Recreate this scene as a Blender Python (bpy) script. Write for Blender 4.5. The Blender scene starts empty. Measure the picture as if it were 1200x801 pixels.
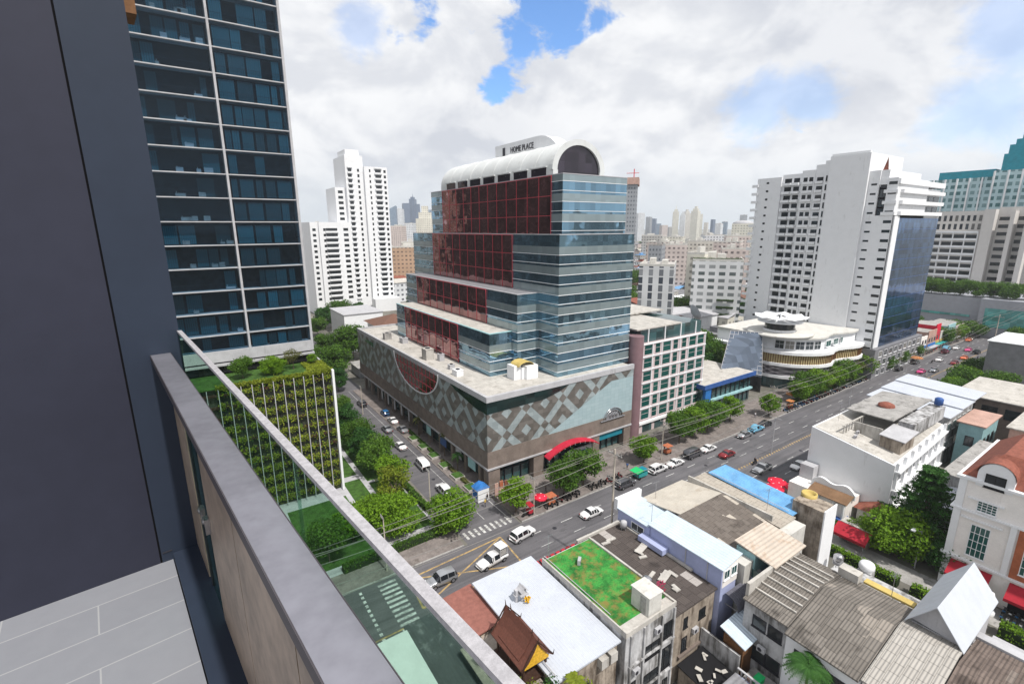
import bpy, bmesh, math, random
from mathutils import Vector, Matrix
random.seed(7)
C = bpy.context.scene.collection
S = bpy.context.scene
rad = math.radians
# ------------------------------------------------------------------ camera, sky, sun, exposure
EYE = Vector((0, 0, 50.0))
FOC, PIT, ROLL, YAW = 568.0, rad(13.2), rad(.35), rad(56.0)
Fw = Vector((math.cos(YAW) * math.cos(PIT), math.sin(YAW) * math.cos(PIT), -math.sin(PIT)))
_r = Fw.cross(Vector((0, 0, 1))).normalized(); _d = Fw.cross(_r)
Rt = _r * math.cos(ROLL) + _d * math.sin(ROLL); Dn = -_r * math.sin(ROLL) + _d * math.cos(ROLL)
cam = bpy.data.cameras.new('camera'); co = bpy.data.objects.new('camera', cam); C.objects.link(co)
cam.sensor_width = 36; cam.lens = 36 * FOC / 1200; cam.clip_start = .02; cam.clip_end = 30000
co.matrix_world = Matrix(((Rt.x, -Dn.x, -Fw.x, EYE.x), (Rt.y, -Dn.y, -Fw.y, EYE.y), (Rt.z, -Dn.z, -Fw.z, EYE.z), (0, 0, 0, 1)))
S.camera = co
S.view_settings.view_transform = 'Standard'; S.view_settings.look = 'None'; S.view_settings.gamma = 1
S.view_settings.use_curve_mapping = False
S.view_settings.exposure = 0.08
S.cycles.max_bounces = 6; S.cycles.diffuse_bounces = 3; S.cycles.glossy_bounces = 3; S.cycles.transmission_bounces = 6
S.cycles.transparent_max_bounces = 12; S.cycles.volume_bounces = 1; S.cycles.use_denoising = True
S.cycles.sample_clamp_indirect = 4
SUN_EL, SUN_AZ = rad(58), math.atan2(-1.0, .12)      # azimuth in the xy plane, towards the sun
sl = bpy.data.lights.new('sun', 'SUN'); sl.energy = 4.5; sl.angle = rad(1.5); sl.color = (1, .955, .89)
so = bpy.data.objects.new('sun', sl); C.objects.link(so)
sdir = Vector((math.cos(SUN_AZ) * math.cos(SUN_EL), math.sin(SUN_AZ) * math.cos(SUN_EL), math.sin(SUN_EL)))
so.rotation_euler = sdir.to_track_quat('Z', 'Y').to_euler()

# ------------------------------------------------------------------ node expression helper
class X:
    def __init__(s, t, o): s.t = t; s.o = o
    @staticmethod
    def m(t, op, *a, clamp=False):
        n = t.nodes.new('ShaderNodeMath'); n.operation = op; n.use_clamp = clamp
        for i, v in enumerate(a):
            if isinstance(v, X): t.links.new(v.o, n.inputs[i])
            else: n.inputs[i].default_value = v
        return X(t, n.outputs[0])
    def __add__(s, o): return X.m(s.t, 'ADD', s, o)
    def __radd__(s, o): return X.m(s.t, 'ADD', s, o)
    def __sub__(s, o): return X.m(s.t, 'SUBTRACT', s, o)
    def __rsub__(s, o): return X.m(s.t, 'SUBTRACT', o, s)
    def __mul__(s, o): return X.m(s.t, 'MULTIPLY', s, o)
    def __rmul__(s, o): return X.m(s.t, 'MULTIPLY', s, o)
    def __truediv__(s, o): return X.m(s.t, 'DIVIDE', s, o)
    def lt(s, o): return X.m(s.t, 'LESS_THAN', s, o)
    def gt(s, o): return X.m(s.t, 'GREATER_THAN', s, o)
    def frac(s): return X.m(s.t, 'FRACT', s)
    def floor(s): return X.m(s.t, 'FLOOR', s)
    def abs(s): return X.m(s.t, 'ABSOLUTE', s)
    def max(s, o): return X.m(s.t, 'MAXIMUM', s, o)
    def min(s, o): return X.m(s.t, 'MINIMUM', s, o)
    def step(s, a, b):       # smooth 0..1
        n = s.t.nodes.new('ShaderNodeMapRange'); n.interpolation_type = 'SMOOTHSTEP'
        s.t.links.new(s.o, n.inputs[0]); n.inputs[1].default_value = a; n.inputs[2].default_value = b
        return X(s.t, n.outputs[0])
def vec(t, x, y, z):
    n = t.nodes.new('ShaderNodeCombineXYZ')
    for i, v in enumerate((x, y, z)):
        if isinstance(v, X): t.links.new(v.o, n.inputs[i])
        else: n.inputs[i].default_value = v
    return n.outputs[0]
def noise(t, v, sc, det=4, rough=.55, dist=0):
    n = t.nodes.new('ShaderNodeTexNoise'); n.inputs['Scale'].default_value = sc; n.inputs['Detail'].default_value = det
    n.inputs['Roughness'].default_value = rough; n.inputs['Distortion'].default_value = dist
    t.links.new(v, n.inputs['Vector']); return X(t, n.outputs[0])
def white(t, v):
    n = t.nodes.new('ShaderNodeTexWhiteNoise'); n.noise_dimensions = '3D'; t.links.new(v, n.inputs['Vector']); return X(t, n.outputs['Value'])
def mixc(t, f, a, b):
    n = t.nodes.new('ShaderNodeMix'); n.data_type = 'RGBA'
    if isinstance(f, X): t.links.new(f.o, n.inputs[0])
    else: n.inputs[0].default_value = f
    for i, v in ((6, a), (7, b)):
        if isinstance(v, (tuple, list)): n.inputs[i].default_value = (*v[:3], 1)
        else: t.links.new(v, n.inputs[i])
    return n.outputs[2]
def objco(t):
    c = t.nodes.new('ShaderNodeTexCoord'); s = t.nodes.new('ShaderNodeSeparateXYZ'); t.links.new(c.outputs['Object'], s.inputs[0])
    return X(t, s.outputs[0]), X(t, s.outputs[1]), X(t, s.outputs[2]), c
def worldco(t):
    g = t.nodes.new('ShaderNodeNewGeometry'); s = t.nodes.new('ShaderNodeSeparateXYZ'); t.links.new(g.outputs['Position'], s.inputs[0])
    return X(t, s.outputs[0]), X(t, s.outputs[1]), X(t, s.outputs[2]), g
def facade_u(t, x, y, c):     # coordinate that runs along a vertical face
    s = t.nodes.new('ShaderNodeSeparateXYZ'); t.links.new(c.outputs['Normal'], s.inputs[0])
    k = X(t, s.outputs[0]).abs().gt(.6)
    return y * k + x * (1 - k)
def sset(p, n, v):
    if n in p.inputs: p.inputs[n].default_value = v
MATS = {}
def newmat(name):
    m = bpy.data.materials.new(name); m.use_nodes = True
    t = m.node_tree; p = t.nodes['Principled BSDF']; MATS[name] = m
    return m, t, p
def mat(name, col, rough=.8, metal=0, var=.12, sc=.6, col2=None, dirt=0, dirtcol=(.05, .045, .04), bump=0, spec=.18, alpha=None):
    """plain surface with large and small tone variation, optional stains"""
    if name in MATS: return MATS[name]
    m, t, p = newmat(name)
    x, y, z, g = worldco(t)
    pos = g.outputs['Position']
    n1 = noise(t, pos, sc, 6); n2 = noise(t, pos, sc * 7, 3)
    f = (n1 * .65 + n2 * .35)
    lo = [c * (1 - var * 1.6) for c in col]; hi = col2 or [min(1, c * (1 + var)) for c in col]
    c = mixc(t, f.step(.32, .68), tuple(lo), tuple(hi))
    if dirt:
        v = vec(t, x * 1.3, y * 1.3, z * .22)
        d = noise(t, v, 1.1, 6, .65) * .7 + noise(t, pos, .35, 5, .6) * .45
        c = mixc(t, d.step(.66 - dirt * .25, .74) * min(1, dirt * 1.3 + .2), c, tuple(dirtcol))
    t.links.new(c, p.inputs['Base Color'])
    p.inputs['Roughness'].default_value = rough; p.inputs['Metallic'].default_value = metal
    sset(p, 'Specular IOR Level', spec)
    if bump:
        b = t.nodes.new('ShaderNodeBump'); b.inputs['Strength'].default_value = bump; b.inputs['Distance'].default_value = .05
        t.links.new(n2.o, b.inputs['Height']); t.links.new(b.outputs[0], p.inputs['Normal'])
    return m
def glassmat(name, col, rough=.06, wob=.012, pane=(1.5, 2.0), metal=.0, tint2=None, spec=.9, k=.35):
    """opaque reflective curtain-wall glass, every pane tipped a hair differently"""
    if name in MATS: return MATS[name]
    m, t, p = newmat(name)
    x, y, z, c = objco(t)
    u = facade_u(t, x, y, c)
    cell = vec(t, (u / pane[0]).floor(), (z / pane[1]).floor(), 3.0)
    w1 = white(t, cell)
    wn = t.nodes.new('ShaderNodeTexWhiteNoise'); t.links.new(cell, wn.inputs[0])
    g = t.nodes.new('ShaderNodeNewGeometry')
    nz = t.nodes.new('ShaderNodeTexNoise'); nz.inputs['Scale'].default_value = .45; nz.inputs['Detail'].default_value = 1; t.links.new(c.outputs['Object'], nz.inputs['Vector'])
    def vm(op, a, b, s=None):
        n = t.nodes.new('ShaderNodeVectorMath'); n.operation = op
        for i, v in enumerate((a, b)):
            if v is None: continue
            if isinstance(v, tuple): n.inputs[i].default_value = v
            else: t.links.new(v, n.inputs[i])
        if s is not None: n.inputs['Scale'].default_value = s
        return n.outputs[0]
    a = vm('SCALE', vm('SUBTRACT', wn.outputs['Color'], (.5, .5, .5)), None, wob)
    b = vm('SCALE', vm('SUBTRACT', nz.outputs['Color'], (.5, .5, .5)), None, wob * 3)
    nn = vm('NORMALIZE', vm('ADD', vm('ADD', g.outputs['Normal'], a), b), None)
    t.links.new(nn, p.inputs['Normal'])
    c1 = tuple(v * (1 - k) for v in col); c2 = tint2 or tuple(min(1, v * (1 + k)) for v in col)
    t.links.new(mixc(t, w1, c1, c2), p.inputs['Base Color'])
    p.inputs['Roughness'].default_value = rough; p.inputs['Metallic'].default_value = metal; sset(p, 'Specular IOR Level', spec)
    return m

# ------------------------------------------------------------------ world: Nishita sky and cumulus over it
W = bpy.data.worlds.new('World'); S.world = W; W.use_nodes = True
t = W.node_tree; bg = t.nodes['Background']
sky = t.nodes.new('ShaderNodeTexSky'); sky.sky_type = 'NISHITA'; sky.sun_disc = False
sky.sun_elevation = SUN_EL; sky.sun_rotation = math.pi / 2 - SUN_AZ
sky.air_density = 1.0; sky.dust_density = .6; sky.ozone_density = 1.6
tc = t.nodes.new('ShaderNodeTexCoord'); sp = t.nodes.new('ShaderNodeSeparateXYZ'); t.links.new(tc.outputs['Generated'], sp.inputs[0])
dx, dy, dz = (X(t, sp.outputs[i]) for i in range(3))
hz = dz.max(0) + .16
cu, cv = dx / hz, dy / hz
def pixdir(px, py): return (Fw + Rt * ((px - 600) / FOC) + Dn * ((py - 400.5) / FOC)).normalized()
def cp(px, py): d = pixdir(px, py); h = max(d.z, 0) + .16; return d.x / h, d.y / h
def dirv(a=0, b=0, c=0, s_=1.0): return vec(t, dx * s_ + a, dy * s_ + b, dz * 1.55 * s_ + c)
flat = vec(t, cu, cv, 0.0)
dens = noise(t, dirv(), 3.2, 10, .56, .25) * .55 + noise(t, dirv(3), 9.0, 9, .6, .3) * .22 + noise(t, flat, 1.6, 6, .55) * .23
def near(px, py, r): 
    g_ = pixdir(px, py); a, b, c = dx - g_.x, dy - g_.y, dz - g_.z
    return 1 - (X.m(t, 'SQRT', a * a + b * b + c * c) / (r / FOC)).min(1.0)
gaps = None
for (px, py, r, s_) in ((650, 0, 95, 1.0), (610, 50, 70, .9), (700, 25, 55, .8), (560, 62, 60, .62), (505, 22, 55, .55), (455, 40, 50, .4), (585, 85, 45, .8)):
    k_ = near(px, py, r) * s_; gaps = k_ if gaps is None else gaps.max(k_)
brk = noise(t, dirv(5), 11.0, 9, .62, .4)
cover = (dens + (brk - .5) * .35 - gaps * .38 + .222).step(.485, .56)
def puff(c): return noise(t, dirv(1.3, 0, c), 4.6, 10, .54, .35) * .6 + noise(t, dirv(7.3, 0, c), 2.1, 6, .5, .2) * .4
relief = (puff(0) - puff(.055)) * 6.2 + .45
sh = noise(t, dirv(2), 2.6, 6, .5, .1)
shade = relief.step(.08, .95) * .68 + sh.step(.44, .64) * .38
ccol = mixc(t, shade, (10.5, 10.6, 10.8), (7.2, 7.5, 8.2))
skyc = t.nodes.new('ShaderNodeVectorMath'); skyc.operation = 'MULTIPLY'; t.links.new(sky.outputs[0], skyc.inputs[0]); skyc.inputs[1].default_value = (1.45, 1.9, 2.4)
mx = mixc(t, cover, skyc.outputs[0], ccol)
soft = None      # thin breaks where the blue shows through veiled
for (px, py, r) in ((890, 128, 55), (945, 112, 45), (1150, 138, 70), (1190, 28, 60), (425, 30, 40)):
    k_ = near(px, py, r); soft = k_ if soft is None else soft.max(k_)
soft = (soft * 1.0 + brk * 1.5 - 1.0).step(.0, .5) * .45
mx = mixc(t, soft, mx, skyc.outputs[0])
hm = mixc(t, dz.step(-.03, .16), (8.0, 8.6, 9.2), mx)
t.links.new(hm, bg.inputs['Color']); bg.inputs['Strength'].default_value = .088

# ------------------------------------------------------------------ measured rays of the photograph (pixel -> world point on a known plane)
def ray(px, py): return Fw + Rt * ((px - 600) / FOC) + Dn * ((py - 400.5) / FOC)
def G(px, py, z=0.0): v = ray(px, py); return EYE + v * ((z - EYE.z) / v.z)
def D(px, py, dist): v = ray(px, py); return EYE + v * (dist / math.hypot(v.x, v.y))

# ------------------------------------------------------------------ mesh builder
class MB:
    def __init__(s): s.v = []; s.f = []; s.m = []; s.sm = []
    def add(s, vs, fs, m=0, smooth=False):
        b = len(s.v); s.v += [tuple(v) for v in vs]
        for f in fs: s.f.append(tuple(i + b for i in f)); s.m.append(m); s.sm.append(smooth)
        return s
    def box(s, x0, x1, y0, y1, z0, z1, m=0, top=None):
        if x0 > x1: x0, x1 = x1, x0
        if y0 > y1: y0, y1 = y1, y0
        s.add([(x0, y0, z0), (x1, y0, z0), (x1, y1, z0), (x0, y1, z0), (x0, y0, z1), (x1, y0, z1), (x1, y1, z1), (x0, y1, z1)],
              [(3, 2, 1, 0), (0, 1, 5, 4), (1, 2, 6, 5), (2, 3, 7, 6), (3, 0, 4, 7)], m)
        s.add([(x0, y0, z1), (x1, y0, z1), (x1, y1, z1), (x0, y1, z1)], [(0, 1, 2, 3)], m if top is None else top)
        return s
    def obox(s, c, u, hl, hw, z0, z1, m=0):       # box turned in plan: centre, unit dir
        cx, cy = c; ux, uy = u; w = (-uy, ux)
        P = [(cx + ux * a * hl + w[0] * b * hw, cy + uy * a * hl + w[1] * b * hw) for a, b in ((-1, -1), (1, -1), (1, 1), (-1, 1))]
        return s.prism(P, z0, z1, m)
    def prism(s, P, z0, z1, m=0, top=None, z0s=None, z1s=None):
        n = len(P)
        A = sum(P[i][0] * P[(i + 1) % n][1] - P[(i + 1) % n][0] * P[i][1] for i in range(n))
        if A < 0:
            P = P[::-1]
            if z1s: z1s = z1s[::-1]
        zt = z1s or [z1] * n
        vs = [(x, y, z0) for x, y in P] + [(x, y, zt[i]) for i, (x, y) in enumerate(P)]
        s.add(vs, [tuple(range(n))[::-1]] + [(i, (i + 1) % n, n + (i + 1) % n, n + i) for i in range(n)], m)
        s.add([(x, y, zt[i]) for i, (x, y) in enumerate(P)], [tuple(range(n))], m if top is None else top)
        return s
    def quad(s, *p, m=0): return s.add(p, [tuple(range(len(p)))], m)
    def slab(s, P, th, m=0):      # thick sheet from 3-d outline, thickness downwards
        n = len(P); vs = [tuple(p) for p in P] + [(p[0], p[1], p[2] - th) for p in P]
        return s.add(vs, [tuple(range(n)), tuple(range(2 * n - 1, n - 1, -1))] + [(i, n + i, n + (i + 1) % n, (i + 1) % n) for i in range(n)], m)
    def cyl(s, a, b, r0, r1=None, n=10, m=0, cap=True):
        a, b = Vector(a), Vector(b); r1 = r0 if r1 is None else r1
        d = (b - a).normalized(); u = d.orthogonal().normalized(); w = d.cross(u)
        vs = []
        for p, r in ((a, r0), (b, r1)):
            for i in range(n):
                q = 2 * math.pi * i / n; vs.append(p + u * (r * math.cos(q)) + w * (r * math.sin(q)))
        s.add(vs, [(i, (i + 1) % n, n + (i + 1) % n, n + i) for i in range(n)], m, True)
        if cap: s.add(vs, [tuple(range(n))[::-1], tuple(range(n, 2 * n))], m)
        return s
    def lathe(s, c, prof, n=24, m=0):
        vs = []
        for r, z in prof:
            for i in range(n):
                q = 2 * math.pi * i / n; vs.append((c[0] + r * math.cos(q), c[1] + r * math.sin(q), c[2] + z))
        k = len(prof)
        fs = [(j * n + i, j * n + (i + 1) % n, (j + 1) * n + (i + 1) % n, (j + 1) * n + i) for j in range(k - 1) for i in range(n)]
        return s.add(vs, fs, m, True)
    def bar(s, a, b, w, m=0): return s.cyl(a, b, w / 2 * 1.2, n=4, m=m)
    def mesh(s, name, mats):
        me = bpy.data.meshes.new(name); me.from_pydata(s.v, [], s.f)
        me.polygons.foreach_set('material_index', s.m); me.polygons.foreach_set('use_smooth', s.sm)
        for q in (mats if isinstance(mats, (list, tuple)) else [mats]): me.materials.append(q)
        me.update(); return me
    def build(s, name, mats, parent=None, kind=None, label=None):
        if parent is not None:
            l = WL[parent.name]
            s.v = [(a - l[0], b - l[1], c - l[2]) for a, b, c in s.v]
        o = bpy.data.objects.new(name, s.mesh(name, mats)); C.objects.link(o)
        if parent is not None: o.parent = parent; WL[o.name] = l; ALLKIDS.setdefault(parent.name, []).append(o)
        else: WL[o.name] = (0, 0, 0)
        if kind: o['kind'] = kind
        if label: o['label'] = label
        return o
WL = {}
ALLKIDS = {}
def thing(name, label, cat, loc=(0, 0, 0), rz=0, group=None):
    o = bpy.data.objects.new(name, None); C.objects.link(o); o.empty_display_size = .3
    o.location = loc; o.rotation_euler = (0, 0, rz); o['label'] = label; o['category'] = cat
    if group: o['group'] = group
    WL[o.name] = tuple(loc); return o
def rthing(name, label, cat, loc, rz=0, group=None):     # parts built in local coordinates (origin at the base, turned by rz)
    o = thing(name, label, cat, loc, rz, group); WL[o.name] = (0, 0, 0); return o
def tag(o, label, cat, group=None):
    o['label'] = label; o['category'] = cat
    if group: o['group'] = group
    return o
def copy_tree(o, parent=None):
    c = o.copy(); C.objects.link(c)
    if parent is not None: c.parent = parent; ALLKIDS.setdefault(parent.name, []).append(c)
    for ch in list(KIDS(o)): copy_tree(ch, c)
    return c
def KIDS(o): return ALLKIDS.get(o.name, [])
ORD = ['first', 'second', 'third', 'fourth', 'fifth', 'sixth', 'seventh', 'eighth', 'ninth', 'tenth', 'eleventh', 'twelfth', 'thirteenth', 'fourteenth', 'fifteenth', 'sixteenth',
       'seventeenth', 'eighteenth', 'nineteenth', 'twentieth']
def ordn(i):
    i += 1
    if i <= 20: return ORD[i - 1]
    a, b = divmod(i, 10); return (['', '', 'twenty', 'thirty', 'forty', 'fifty', 'sixty', 'seventy', 'eighty', 'ninety'][a] + '-' + ORD[b - 1]) if b else ['', '', '', 'thirtieth', 'fortieth', 'fiftieth', 'sixtieth', 'seventieth', 'eightieth', 'ninetieth'][a]

# ------------------------------------------------------------------ materials
M = dict(
    white=mat('white_paint', (.73, .74, .76), .7, var=.02, dirt=.02, dirtcol=(.3, .29, .28)),
    white2=mat('clean_white', (.76, .77, .79), .6, var=.03),
    offw=mat('off_white_plaster', (.55, .54, .51), .8, var=.08, dirt=.2, dirtcol=(.25, .23, .2)),
    cream=mat('cream_plaster', (.80, .765, .735), .8, var=.05, dirt=.08, dirtcol=(.5, .45, .4)),
    stain=mat('mould_stained_wall', (.48, .48, .49), .9, var=.12, dirt=.75, dirtcol=(.09, .085, .08)),
    stain2=mat('grimy_brown_wall', (.34, .29, .24), .9, var=.2, dirt=.6, dirtcol=(.08, .06, .045)),
    conc=mat('concrete', (.33, .32, .31), .9, var=.15, dirt=.3, bump=.2),
    concl=mat('pale_concrete_roof', (.45, .43, .40), .9, var=.12, dirt=.3, dirtcol=(.2, .18, .15)),
    asphalt=mat('asphalt', (.085, .083, .09), .85, var=.16, sc=.25, bump=.2),
    pave=mat('pavement', (.20, .175, .165), .9, var=.2, sc=.5, dirt=.35, dirtcol=(.1, .085, .075)),
    kerb=mat('kerb_stone', (.36, .35, .34), .9, var=.15, dirt=.3),
    paint=mat('road_paint', (.55, .55, .54), .7, var=.25, sc=2, dirt=.5, dirtcol=(.12, .12, .12)),
    ypaint=mat('yellow_road_paint', (.42, .29, .13), .8, var=.25, sc=2, dirt=.5, dirtcol=(.12, .11, .1)),
    rpaint=mat('red_road_paint', (.42, .03, .045), .8, var=.2, sc=2, dirt=.3, dirtcol=(.06, .04, .04)),
    wall=mat('dark_blue_cladding', (.022, .031, .052), .55, var=.05, sc=2, spec=.3),
    wall2=mat('dark_grey_cladding', (.026, .028, .046), .55, var=.06, sc=2, spec=.3),
    seam=mat('shadow_gap', (.006, .006, .008), .9, var=0),
    alu=mat('rail_aluminium', (.50, .485, .505), .45, .4, var=.14, sc=90),
    ledge=mat('ledge_metal', (.33, .325, .37), .36, .65, var=.12, sc=4),
    ledgeside=mat('ledge_edge', (.10, .09, .10), .5, .4, var=.1),
    bronze=mat('bronze_panel', (.40, .315, .25), .42, .35, var=.22, sc=3),
    steel=mat('steel', (.5, .5, .52), .25, .9, var=.1),
    dkmetal=mat('dark_metal', (.045, .045, .055), .5, .3, var=.1),
    grey=mat('mid_grey_paint', (.20, .20, .215), .7, var=.1),
    lgrey=mat('light_grey_paint', (.42, .42, .44), .7, var=.08, dirt=.1, dirtcol=(.2, .2, .2)),
    black=mat('near_black', (.012, .012, .014), .6, var=.1),
    rubber=mat('rubber', (.015, .015, .015), .85, var=.1),
    wood=mat('brown_wood', (.17, .085, .04), .6, var=.25, sc=6),
    dkwood=mat('dark_timber', (.05, .026, .018), .7, var=.2, sc=5),
    gold=mat('gold_gable', (.62, .36, .03), .5, var=.2, sc=5),
    redm=mat('red_frame', (.55, .075, .10), .45, var=.08),
    redaw=mat('red_awning', (.36, .02, .035), .75, var=.12),
    redb=mat('bright_red_fabric', (.62, .02, .05), .7, var=.1),
    brick=mat('red_brick_render', (.40, .13, .065), .85, var=.15),
    orange=mat('orange_render', (.42, .17, .06), .85, var=.15),
    blueroof=mat('blue_sheet', (.17, .36, .62), .6, var=.2, sc=1, dirt=.15, dirtcol=(.3, .4, .5)),
    blue=mat('blue_panel', (.04, .10, .30), .45, var=.15),
    bblue=mat('bright_blue', (.03, .16, .45), .6, var=.15),
    teal=mat('teal_paint', (.015, .19, .26), .5, var=.1),
    ltteal=mat('pale_teal', (.30, .50, .53), .6, var=.1),
    lav=mat('lavender_wall', (.36, .40, .60), .8, var=.06, dirt=.1, dirtcol=(.2, .2, .3)),
    pink=mat('mauve_pillar', (.21, .13, .145), .5, var=.08, spec=.4),
    pinkw=mat('pale_pink_frame', (.56, .47, .48), .7, var=.05),
    brownband=mat('brown_stone_band', (.19, .155, .135), .7, var=.15),
    greenroof=mat('green_coated_roof', (.028, .20, .04), .85, var=.35, sc=.8, col2=(.055, .30, .055), dirt=.55, dirtcol=(.20, .15, .045)),
    grass=mat('lawn_green', (.05, .11, .022), .95, var=.3, sc=1),
    soil=mat('city_ground', (.20, .19, .17), .95, var=.3, sc=.03, dirt=.3, dirtcol=(.09, .10, .05)),
    terr=mat('terracotta_tile', (.24, .085, .06), .8, var=.18, sc=2),
    brownroof=mat('brown_tile', (.16, .085, .062), .8, var=.2, sc=3),
    yell=mat('yellow_panel', (.50, .38, .13), .7, var=.1),
    curtain=mat('curtain', (.42, .42, .40), .9, var=.1),
    tealaw=mat('turquoise_sheet', (.04, .36, .36), .6, var=.1),
    greenaw=mat('green_sheet', (.02, .42, .13), .6, var=.1),
    salmon=mat('salmon_wall', (.46, .30, .25), .85, var=.1, dirt=.1),
    terrace=mat('terrace_planks', (.30, .26, .22), .9, var=.2),
)
def corrug(name, col, axis='x', pitch=.28, rough=.6, var=.12, dirt=.15, dirtcol=(.3, .3, .3), metal=0, seams=0, seamdir=None):
    """ribbed sheet roof: ribs run along one axis"""
    if name in MATS: return MATS[name]
    m = mat(name, col, rough, metal, var=var, sc=.5, dirt=dirt, dirtcol=dirtcol)
    t = m.node_tree; p = t.nodes['Principled BSDF']; x, y, z, g = worldco(t)
    q = (y if axis == 'x' else x) / pitch
    w = X.m(t, 'SINE', q * 6.283)
    b = t.nodes.new('ShaderNodeBump'); b.inputs['Strength'].default_value = .6; b.inputs['Distance'].default_value = .05
    t.links.new(w.o, b.inputs['Height']); t.links.new(b.outputs[0], p.inputs['Normal'])
    return m
def tileroof(name, col, col2, patch, axis='x', amt=.1, tile=(1.1, .9), rough=.9):
    """old cement tiles: every sheet its own tone, some replaced ones pale, streaks down the fall"""
    if name in MATS: return MATS[name]
    m, t, p = newmat(name); x, y, z, g = worldco(t)
    a, b = (x, y) if axis == 'x' else (y, x)          # a runs down the fall
    row = (b / tile[1]).floor(); colm = (a / tile[0] + (row * .37).frac()).floor()
    r1 = white(t, vec(t, colm, row, 1.0)); r2 = white(t, vec(t, (colm / 2.0).floor(), row, 7.0))
    st = noise(t, vec(t, a * .35, b * 3.0, 0.0), 1.0, 5, .6)
    big = noise(t, vec(t, x, y, 0.0), .25, 5, .6)
    c = mixc(t, r1 * .35 + st * .45 + big * .35, col, col2)
    c = mixc(t, big.step(.56, .66) * .6, c, tuple(v * .45 for v in col))
    cl = noise(t, vec(t, x, y, 5.0), .16, 2, .5)
    k = r2.gt(1 - amt * 2.2) * cl.gt(.52)
    c = mixc(t, k * .85, c, patch)
    gap = X.m(t, 'MAXIMUM', ((a / tile[0] + (row * .37).frac()).frac() - .5).abs().gt(.47), ((b / tile[1]).frac() - .5).abs().gt(.47))
    c = mixc(t, gap * .45, c, (.02, .018, .016))
    t.links.new(c, p.inputs['Base Color']); p.inputs['Roughness'].default_value = rough; sset(p, 'Specular IOR Level', .15)
    w = X.m(t, 'SINE', b / .3 * 6.283); bb = t.nodes.new('ShaderNodeBump'); bb.inputs['Strength'].default_value = .7; bb.inputs['Distance'].default_value = .05
    t.links.new(w.o, bb.inputs['Height']); t.links.new(bb.outputs[0], p.inputs['Normal'])
    return m
def gridfacade(name, wallc, winc, pu=3.2, pz=3.1, fu=.55, fz=.45, roofc=None, rough=.6):
    """far-off facade: rows of dark openings, varied from opening to opening (only used for blocks a few pixels per window)"""
    if name in MATS: return MATS[name]
    m, t, p = newmat(name); x, y, z, c = objco(t)
    u = facade_u(t, x, y, c)
    ns = t.nodes.new('ShaderNodeSeparateXYZ'); t.links.new(c.outputs['Normal'], ns.inputs[0])
    side = X(t, ns.outputs[2]).abs().lt(.5)
    a = (u / pu).frac(); b = (z / pz).frac()
    k = (a - .5).abs().lt(fu / 2) * (b - .5).abs().lt(fz / 2) * side
    w = white(t, vec(t, (u / pu).floor(), (z / pz).floor(), 2.0))
    k = k * (w * .5 + .6).min(1.0)
    nn = noise(t, c.outputs['Object'], .08, 4)
    base = mixc(t, nn.step(.35, .65), tuple(v * .86 for v in wallc), wallc)
    base = mixc(t, side, roofc or tuple(v * .8 for v in wallc), base)
    t.links.new(mixc(t, k, base, winc), p.inputs['Base Color']); p.inputs['Roughness'].default_value = rough
    return m
# window glass: tone changes from window to window, some curtains
def winglass(name, a, b, rough=.12, cur=None):
    if name in MATS: return MATS[name]
    m, t, p = newmat(name); oi = t.nodes.new('ShaderNodeObjectInfo'); r = X(t, oi.outputs['Random'])
    c = mixc(t, r, a, b)
    if cur:
        r2 = (r * 17.3).frac(); c = mixc(t, r2.gt(.8) * .8, c, cur)
    t.links.new(c, p.inputs['Base Color']); p.inputs['Roughness'].default_value = rough; sset(p, 'Specular IOR Level', .6)
    return m
WG = winglass('window_glass', (.012, .016, .02), (.05, .06, .07), cur=(.22, .21, .19))
WGT = winglass('green_window_glass', (.004, .05, .045), (.012, .085, .075))
WGD = winglass('dark_window_glass', (.01, .012, .014), (.03, .035, .04))
TW = tuple
M['tower_glass'] = glassmat('tower_glass', (.21, .35, .45), .05, .022, (1.5, 2.05), metal=.88, k=.22)
M['spandrel'] = glassmat('spandrel_glass', (.30, .37, .39), .22, .006, (1.5, 1.6), metal=.55, k=.10)
M['redglass'] = glassmat('dark_red_glass', (.30, .15, .15), .05, .032, (2.1, 2.05), metal=.92, k=.3, spec=.7)
M['blueglass'] = glassmat('blue_glass', (.05, .11, .22), .07, .012, (1.5, 3.4), metal=.8, k=.4)
M['shopglass'] = glassmat('shop_glass', (.03, .07, .075), .1, .01, (2.2, 2.5), k=.6)
M['archglass'] = glassmat('arch_glass', (.035, .028, .04), .08, .02, (2.0, 2.0), metal=.5, k=.5)
M['vault'] = mat('white_roof_sheet', (.62, .64, .64), .5, .1, var=.05, sc=.3, dirt=.12, dirtcol=(.42, .42, .4))
# clear balustrade glass
gm, t, p = newmat('clear_green_glass')
p.inputs['Base Color'].default_value = (.50, .66, .60, 1); p.inputs['Roughness'].default_value = .02
tr = t.nodes.new('ShaderNodeBsdfTransparent'); tr.inputs[0].default_value = (.68, .81, .76, 1)
gl = t.nodes.new('ShaderNodeBsdfGlossy'); gl.inputs['Roughness'].default_value = .03; gl.inputs[0].default_value = (.8, .95, .9, 1)
ms = t.nodes.new('ShaderNodeMixShader'); ms.inputs[0].default_value = .07; t.links.new(tr.outputs[0], ms.inputs[1]); t.links.new(gl.outputs[0], ms.inputs[2])
t.links.new(ms.outputs[0], t.nodes['Material Output'].inputs[0]); M['glass'] = gm
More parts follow.
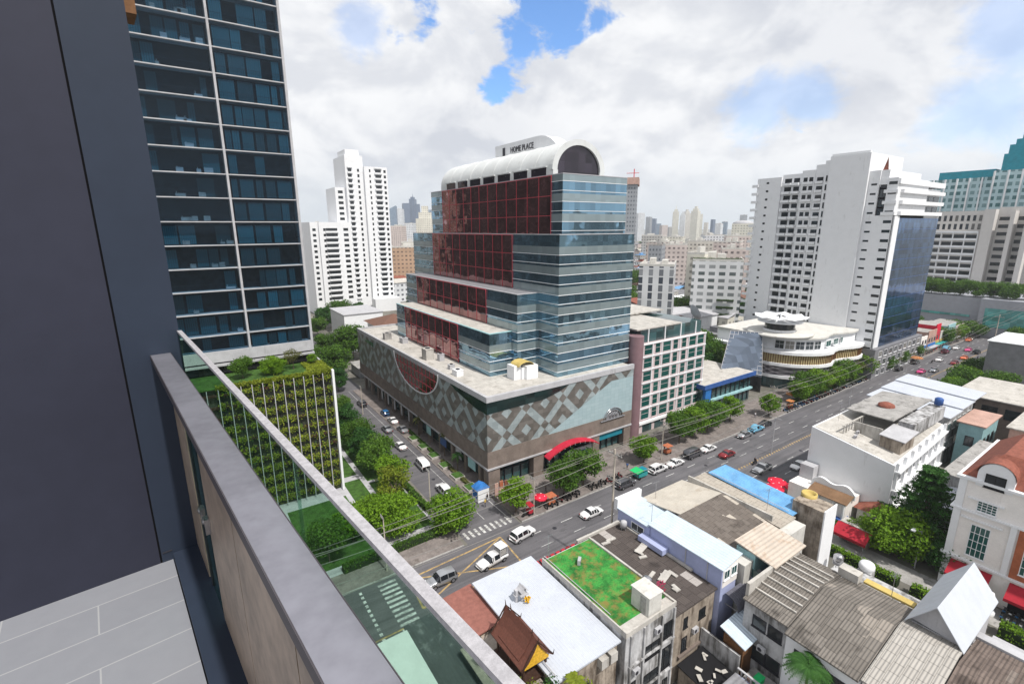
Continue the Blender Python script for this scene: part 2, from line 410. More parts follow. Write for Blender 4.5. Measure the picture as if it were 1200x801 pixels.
# ------------------------------------------------------------------ windows: every opening an object of its own (100 nearest per building), the rest one mesh
WQ = {}
WMESH = {}
def win(root, x, y, z, th, w, h, style='w', name='window', proud=.04):
    """window with its foot centre at x,y,z on a wall whose outward normal is (sin th, -cos th)"""
    WQ.setdefault((root.name, name), []).append((root, x, y, z, th, round(w, 2), round(h, 2), style))
STY = dict(w=('white2', WG, 2), d=('dkmetal', WG, 2), g=('white2', WGT, 2), gs=('pinkw', WGT, 1), k=('dkmetal', WGD, 1), n=(None, WGD, 1), wf=('white2', WG, 3), gt=('white2', WGT, 4), kb=('black', WGD, 2))
def wmb(w, h, style):
    fr, gl, n = STY[style]; mb = MB(); f = min(.09, w * .09, h * .12)
    mb.box(-w / 2 + (f if fr else 0), w / 2 - (f if fr else 0), -.03, .02, (f if fr else 0), h - (f if fr else 0), 1)
    if fr:
        for a, b, c, d in ((-w / 2, w / 2, 0, f), (-w / 2, w / 2, h - f, h), (-w / 2, -w / 2 + f, f, h - f), (w / 2 - f, w / 2, f, h - f)): mb.box(a, b, -.07, .02, c, d, 0)
        for k in range(1, n):
            xx = -w / 2 + w * k / n; mb.box(xx - f * .35, xx + f * .35, -.06, -.031, f, h - f, 0)
        if style == 'gt':
            for q in (.25, .5, .75): mb.box(-w / 2 + f, w / 2 - f, -.058, -.0315, h * q - .04, h * q + .04, 0)
        elif h > 2.2: mb.box(-w / 2 + f, w / 2 - f, -.059, -.0315, h * .55, h * .55 + f * .8, 0)
        mb.box(-w / 2 - .06, w / 2 + .06, -.16, -.02, -.09, 0, 0)
    return mb, [M[fr] if fr else M['black'], gl]
def finish_windows():
    for (rn, name), L in WQ.items():
        root = L[0][0]; l = WL[rn]
        L.sort(key=lambda e: (Vector(e[1:4]) - EYE).length / (e[5] * e[6]) ** .5)
        for (root, x, y, z, th, w, h, st) in L[:100]:
            k = (w, h, st); split = STY[st][0] and (Vector((x, y, z)) - EYE).length < 135
            if k not in WMESH:
                mb, ms = wmb(w, h, st); WMESH[k] = (mb.mesh(name, ms),)
                if split:
                    fr_b, gl_b = MB(), MB()
                    for i_, f_i in enumerate(mb.f): (gl_b if mb.m[i_] == 1 else fr_b).add([mb.v[j] for j in f_i], [tuple(range(len(f_i)))])
                    WMESH[k] = (fr_b.mesh(name, ms[0]), gl_b.mesh('pane', ms[1]))
            o = bpy.data.objects.new(name, WMESH[k][0]); C.objects.link(o); o.parent = root
            if len(WMESH[k]) > 1: pn = bpy.data.objects.new('pane', WMESH[k][1]); C.objects.link(pn); pn.parent = o
            o.location = (x - l[0], y - l[1], z - l[2]); o.rotation_euler = (0, 0, th)
        if len(L) > 100:
            out = MB(); mats = []
            for (root, x, y, z, th, w, h, st) in L[100:]:
                mb, ms = wmb(w, h, st); idx = []
                for q in ms:
                    if q not in mats: mats.append(q)
                    idx.append(mats.index(q))
                c, s_ = math.cos(th), math.sin(th); b = len(out.v)
                out.v += [(x + a * c - bb * s_ - l[0], y + a * s_ + bb * c - l[1], z + cc - l[2]) for a, bb, cc in mb.v]
                out.f += [tuple(i + b for i in f) for f in mb.f]; out.m += [idx[q] for q in mb.m]; out.sm += mb.sm
            o = bpy.data.objects.new(name, out.mesh(name, mats)); C.objects.link(o); o.parent = root; o['kind'] = 'stuff'
def row(a, b, n): return [a + (b - a) * (i + .5) / n for i in range(n)]
def face_windows(root, axis, fixed, ss, zs, w, h, style='w', name='window'):
    """axis '-x' or '-y': wall facing that way at x (or y) = fixed; ss positions along it"""
    for s_ in ss:
        for z in zs:
            if axis == '-x': win(root, fixed, s_, z, -math.pi / 2, w, h, style, name)
            elif axis == '+x': win(root, fixed, s_, z, math.pi / 2, w, h, style, name)
            else: win(root, s_, fixed, z, 0, w, h, style, name)
def text_mesh(body, size, th=.05):
    cu = bpy.data.curves.new('t', 'FONT'); cu.body = body; cu.size = size; cu.extrude = th; cu.align_x = 'CENTER'; cu.resolution_u = 2
    o = bpy.data.objects.new('t', cu); C.objects.link(o); dg = bpy.context.evaluated_depsgraph_get()
    me = bpy.data.meshes.new_from_object(o.evaluated_get(dg)); bpy.data.objects.remove(o); return me
def lettering(body, size, root, loc, th, m, bold=1.0, name='lettering', vert=False, sx=1.0):
    me = text_mesh(body, size); me.materials.clear(); me.materials.append(m); me.name = name
    o = bpy.data.objects.new(name, me); C.objects.link(o)
    l = WL[root.name]; o.parent = root; o.location = (loc[0] - l[0], loc[1] - l[1], loc[2] - l[2]); o.rotation_euler = (math.pi / 2, 0, th); o.scale = (sx, 1, 1)
    return o
# ------------------------------------------------------------------ ground, roads, pavements
def struct(name, mb, m, label=None):
    o = mb.build(name, m); o['kind'] = 'structure'; return o
struct('ground', MB().quad((-9000, -9000, -.02), (9000, -9000, -.02), (9000, 9000, -.02), (-9000, 9000, -.02)), M['soil'])
RY0, RY1 = 41.5, 61.5
rm_, t, p = newmat('worn_asphalt'); x, y, z, g = worldco(t); q1 = noise(t, vec(t, x * .04, y * 1.0, 0.0), 1.0, 4, .6); q2 = noise(t, g.outputs['Position'], .12, 5, .6); q3 = noise(t, g.outputs['Position'], 5.0, 3, .7)
cc_ = mixc(t, (q1 * .5 + q2 * .35 + q3 * .25).step(.4, .72), (.072, .070, .077), (.138, .132, .142)); cc_ = mixc(t, noise(t, vec(t, x * .5, y * 2.0, 4.0), .6, 4, .6).step(.62, .70) * .5, cc_, (.05, .048, .052))
t.links.new(cc_, p.inputs['Base Color']); p.inputs['Roughness'].default_value = .85
struct('main_road', MB().quad((-120, RY0, 0), (1400, RY0, 0), (1400, RY1, 0), (-120, RY1, 0)), rm_)
SX0, SX1 = 33.2, 43.2
struct('side_street', MB().quad((32.6, RY1, .004), (43.0, RY1, .004), (42.9, 170, .004), (33.8, 170, .004)).quad((33.8, 170, .004), (42.9, 170, .004), (52, 300, .004), (43, 300, .004)), rm_)
struct('narrow_lane', MB().quad((80.2, -40, .004), (84.6, -40, .004), (84.6, RY0, .004), (80.2, RY0, .004)), M['conc'])
pv = MB()
for x0, x1 in ((-120, 32), (43.4, 420)): pv.box(x0, x1, RY1 + .2, 73 if x0 > 0 else 66, -.02, .13, 0)
for x0, x1 in ((-120, 79.5), (85.5, 420)): pv.box(x0, x1, 38.5, RY0 - .2, -.02, .13, 0)
pv.box(-120, 24.5, RY0 + .01, 48.4, -.02, .13, 0)
pv.box(39.9, 45.4, 73.02, 150, -.02, .12, 0); pv.box(31.2, 32.4, 66, 170, -.02, .12, 0)
struct('pavement', pv, M['pave'])
kb = MB()
for x0, x1 in ((-120, 32), (43.4, 420)): kb.box(x0, x1, RY1, RY1 + .2, -.02, .15)
for x0, x1 in ((-120, 79.5), (85.5, 420)): kb.box(x0, x1, RY0 - .2, RY0, -.02, .15)
struct('kerb', kb, M['kerb'])
mk = MB()
z = .006
for x in range(42, 420, 1): mk.quad((x, 50.72, z), (x + .45, 50.72, z), (x + .75, 51.28, z), (x + .3, 51.28, z), m=0)       # hatched centre line
for x in range(42, 420, 7):
    for y in (54.3, 57.7, 47.4, 44.4): mk.quad((x, y - .07, z), (x + 2.6, y - .07, z), (x + 2.6, y + .07, z), (x, y + .07, z), m=1)
for i in range(12): mk.quad((17.3, 49.8 + i * .95, z), (19.9, 49.8 + i * .95, z), (19.9, 50.25 + i * .95, z), (17.3, 50.25 + i * .95, z), m=1)
for i in range(12): mk.quad((14.6, 49.8 + i * .95, z), (15.0, 49.8 + i * .95, z), (15.0, 50.3 + i * .95, z), (14.6, 50.3 + i * .95, z), m=1)
for i in range(9): mk.quad((33.2 + i * 1.05, 62.6, .009), (33.65 + i * 1.05, 62.6, .009), (33.65 + i * 1.05, 64.6, .009), (33.2 + i * 1.05, 64.6, .009), m=1)
for i in range(4): mk.quad((48 + i * 7, 52.4 , z), (50.6 + i * 7, 52.4, z), (50.6 + i * 7, 52.55, z), (48 + i * 7, 52.55, z), m=1)
for x in range(-60, 8, 7): mk.quad((x, 54.3, z), (x + 2.6, 54.3, z), (x + 2.6, 54.44, z), (x, 54.44, z), m=1)
def strip(a, b, w, m, z=.007):
    a, b = Vector(a), Vector(b); d = (b - a).normalized(); n = Vector((-d.y, d.x)) * w / 2
    mk.quad((*(a - n), z), (*(b - n), z), (*(b + n), z), (*(a + n), z), m=m)
bx = [(21.0, 53.0), (37.3, 52.4), (38.0, 60.2), (21.6, 59.4)]
for i in range(4): strip(bx[i], bx[(i + 1) % 4], .28, 0)
strip(bx[0], bx[2], .26, 0, .0085); strip(bx[1], bx[3], .26, 0, .0095)
strip((8, 51.2), (40, 51.4), .22, 0, .0105)
strip((42.2, 63), (42.2, 150), .14, 1, .01); strip((38.4, 66), (38.6, 150), .1, 1, .01)
struct('road_markings', mk, [M['ypaint'], M['paint']])
rs = MB()
for i in range(12):
    x = 38.6 + i * 1.05; rs.quad((x, 50.0, .012), (x + .72, 50.0, .012), (x + 1.0, 52.0, .012), (x + .28, 52.0, .012), m=0)
    rs.quad((x + .72, 50.2, .0125), (x + 1.03, 50.2, .0125), (x + 1.33, 51.8, .0125), (x + 1.0, 51.8, .0125), m=1)
struct('red_road_hatching', rs, [M['rpaint'], M['black']])
mh = MB()
for x, y in ((47, 57), (66, 53.2), (88, 56), (30, 47), (112, 48), (37, 84), (36.3, 97)): mh.cyl((x, y, .004), (x, y, .016), .38, n=16)
struct('manhole_covers', mh, M['dkmetal'])

# ------------------------------------------------------------------ the mirror-glass office block
B = thing('office_tower', 'stepped mirror-glass office tower with barrel-vaulted white roof on a diamond-patterned podium', 'office building', (43.5, 73, 0))
X0, Y0, X1, Y1, ZP = 43.5, 73.0, 82.9, 152.0, 19.2
# podium cladding: lattice of pale bars over brown stone, plain pale panels low on the right
m, t, p = newmat('lattice_cladding'); x, y, z, c = objco(t); s = facade_u(t, x, y, c)
P_ = 9.3; hb = .115
def latt(a, b): return (((s + z * b - a) / P_).frac() - .5).abs()
ya = latt(15.4, 1.0); yb = latt(-6.6, -1.0)          # distance from mid-cell; bars where > .5-hb
ba = ya.gt(.5 - hb); bb = yb.gt(.5 - hb)
node = ba * bb
cen = ya.lt(.13) * yb.lt(.13)
pale = (ba.max(bb) * (1 - node)).max(cen)
ns = t.nodes.new('ShaderNodeSeparateXYZ'); t.links.new(c.outputs['Normal'], ns.inputs[0]); front = X(t, ns.outputs[1]).abs().gt(.6)
# plain region on the front: right of a stepped diagonal
plain = front * (s - 14.6 - (z - 8.5) * 2.15).gt(0) * z.lt(16.8)
plain = plain * (1 - ((z - 8.5).lt(2.5) * s.lt(14)))
tile = white(t, vec(t, (s / 1.2).floor(), (z / .8).floor(), 1.0))
brown = mixc(t, tile, (.095, .086, .078), (.165, .152, .14))
palec = mixc(t, tile, (.23, .27, .28), (.32, .37, .385))
plainc = mixc(t, tile, (.30, .40, .43), (.34, .44, .47))
c1 = mixc(t, pale, brown, palec); c2 = mixc(t, plain, c1, plainc)
jn = ((s / 1.2).frac() - .5).abs().gt(.485).max(((z / .8).frac() - .5).abs().gt(.48))
c3 = mixc(t, jn * .3, c2, (.05, .05, .05))
t.links.new(c3, p.inputs['Base Color']); p.inputs['Roughness'].default_value = .38
MB().box(X0, X1, Y0, Y1, 8.5, 18.5).build('patterned_cladding', m, B)
MB().box(X0 - .06, X1 + .02, Y0 - .06, Y1 + .05, 5.1, 8.5).build('stone_band', M['brownband'], B)
par = MB()
par.box(X0 - .15, X1, Y0 - .15, Y0 + .5, 18.5, 19.6); par.box(X0 - .15, X0 + .5, Y0 + .5, Y1, 18.5, 19.6); par.box(X0 + .5, X1, Y1 - .5, Y1, 18.5, 19.6)
par.box(X0 - .22, X0 + .1, Y0 - .22, Y1, 4.75, 5.1); par.box(X0 + .1, X1, Y0 - .22, Y0 + .1, 4.75, 5.1)
par.build('parapet', M['lgrey'], B)
MB().quad((X0 + .5, Y0 + .5, 19.1), (X1, Y0 + .5, 19.1), (X1, Y1 - .5, 19.1), (X0 + .5, Y1 - .5, 19.1)).build('terrace_roof', M['concl'], B)
# ribbon windows wrapping the corner
rb = MB(); rb.add([(X0 - .08, 73, 16.2), (X0 - .08, 73, 18.45), (X0 - .08, 88, 18.45), (X0 - .08, 85.5, 17.6), (X0 - .08, 77, 16.2)], [(0, 1, 2, 3, 4)])
rb.add([(43.42, Y0 - .08, 16.2), (57, Y0 - .08, 16.5), (61, Y0 - .08, 17.4), (63.5, Y0 - .08, 18.45), (43.42, Y0 - .08, 18.45)], [(0, 1, 2, 3, 4)])
rb.build('ribbon_window', glassmat('ribbon_glass', (.010, .022, .022), .1, .01, (2.2, 2.5), k=.5, spec=.4), B)
rb = MB(); rb.add([(X0 - .09, 137, 16.3), (X0 - .09, 137, 17.6), (X0 - .09, 146, 17.6), (X0 - .09, 146, 17.0)], [(0, 1, 2, 3)]); rb.build('ribbon_window', M['shopglass'], B)
# hanging half-ellipse of red glass on the side street front
n = 24; yc, ry, zt, rz = 106.5, 13.2, 18.9, 7.2
pts = [(yc + ry * math.cos(math.pi + math.pi * i / n), zt + rz * math.sin(math.pi + math.pi * i / n)) for i in range(n + 1)]
pts = [(a + (zt - b) * .25 * 0, b) for a, b in pts]
mb = MB(); mb.add([(X0 - .12, a, b) for a, b in pts], [tuple(range(n + 1))]); mb.build('red_glass_bay', glassmat('bay_glass', (.035, .006, .010), .08, .01, (2.2, 2.0), k=.6, spec=.3), B)
rm = MB()
for i in range(n): rm.bar((X0 - .16, *pts[i]), (X0 - .16, *pts[i + 1]), .32)
rm.build('bay_rim', M['white'], B)
fr_ = MB()
def chord(yv):
    q = 1 - ((yv - yc) / ry) ** 2; return zt - rz * math.sqrt(max(0, q))
for yv in [yc - ry + 2.2 * k for k in range(1, 12)]: fr_.bar((X0 - .14, yv, chord(yv)), (X0 - .14, yv, zt), .1)
for zz in (16.9, 14.8, 12.9):
    h_ = ry * math.sqrt(max(0, 1 - ((zt - zz) / rz) ** 2)); fr_.bar((X0 - .15, yc - h_, zz), (X0 - .15, yc + h_, zz), .16)
fr_.build('red_mullions', M['redm'], B)
# recessed ground floor: glass, columns, soffit
MB().box(X0 + 2.2, X1 - .3, Y0 + 1.8, Y1 - 1, .1, 4.9).build('shopfront_glazing', M['shopglass'], B)
MB().box(X0 + .1, X1 - .1, Y0 + .1, Y1 - .1, 4.5, 4.74).build('soffit', M['grey'], B)
for yv in row(Y0 + .6, Y1 - .6, 13): MB().box(X0 + .15, X0 + 1.0, yv - .45, yv + .45, .1, 4.5).build('column', M['brownband'], B)
for a, b in ((43.6, 46.2), (54.4, 57.0), (70.6, 72.8), (80.6, 82.8)): MB().box(a, b, Y0 - .02, Y0 + 1.79, .1, 4.5).build('pier', M['brownband'], B)
for a, b in ((46.2, 54.4), (57.0, 70.6), (72.8, 80.6)):
    f_ = MB(); k = int((b - a) / 1.9)
    for i in range(k + 1): xx = a + .1 + (b - a - .2) * i / k; f_.box(xx - .05, xx + .05, Y0 + 1.4, Y0 + 1.75, .1, 4.5)
    f_.box(a, b, Y0 + 1.38, Y0 + 1.7, 3.0, 3.15); f_.build('shopfront_frame', M['dkmetal'], B)
MB().box(73, 80.4, Y0 + .3, Y0 + .5, 3.1, 4.4).build('green_shop_sign', M['teal'], B)
MB().box(56.9 + 6.9, 70.4, Y0 - .1, Y0 + .2, .1, 3.3).build('white_entrance_screen', M['lgrey'], B)
MB().box(66.2, 69.2, Y0 - .25, Y0 - .12, .4, 2.6).build('dark_poster', M['blue'], B)
# arched red canopy over the entrance
cn = MB(); k = 20
for i in range(k):
    a0, a1 = i / k, (i + 1) / k
    f0 = lambda a: (57.0 + 14.0 * a, 4.0 + 1.9 * math.sin(math.pi * a) ** .8)
    (xa, za), (xb, zb) = f0(a0), f0(a1)
    cn.slab([(xa, Y0 - .1, za + .1), (xb, Y0 - .1, zb + .1), (xb, Y0 - 1.7, zb - .1), (xa, Y0 - 1.7, za - .1)][::-1], .2, 0)
    if i % 2 == 0: cn.box(xa, xa + .1, Y0 - 1.8, Y0 - 1.72, za - .55, za - .1, 1)
cn.build('red_canopy', [mat('canopy_red', (.42, .02, .045), .6), M['white']], B)
cn = MB()
for i in range(k):
    f0 = lambda a: (57.0 + 14.0 * a, 4.0 + 1.9 * math.sin(math.pi * a) ** .8)
    (xa, za), (xb, zb) = f0(i / k), f0((i + 1) / k); cn.bar((xa, Y0 - 1.8, za - .2), (xb, Y0 - 1.8, zb - .2), .22)
cn.build('canopy_rim', M['redaw'], B)
# silver emblem: half circle of ribs
em = MB()
for r_ in (2.9, 2.3):
    for i in range(16): a0, a1 = math.pi * i / 16, math.pi * (i + 1) / 16; em.bar((76.7 + r_ * math.cos(a0), Y0 - .2, 7.9 + r_ * .85 * math.sin(a0)), (76.7 + r_ * math.cos(a1), Y0 - .2, 7.9 + r_ * .85 * math.sin(a1)), .22)
em.bar((72.8, Y0 - .2, 7.8), (80.4, Y0 - .2, 7.8), .3)
for i in range(3):
    xx = 75.6 + i * .95; em.box(xx, xx + .5, Y0 - .3, Y0 - .15, 8.2, 8.7); em.bar((xx - .2, Y0 - .2, 8.7), (xx + .6, Y0 - .2, 9.4), .16)
em.build('emblem', M['steel'], B)
MB().add([(76.7 + 2.2 * math.cos(math.pi * i / 16), Y0 - .1, 7.9 + 1.87 * math.sin(math.pi * i / 16)) for i in range(17)], [tuple(range(17))]).build('emblem_backing', M['grey'], B)
# shop banners along the side street
for i, (yv, w) in enumerate(((78, 3), (84, 2.4), (91, 3), (99, 2.4), (112, 2), (117, 2), (122, 2), (127, 2), (132, 2))):
    MB().box(X0 + .02, X0 + .1, yv, yv + (w if i < 4 else .9), 2.4 if i < 4 else 1.6, 4.4).build('banner', M['lgrey'] if i % 3 == 1 or i > 3 else M['blue'] if i % 3 else M['ltteal'], B)
# tower tiers: x of the street-side wall, front wall, far wall, top, red glass from-to
TIERS = [('A', 51.6, 85.0, 138.0, 28.4, (99, 131)), ('B', 57.4, 83.0, 143.5, 36.5, (95.5, 135)), ('C', 63.1, 76.4, 150.0, 48.7, (93, 135)), ('D', 67.2, 80.6, 144.0, 60.9, (84.2, 136))]
FH = 4.08
zl = {'A': 19.1, 'B': 19.1, 'C': 19.1, 'D': 48.7}
xr = {'A': 66, 'B': 70, 'C': 84.6, 'D': 86.0}
for nm, xa, ya_, yb_, zt, (r0, r1) in TIERS:
    z0 = zl[nm]; x1_ = xr[nm]; 
    MB().box(xa, x1_, ya_, yb_, z0, zt).build('glass_walls', M['tower_glass'], B)
    MB().quad((xa + .3, ya_ + .3, zt + .012), (x1_ - .3, ya_ + .3, zt + .012), (x1_ - .3, yb_ - .3, zt + .012), (xa + .3, yb_ - .3, zt + .012)).build('tier_roof', M['concl'] if nm == 'A' else M['grey'], B)
    cp_ = MB(); cp_.box(xa - .12, x1_, ya_ - .12, ya_ + .3, zt - .1, zt + .06); cp_.box(xa - .12, xa + .3, ya_ + .3, yb_, zt - .1, zt + .06); cp_.build('coping', M['lgrey'] if nm != 'A' else M['ltteal'], B)
    kf = 0; zz = 20.2 if nm != 'D' else 48.7 + 2.6
    while zz < zt - .5:      # spandrel bands, with gaps where the red glass hangs
        b_ = MB(); h = min(1.6, zt - .13 - zz)
        b_.prism([(xa - .05, r0), (xa - .05, ya_ - .05), (x1_, ya_ - .05), (x1_, ya_ + .5), (xa + .5, ya_ + .5), (xa + .5, r0)], zz, zz + h).build('spandrel', M['spandrel'], B)
        MB().box(xa - .05, xa + .5, r1, yb_, zz, zz + h).build('spandrel', M['spandrel'], B)
        for q in (zz - .08, zz - 1.95):
            if q > z0 + .1:
                MB().prism([(xa - .14, r0), (xa - .14, ya_ - .14), (x1_ + .02, ya_ - .14), (x1_ + .02, ya_ + .2), (xa + .2, ya_ + .2), (xa + .2, r0)], q, q + .1).build('glazing_ledge', M['white'], B)
                MB().box(xa - .14, xa + .2, r1, yb_, q, q + .1).build('glazing_ledge', M['white'], B)
        zz += FH; kf += 1
    MB().box(xa - .16, xa + .3, r0, r1, z0 + .02, zt - .13).build('red_glass_wall', M['redglass'], B)
    g_ = MB(); yv = r0
    while yv < r1 + .01: g_.box(xa - .24, xa - .1, yv - .035, yv + .035, z0 + .02, zt - .1); yv += (r1 - r0) / round((r1 - r0) / 4.2)
    zz = zt - .2
    while zz > z0: g_.box(xa - .25, xa - .11, r0, r1, zz - .05, zz + .05); zz -= FH
    g_.build('red_frame', M['redm'], B)
# barrel vault on top
vx, vr, vy0, vy1, vz = 75.4, 7.4, 85.4, 138.5, 62.1
va = MB(); n = 20
A = [(vx - vr * math.cos(math.pi * i / n), vz + vr * .86 * math.sin(math.pi * i / n)) for i in range(n + 1)]
vs = [(a, yv, b) for yv in (vy0, vy1) for a, b in A]
va.add(vs, [(i, i + 1, n + 2 + i, n + 1 + i) for i in range(n)], 0, True)
va.add([(a, vy1, b) for a, b in A], [tuple(range(n + 1))[::-1]])
for k in range(1, 9):
    yv = vy0 + (vy1 - vy0) * k / 9
    for i in range(n): va.bar((A[i][0], yv, A[i][1] + .02), (A[i + 1][0], yv, A[i + 1][1] + .02), .13)
va.build('vault_roof', M['vault'], B)
rim = MB(); o_ = [(vx - (vr + .25) * math.cos(math.pi * i / n), vz + (vr + .25) * .86 * math.sin(math.pi * i / n)) for i in range(n + 1)]
q_ = [(vx - (vr - 1.15) * math.cos(math.pi * i / n), vz + (vr - 1.15) * .86 * math.sin(math.pi * i / n)) for i in range(n + 1)]
for i in range(n):
    rim.quad((q_[i][0], vy0 - .6, q_[i][1]), (q_[i + 1][0], vy0 - .6, q_[i + 1][1]), (o_[i + 1][0], vy0 - .6, o_[i + 1][1]), (o_[i][0], vy0 - .6, o_[i][1]))
    rim.quad((o_[i][0], vy0 - .6, o_[i][1]), (o_[i + 1][0], vy0 - .6, o_[i + 1][1]), (o_[i + 1][0], vy0 + .3, o_[i + 1][1]), (o_[i][0], vy0 + .3, o_[i][1]))
    rim.quad((q_[i + 1][0], vy0 - .6, q_[i + 1][1]), (q_[i][0], vy0 - .6, q_[i][1]), (q_[i][0], vy0 + .3, q_[i][1]), (q_[i + 1][0], vy0 + .3, q_[i + 1][1]))
rim.build('arch_rim', M['vault'], B)
MB().add([(a, vy0 - .1, b) for a, b in q_] + [(q_[-1][0], vy0 - .1, 60.9), (q_[0][0], vy0 - .1, 60.9)], [tuple(range(n + 3))[::-1]]).build('arched_window', M['archglass'], B)
MB().box(vx - vr, vx - vr + .5, vy0 - .6, vy1, 60.92, vz).box(vx + vr - .5, vx + vr, vy0 - .6, vy1, 60.92, vz).box(vx - vr + .5, vx - vr + 1.3, vy0 - .6, vy0 - .2, 60.92, vz).box(vx + vr - 1.3, vx + vr - .5, vy0 - .6, vy0 - .2, 60.92, vz).build('eaves_wall', M['vault'], B)
for yv in row(vy0 + 1, vy1 - 3, 7): MB().box(vx - vr - .05, vx - vr + .2, yv - 2.7, yv + 2.7, 61.0, 62.7).box(vx - vr - .3, vx - vr + .2, yv - 2.9, yv + 2.9, 62.7, 62.95, 1).build('clerestory_window', [M['archglass'], M['vault']], B)
# roof sign wall
sw = MB(); sx = 76.4
sw.box(sx, sx + .7, 101.8, 121, 66.5, 71.9)
k = 12; cv_ = [(101.8 - 8.5 * math.sin(math.pi / 2 * i / k), 66.5 + 5.4 * math.cos(math.pi / 2 * i / k)) for i in range(k + 1)]
sw.add([(sx + .02, a, b) for a, b in cv_] + [(sx + .02, 101.8, 66.5)], [tuple(range(k + 2))]); sw.add([(sx + 4, a, b) for a, b in cv_] + [(sx + 4, 101.8, 66.5)], [tuple(range(k + 2))])
sw.add([(sx + q, a, b) for q in (.02, 4) for a, b in cv_], [(i, i + 1, k + 2 + i, k + 1 + i) for i in range(k)], 0, True)
sw.box(sx + .7, sx + 4, 101.8, 121, 66.5, 71.9)
sw.build('sign_wall', M['white2'], B)
MB().box(sx - .15, sx - .01, 102, 120.4, 68.5, 68.95).box(sx - .2, sx - .01, 116, 117, 67.2, 71.0).box(sx - .2, sx - .01, 102.2, 105.4, 67.2, 67.9).build('sign_stripe', M['dkmetal'], B)
lettering('HOME PLACE', 2.0, B, (sx - .12, 108.2, 69.35), -math.pi / 2, M['dkmetal'], sx=.86)
MB().box(84, 85.6, 110, 113, 60.9, 66).build('roof_box', M['lgrey'], B)
# plant on the podium terrace
ah = thing('roof_plant_housing', 'white plant housing with curved louvre top at the front corner of the podium terrace', 'plant housing', (57.3, 80.4, 19.1))
MB().box(54.3, 56.0, 79.8, 82.4, 19.1, 22.1).box(56.7, 59.6, 78.6, 82.0, 19.1, 22.0).box(56.0, 56.7, 79.4, 82, 19.1, 21.6).build('box_wall', M['white2'], ah)
lv = MB()
for i in range(8):
    a0, a1 = math.pi * i / 8, math.pi * (i + 1) / 8
    lv.slab([(56.9 - 1.9 * math.cos(a0), 78.9, 22.02 + .9 * math.sin(a0)), (56.9 - 1.9 * math.cos(a1), 78.9, 22.02 + .9 * math.sin(a1)), (56.9 - 1.9 * math.cos(a1), 82.2, 22.02 + .9 * math.sin(a1)), (56.9 - 1.9 * math.cos(a0), 82.2, 22.02 + .9 * math.sin(a0))], .08)
lv.build('louvre_top', M['yell'], ah)
for i, (x, y, w, d, h, m_, lb) in enumerate(((46.5, 90, 1.6, 2.2, 1.2, 'white2', 'low white box nearest the podium corner'), (47.5, 95, 1.2, 1.2, 1.0, 'lgrey', 'small grey box second along the terrace'), (46.8, 106, 2.0, 2.6, 2.6, 'concl', 'beige cooling box halfway along the terrace'),
        (48.8, 103, 1.3, 1.3, 1.6, 'lgrey', 'grey box beside the beige cooling box'), (48.6, 126, 1.6, 2.4, 1.4, 'lgrey', 'long grey box near the far end of the terrace'), (46.4, 133, 2.0, 1.6, 1.8, 'conc', 'dull concrete box at the far end of the terrace'), (50, 112, .9, 3.0, 1.0, 'white', 'narrow white duct against the red glass'))):
    bb_ = thing('roof_unit', lb, 'roof unit', (x, y, 19.1)); MB().box(x - w / 2, x + w / 2, y - d / 2, y + d / 2, 19.1, 19.1 + h).box(x - w / 2 - .06, x + w / 2 + .06, y - d / 2 - .06, y + d / 2 + .06, 19.1 + h, 19.1 + h + .1).build('casing', M[m_], bb_)
    MB().cyl((x, y, 19.2 + h), (x, y, 19.35 + h), min(w, d) * .3, n=12).build('fan', M['dkmetal'], bb_)

# ------------------------------------------------------------------ dark glass residential tower with white floor lines (left) and its green wall
T = thing('residential_tower', 'tall dark glass residential tower gridded by thin white floor lines beside the balcony wall', 'apartment tower', (9, 100, 0))
TX0, TX1, TY = -13.0, 19.4, 100.0
fl = [27.6 + 3.96 * i for i in range(17)]
MB().box(TX0, TX1 - .3, TY + 2.0, TY + 28, 27.6, 99).build('core_wall', mat('tower_core', (.018, .024, .030), .45, var=.4, sc=1.2), T)
MB().box(TX0, TX1, TY, TY + 28, 23.0 + 1.6, 27.5).build('base_band', M['black'], T)
f_ = MB()
for z in fl[1:]: f_.box(TX0, TX1 + .05, TY - .12, TY + 28, z - .09, z + .09)
f_.box(TX0, TX1 + .05, TY - .25, TY + 28, 26.7, 28.7)
f_.build('floor_slab', M['lgrey'], T)
MB().box(TX0, TX1 + .3, TY - .6, TY + 28, 26.0, 26.4).build('canopy_slab', M['lgrey'], T)
f_ = MB(); f_.box(8.45, 8.8, TY - .3, TY + 1.9, 26.8, 99); f_.box(TX1 - .1, TX1 + .3, TY - .3, TY + 28, 26.8, 99); f_.build('vertical_fin', M['lgrey'], T)
cur = winglass('tower_curtain', (.006, .035, .045), (.018, .14, .18), rough=.5)
tg, t, p = newmat('tower_balustrade'); p.inputs['Base Color'].default_value = (.02, .03, .045, 1)
tr = t.nodes.new('ShaderNodeBsdfTransparent'); tr.inputs[0].default_value = (.62, .74, .82, 1); gl = t.nodes.new('ShaderNodeBsdfGlossy'); gl.inputs['Roughness'].default_value = .04; gl.inputs[0].default_value = (.7, .8, .9, 1)
ms = t.nodes.new('ShaderNodeMixShader'); ms.inputs[0].default_value = .018; t.links.new(tr.outputs[0], ms.inputs[1]); t.links.new(gl.outputs[0], ms.inputs[2]); t.links.new(ms.outputs[0], t.nodes['Material Output'].inputs[0])
R = random.Random(3)
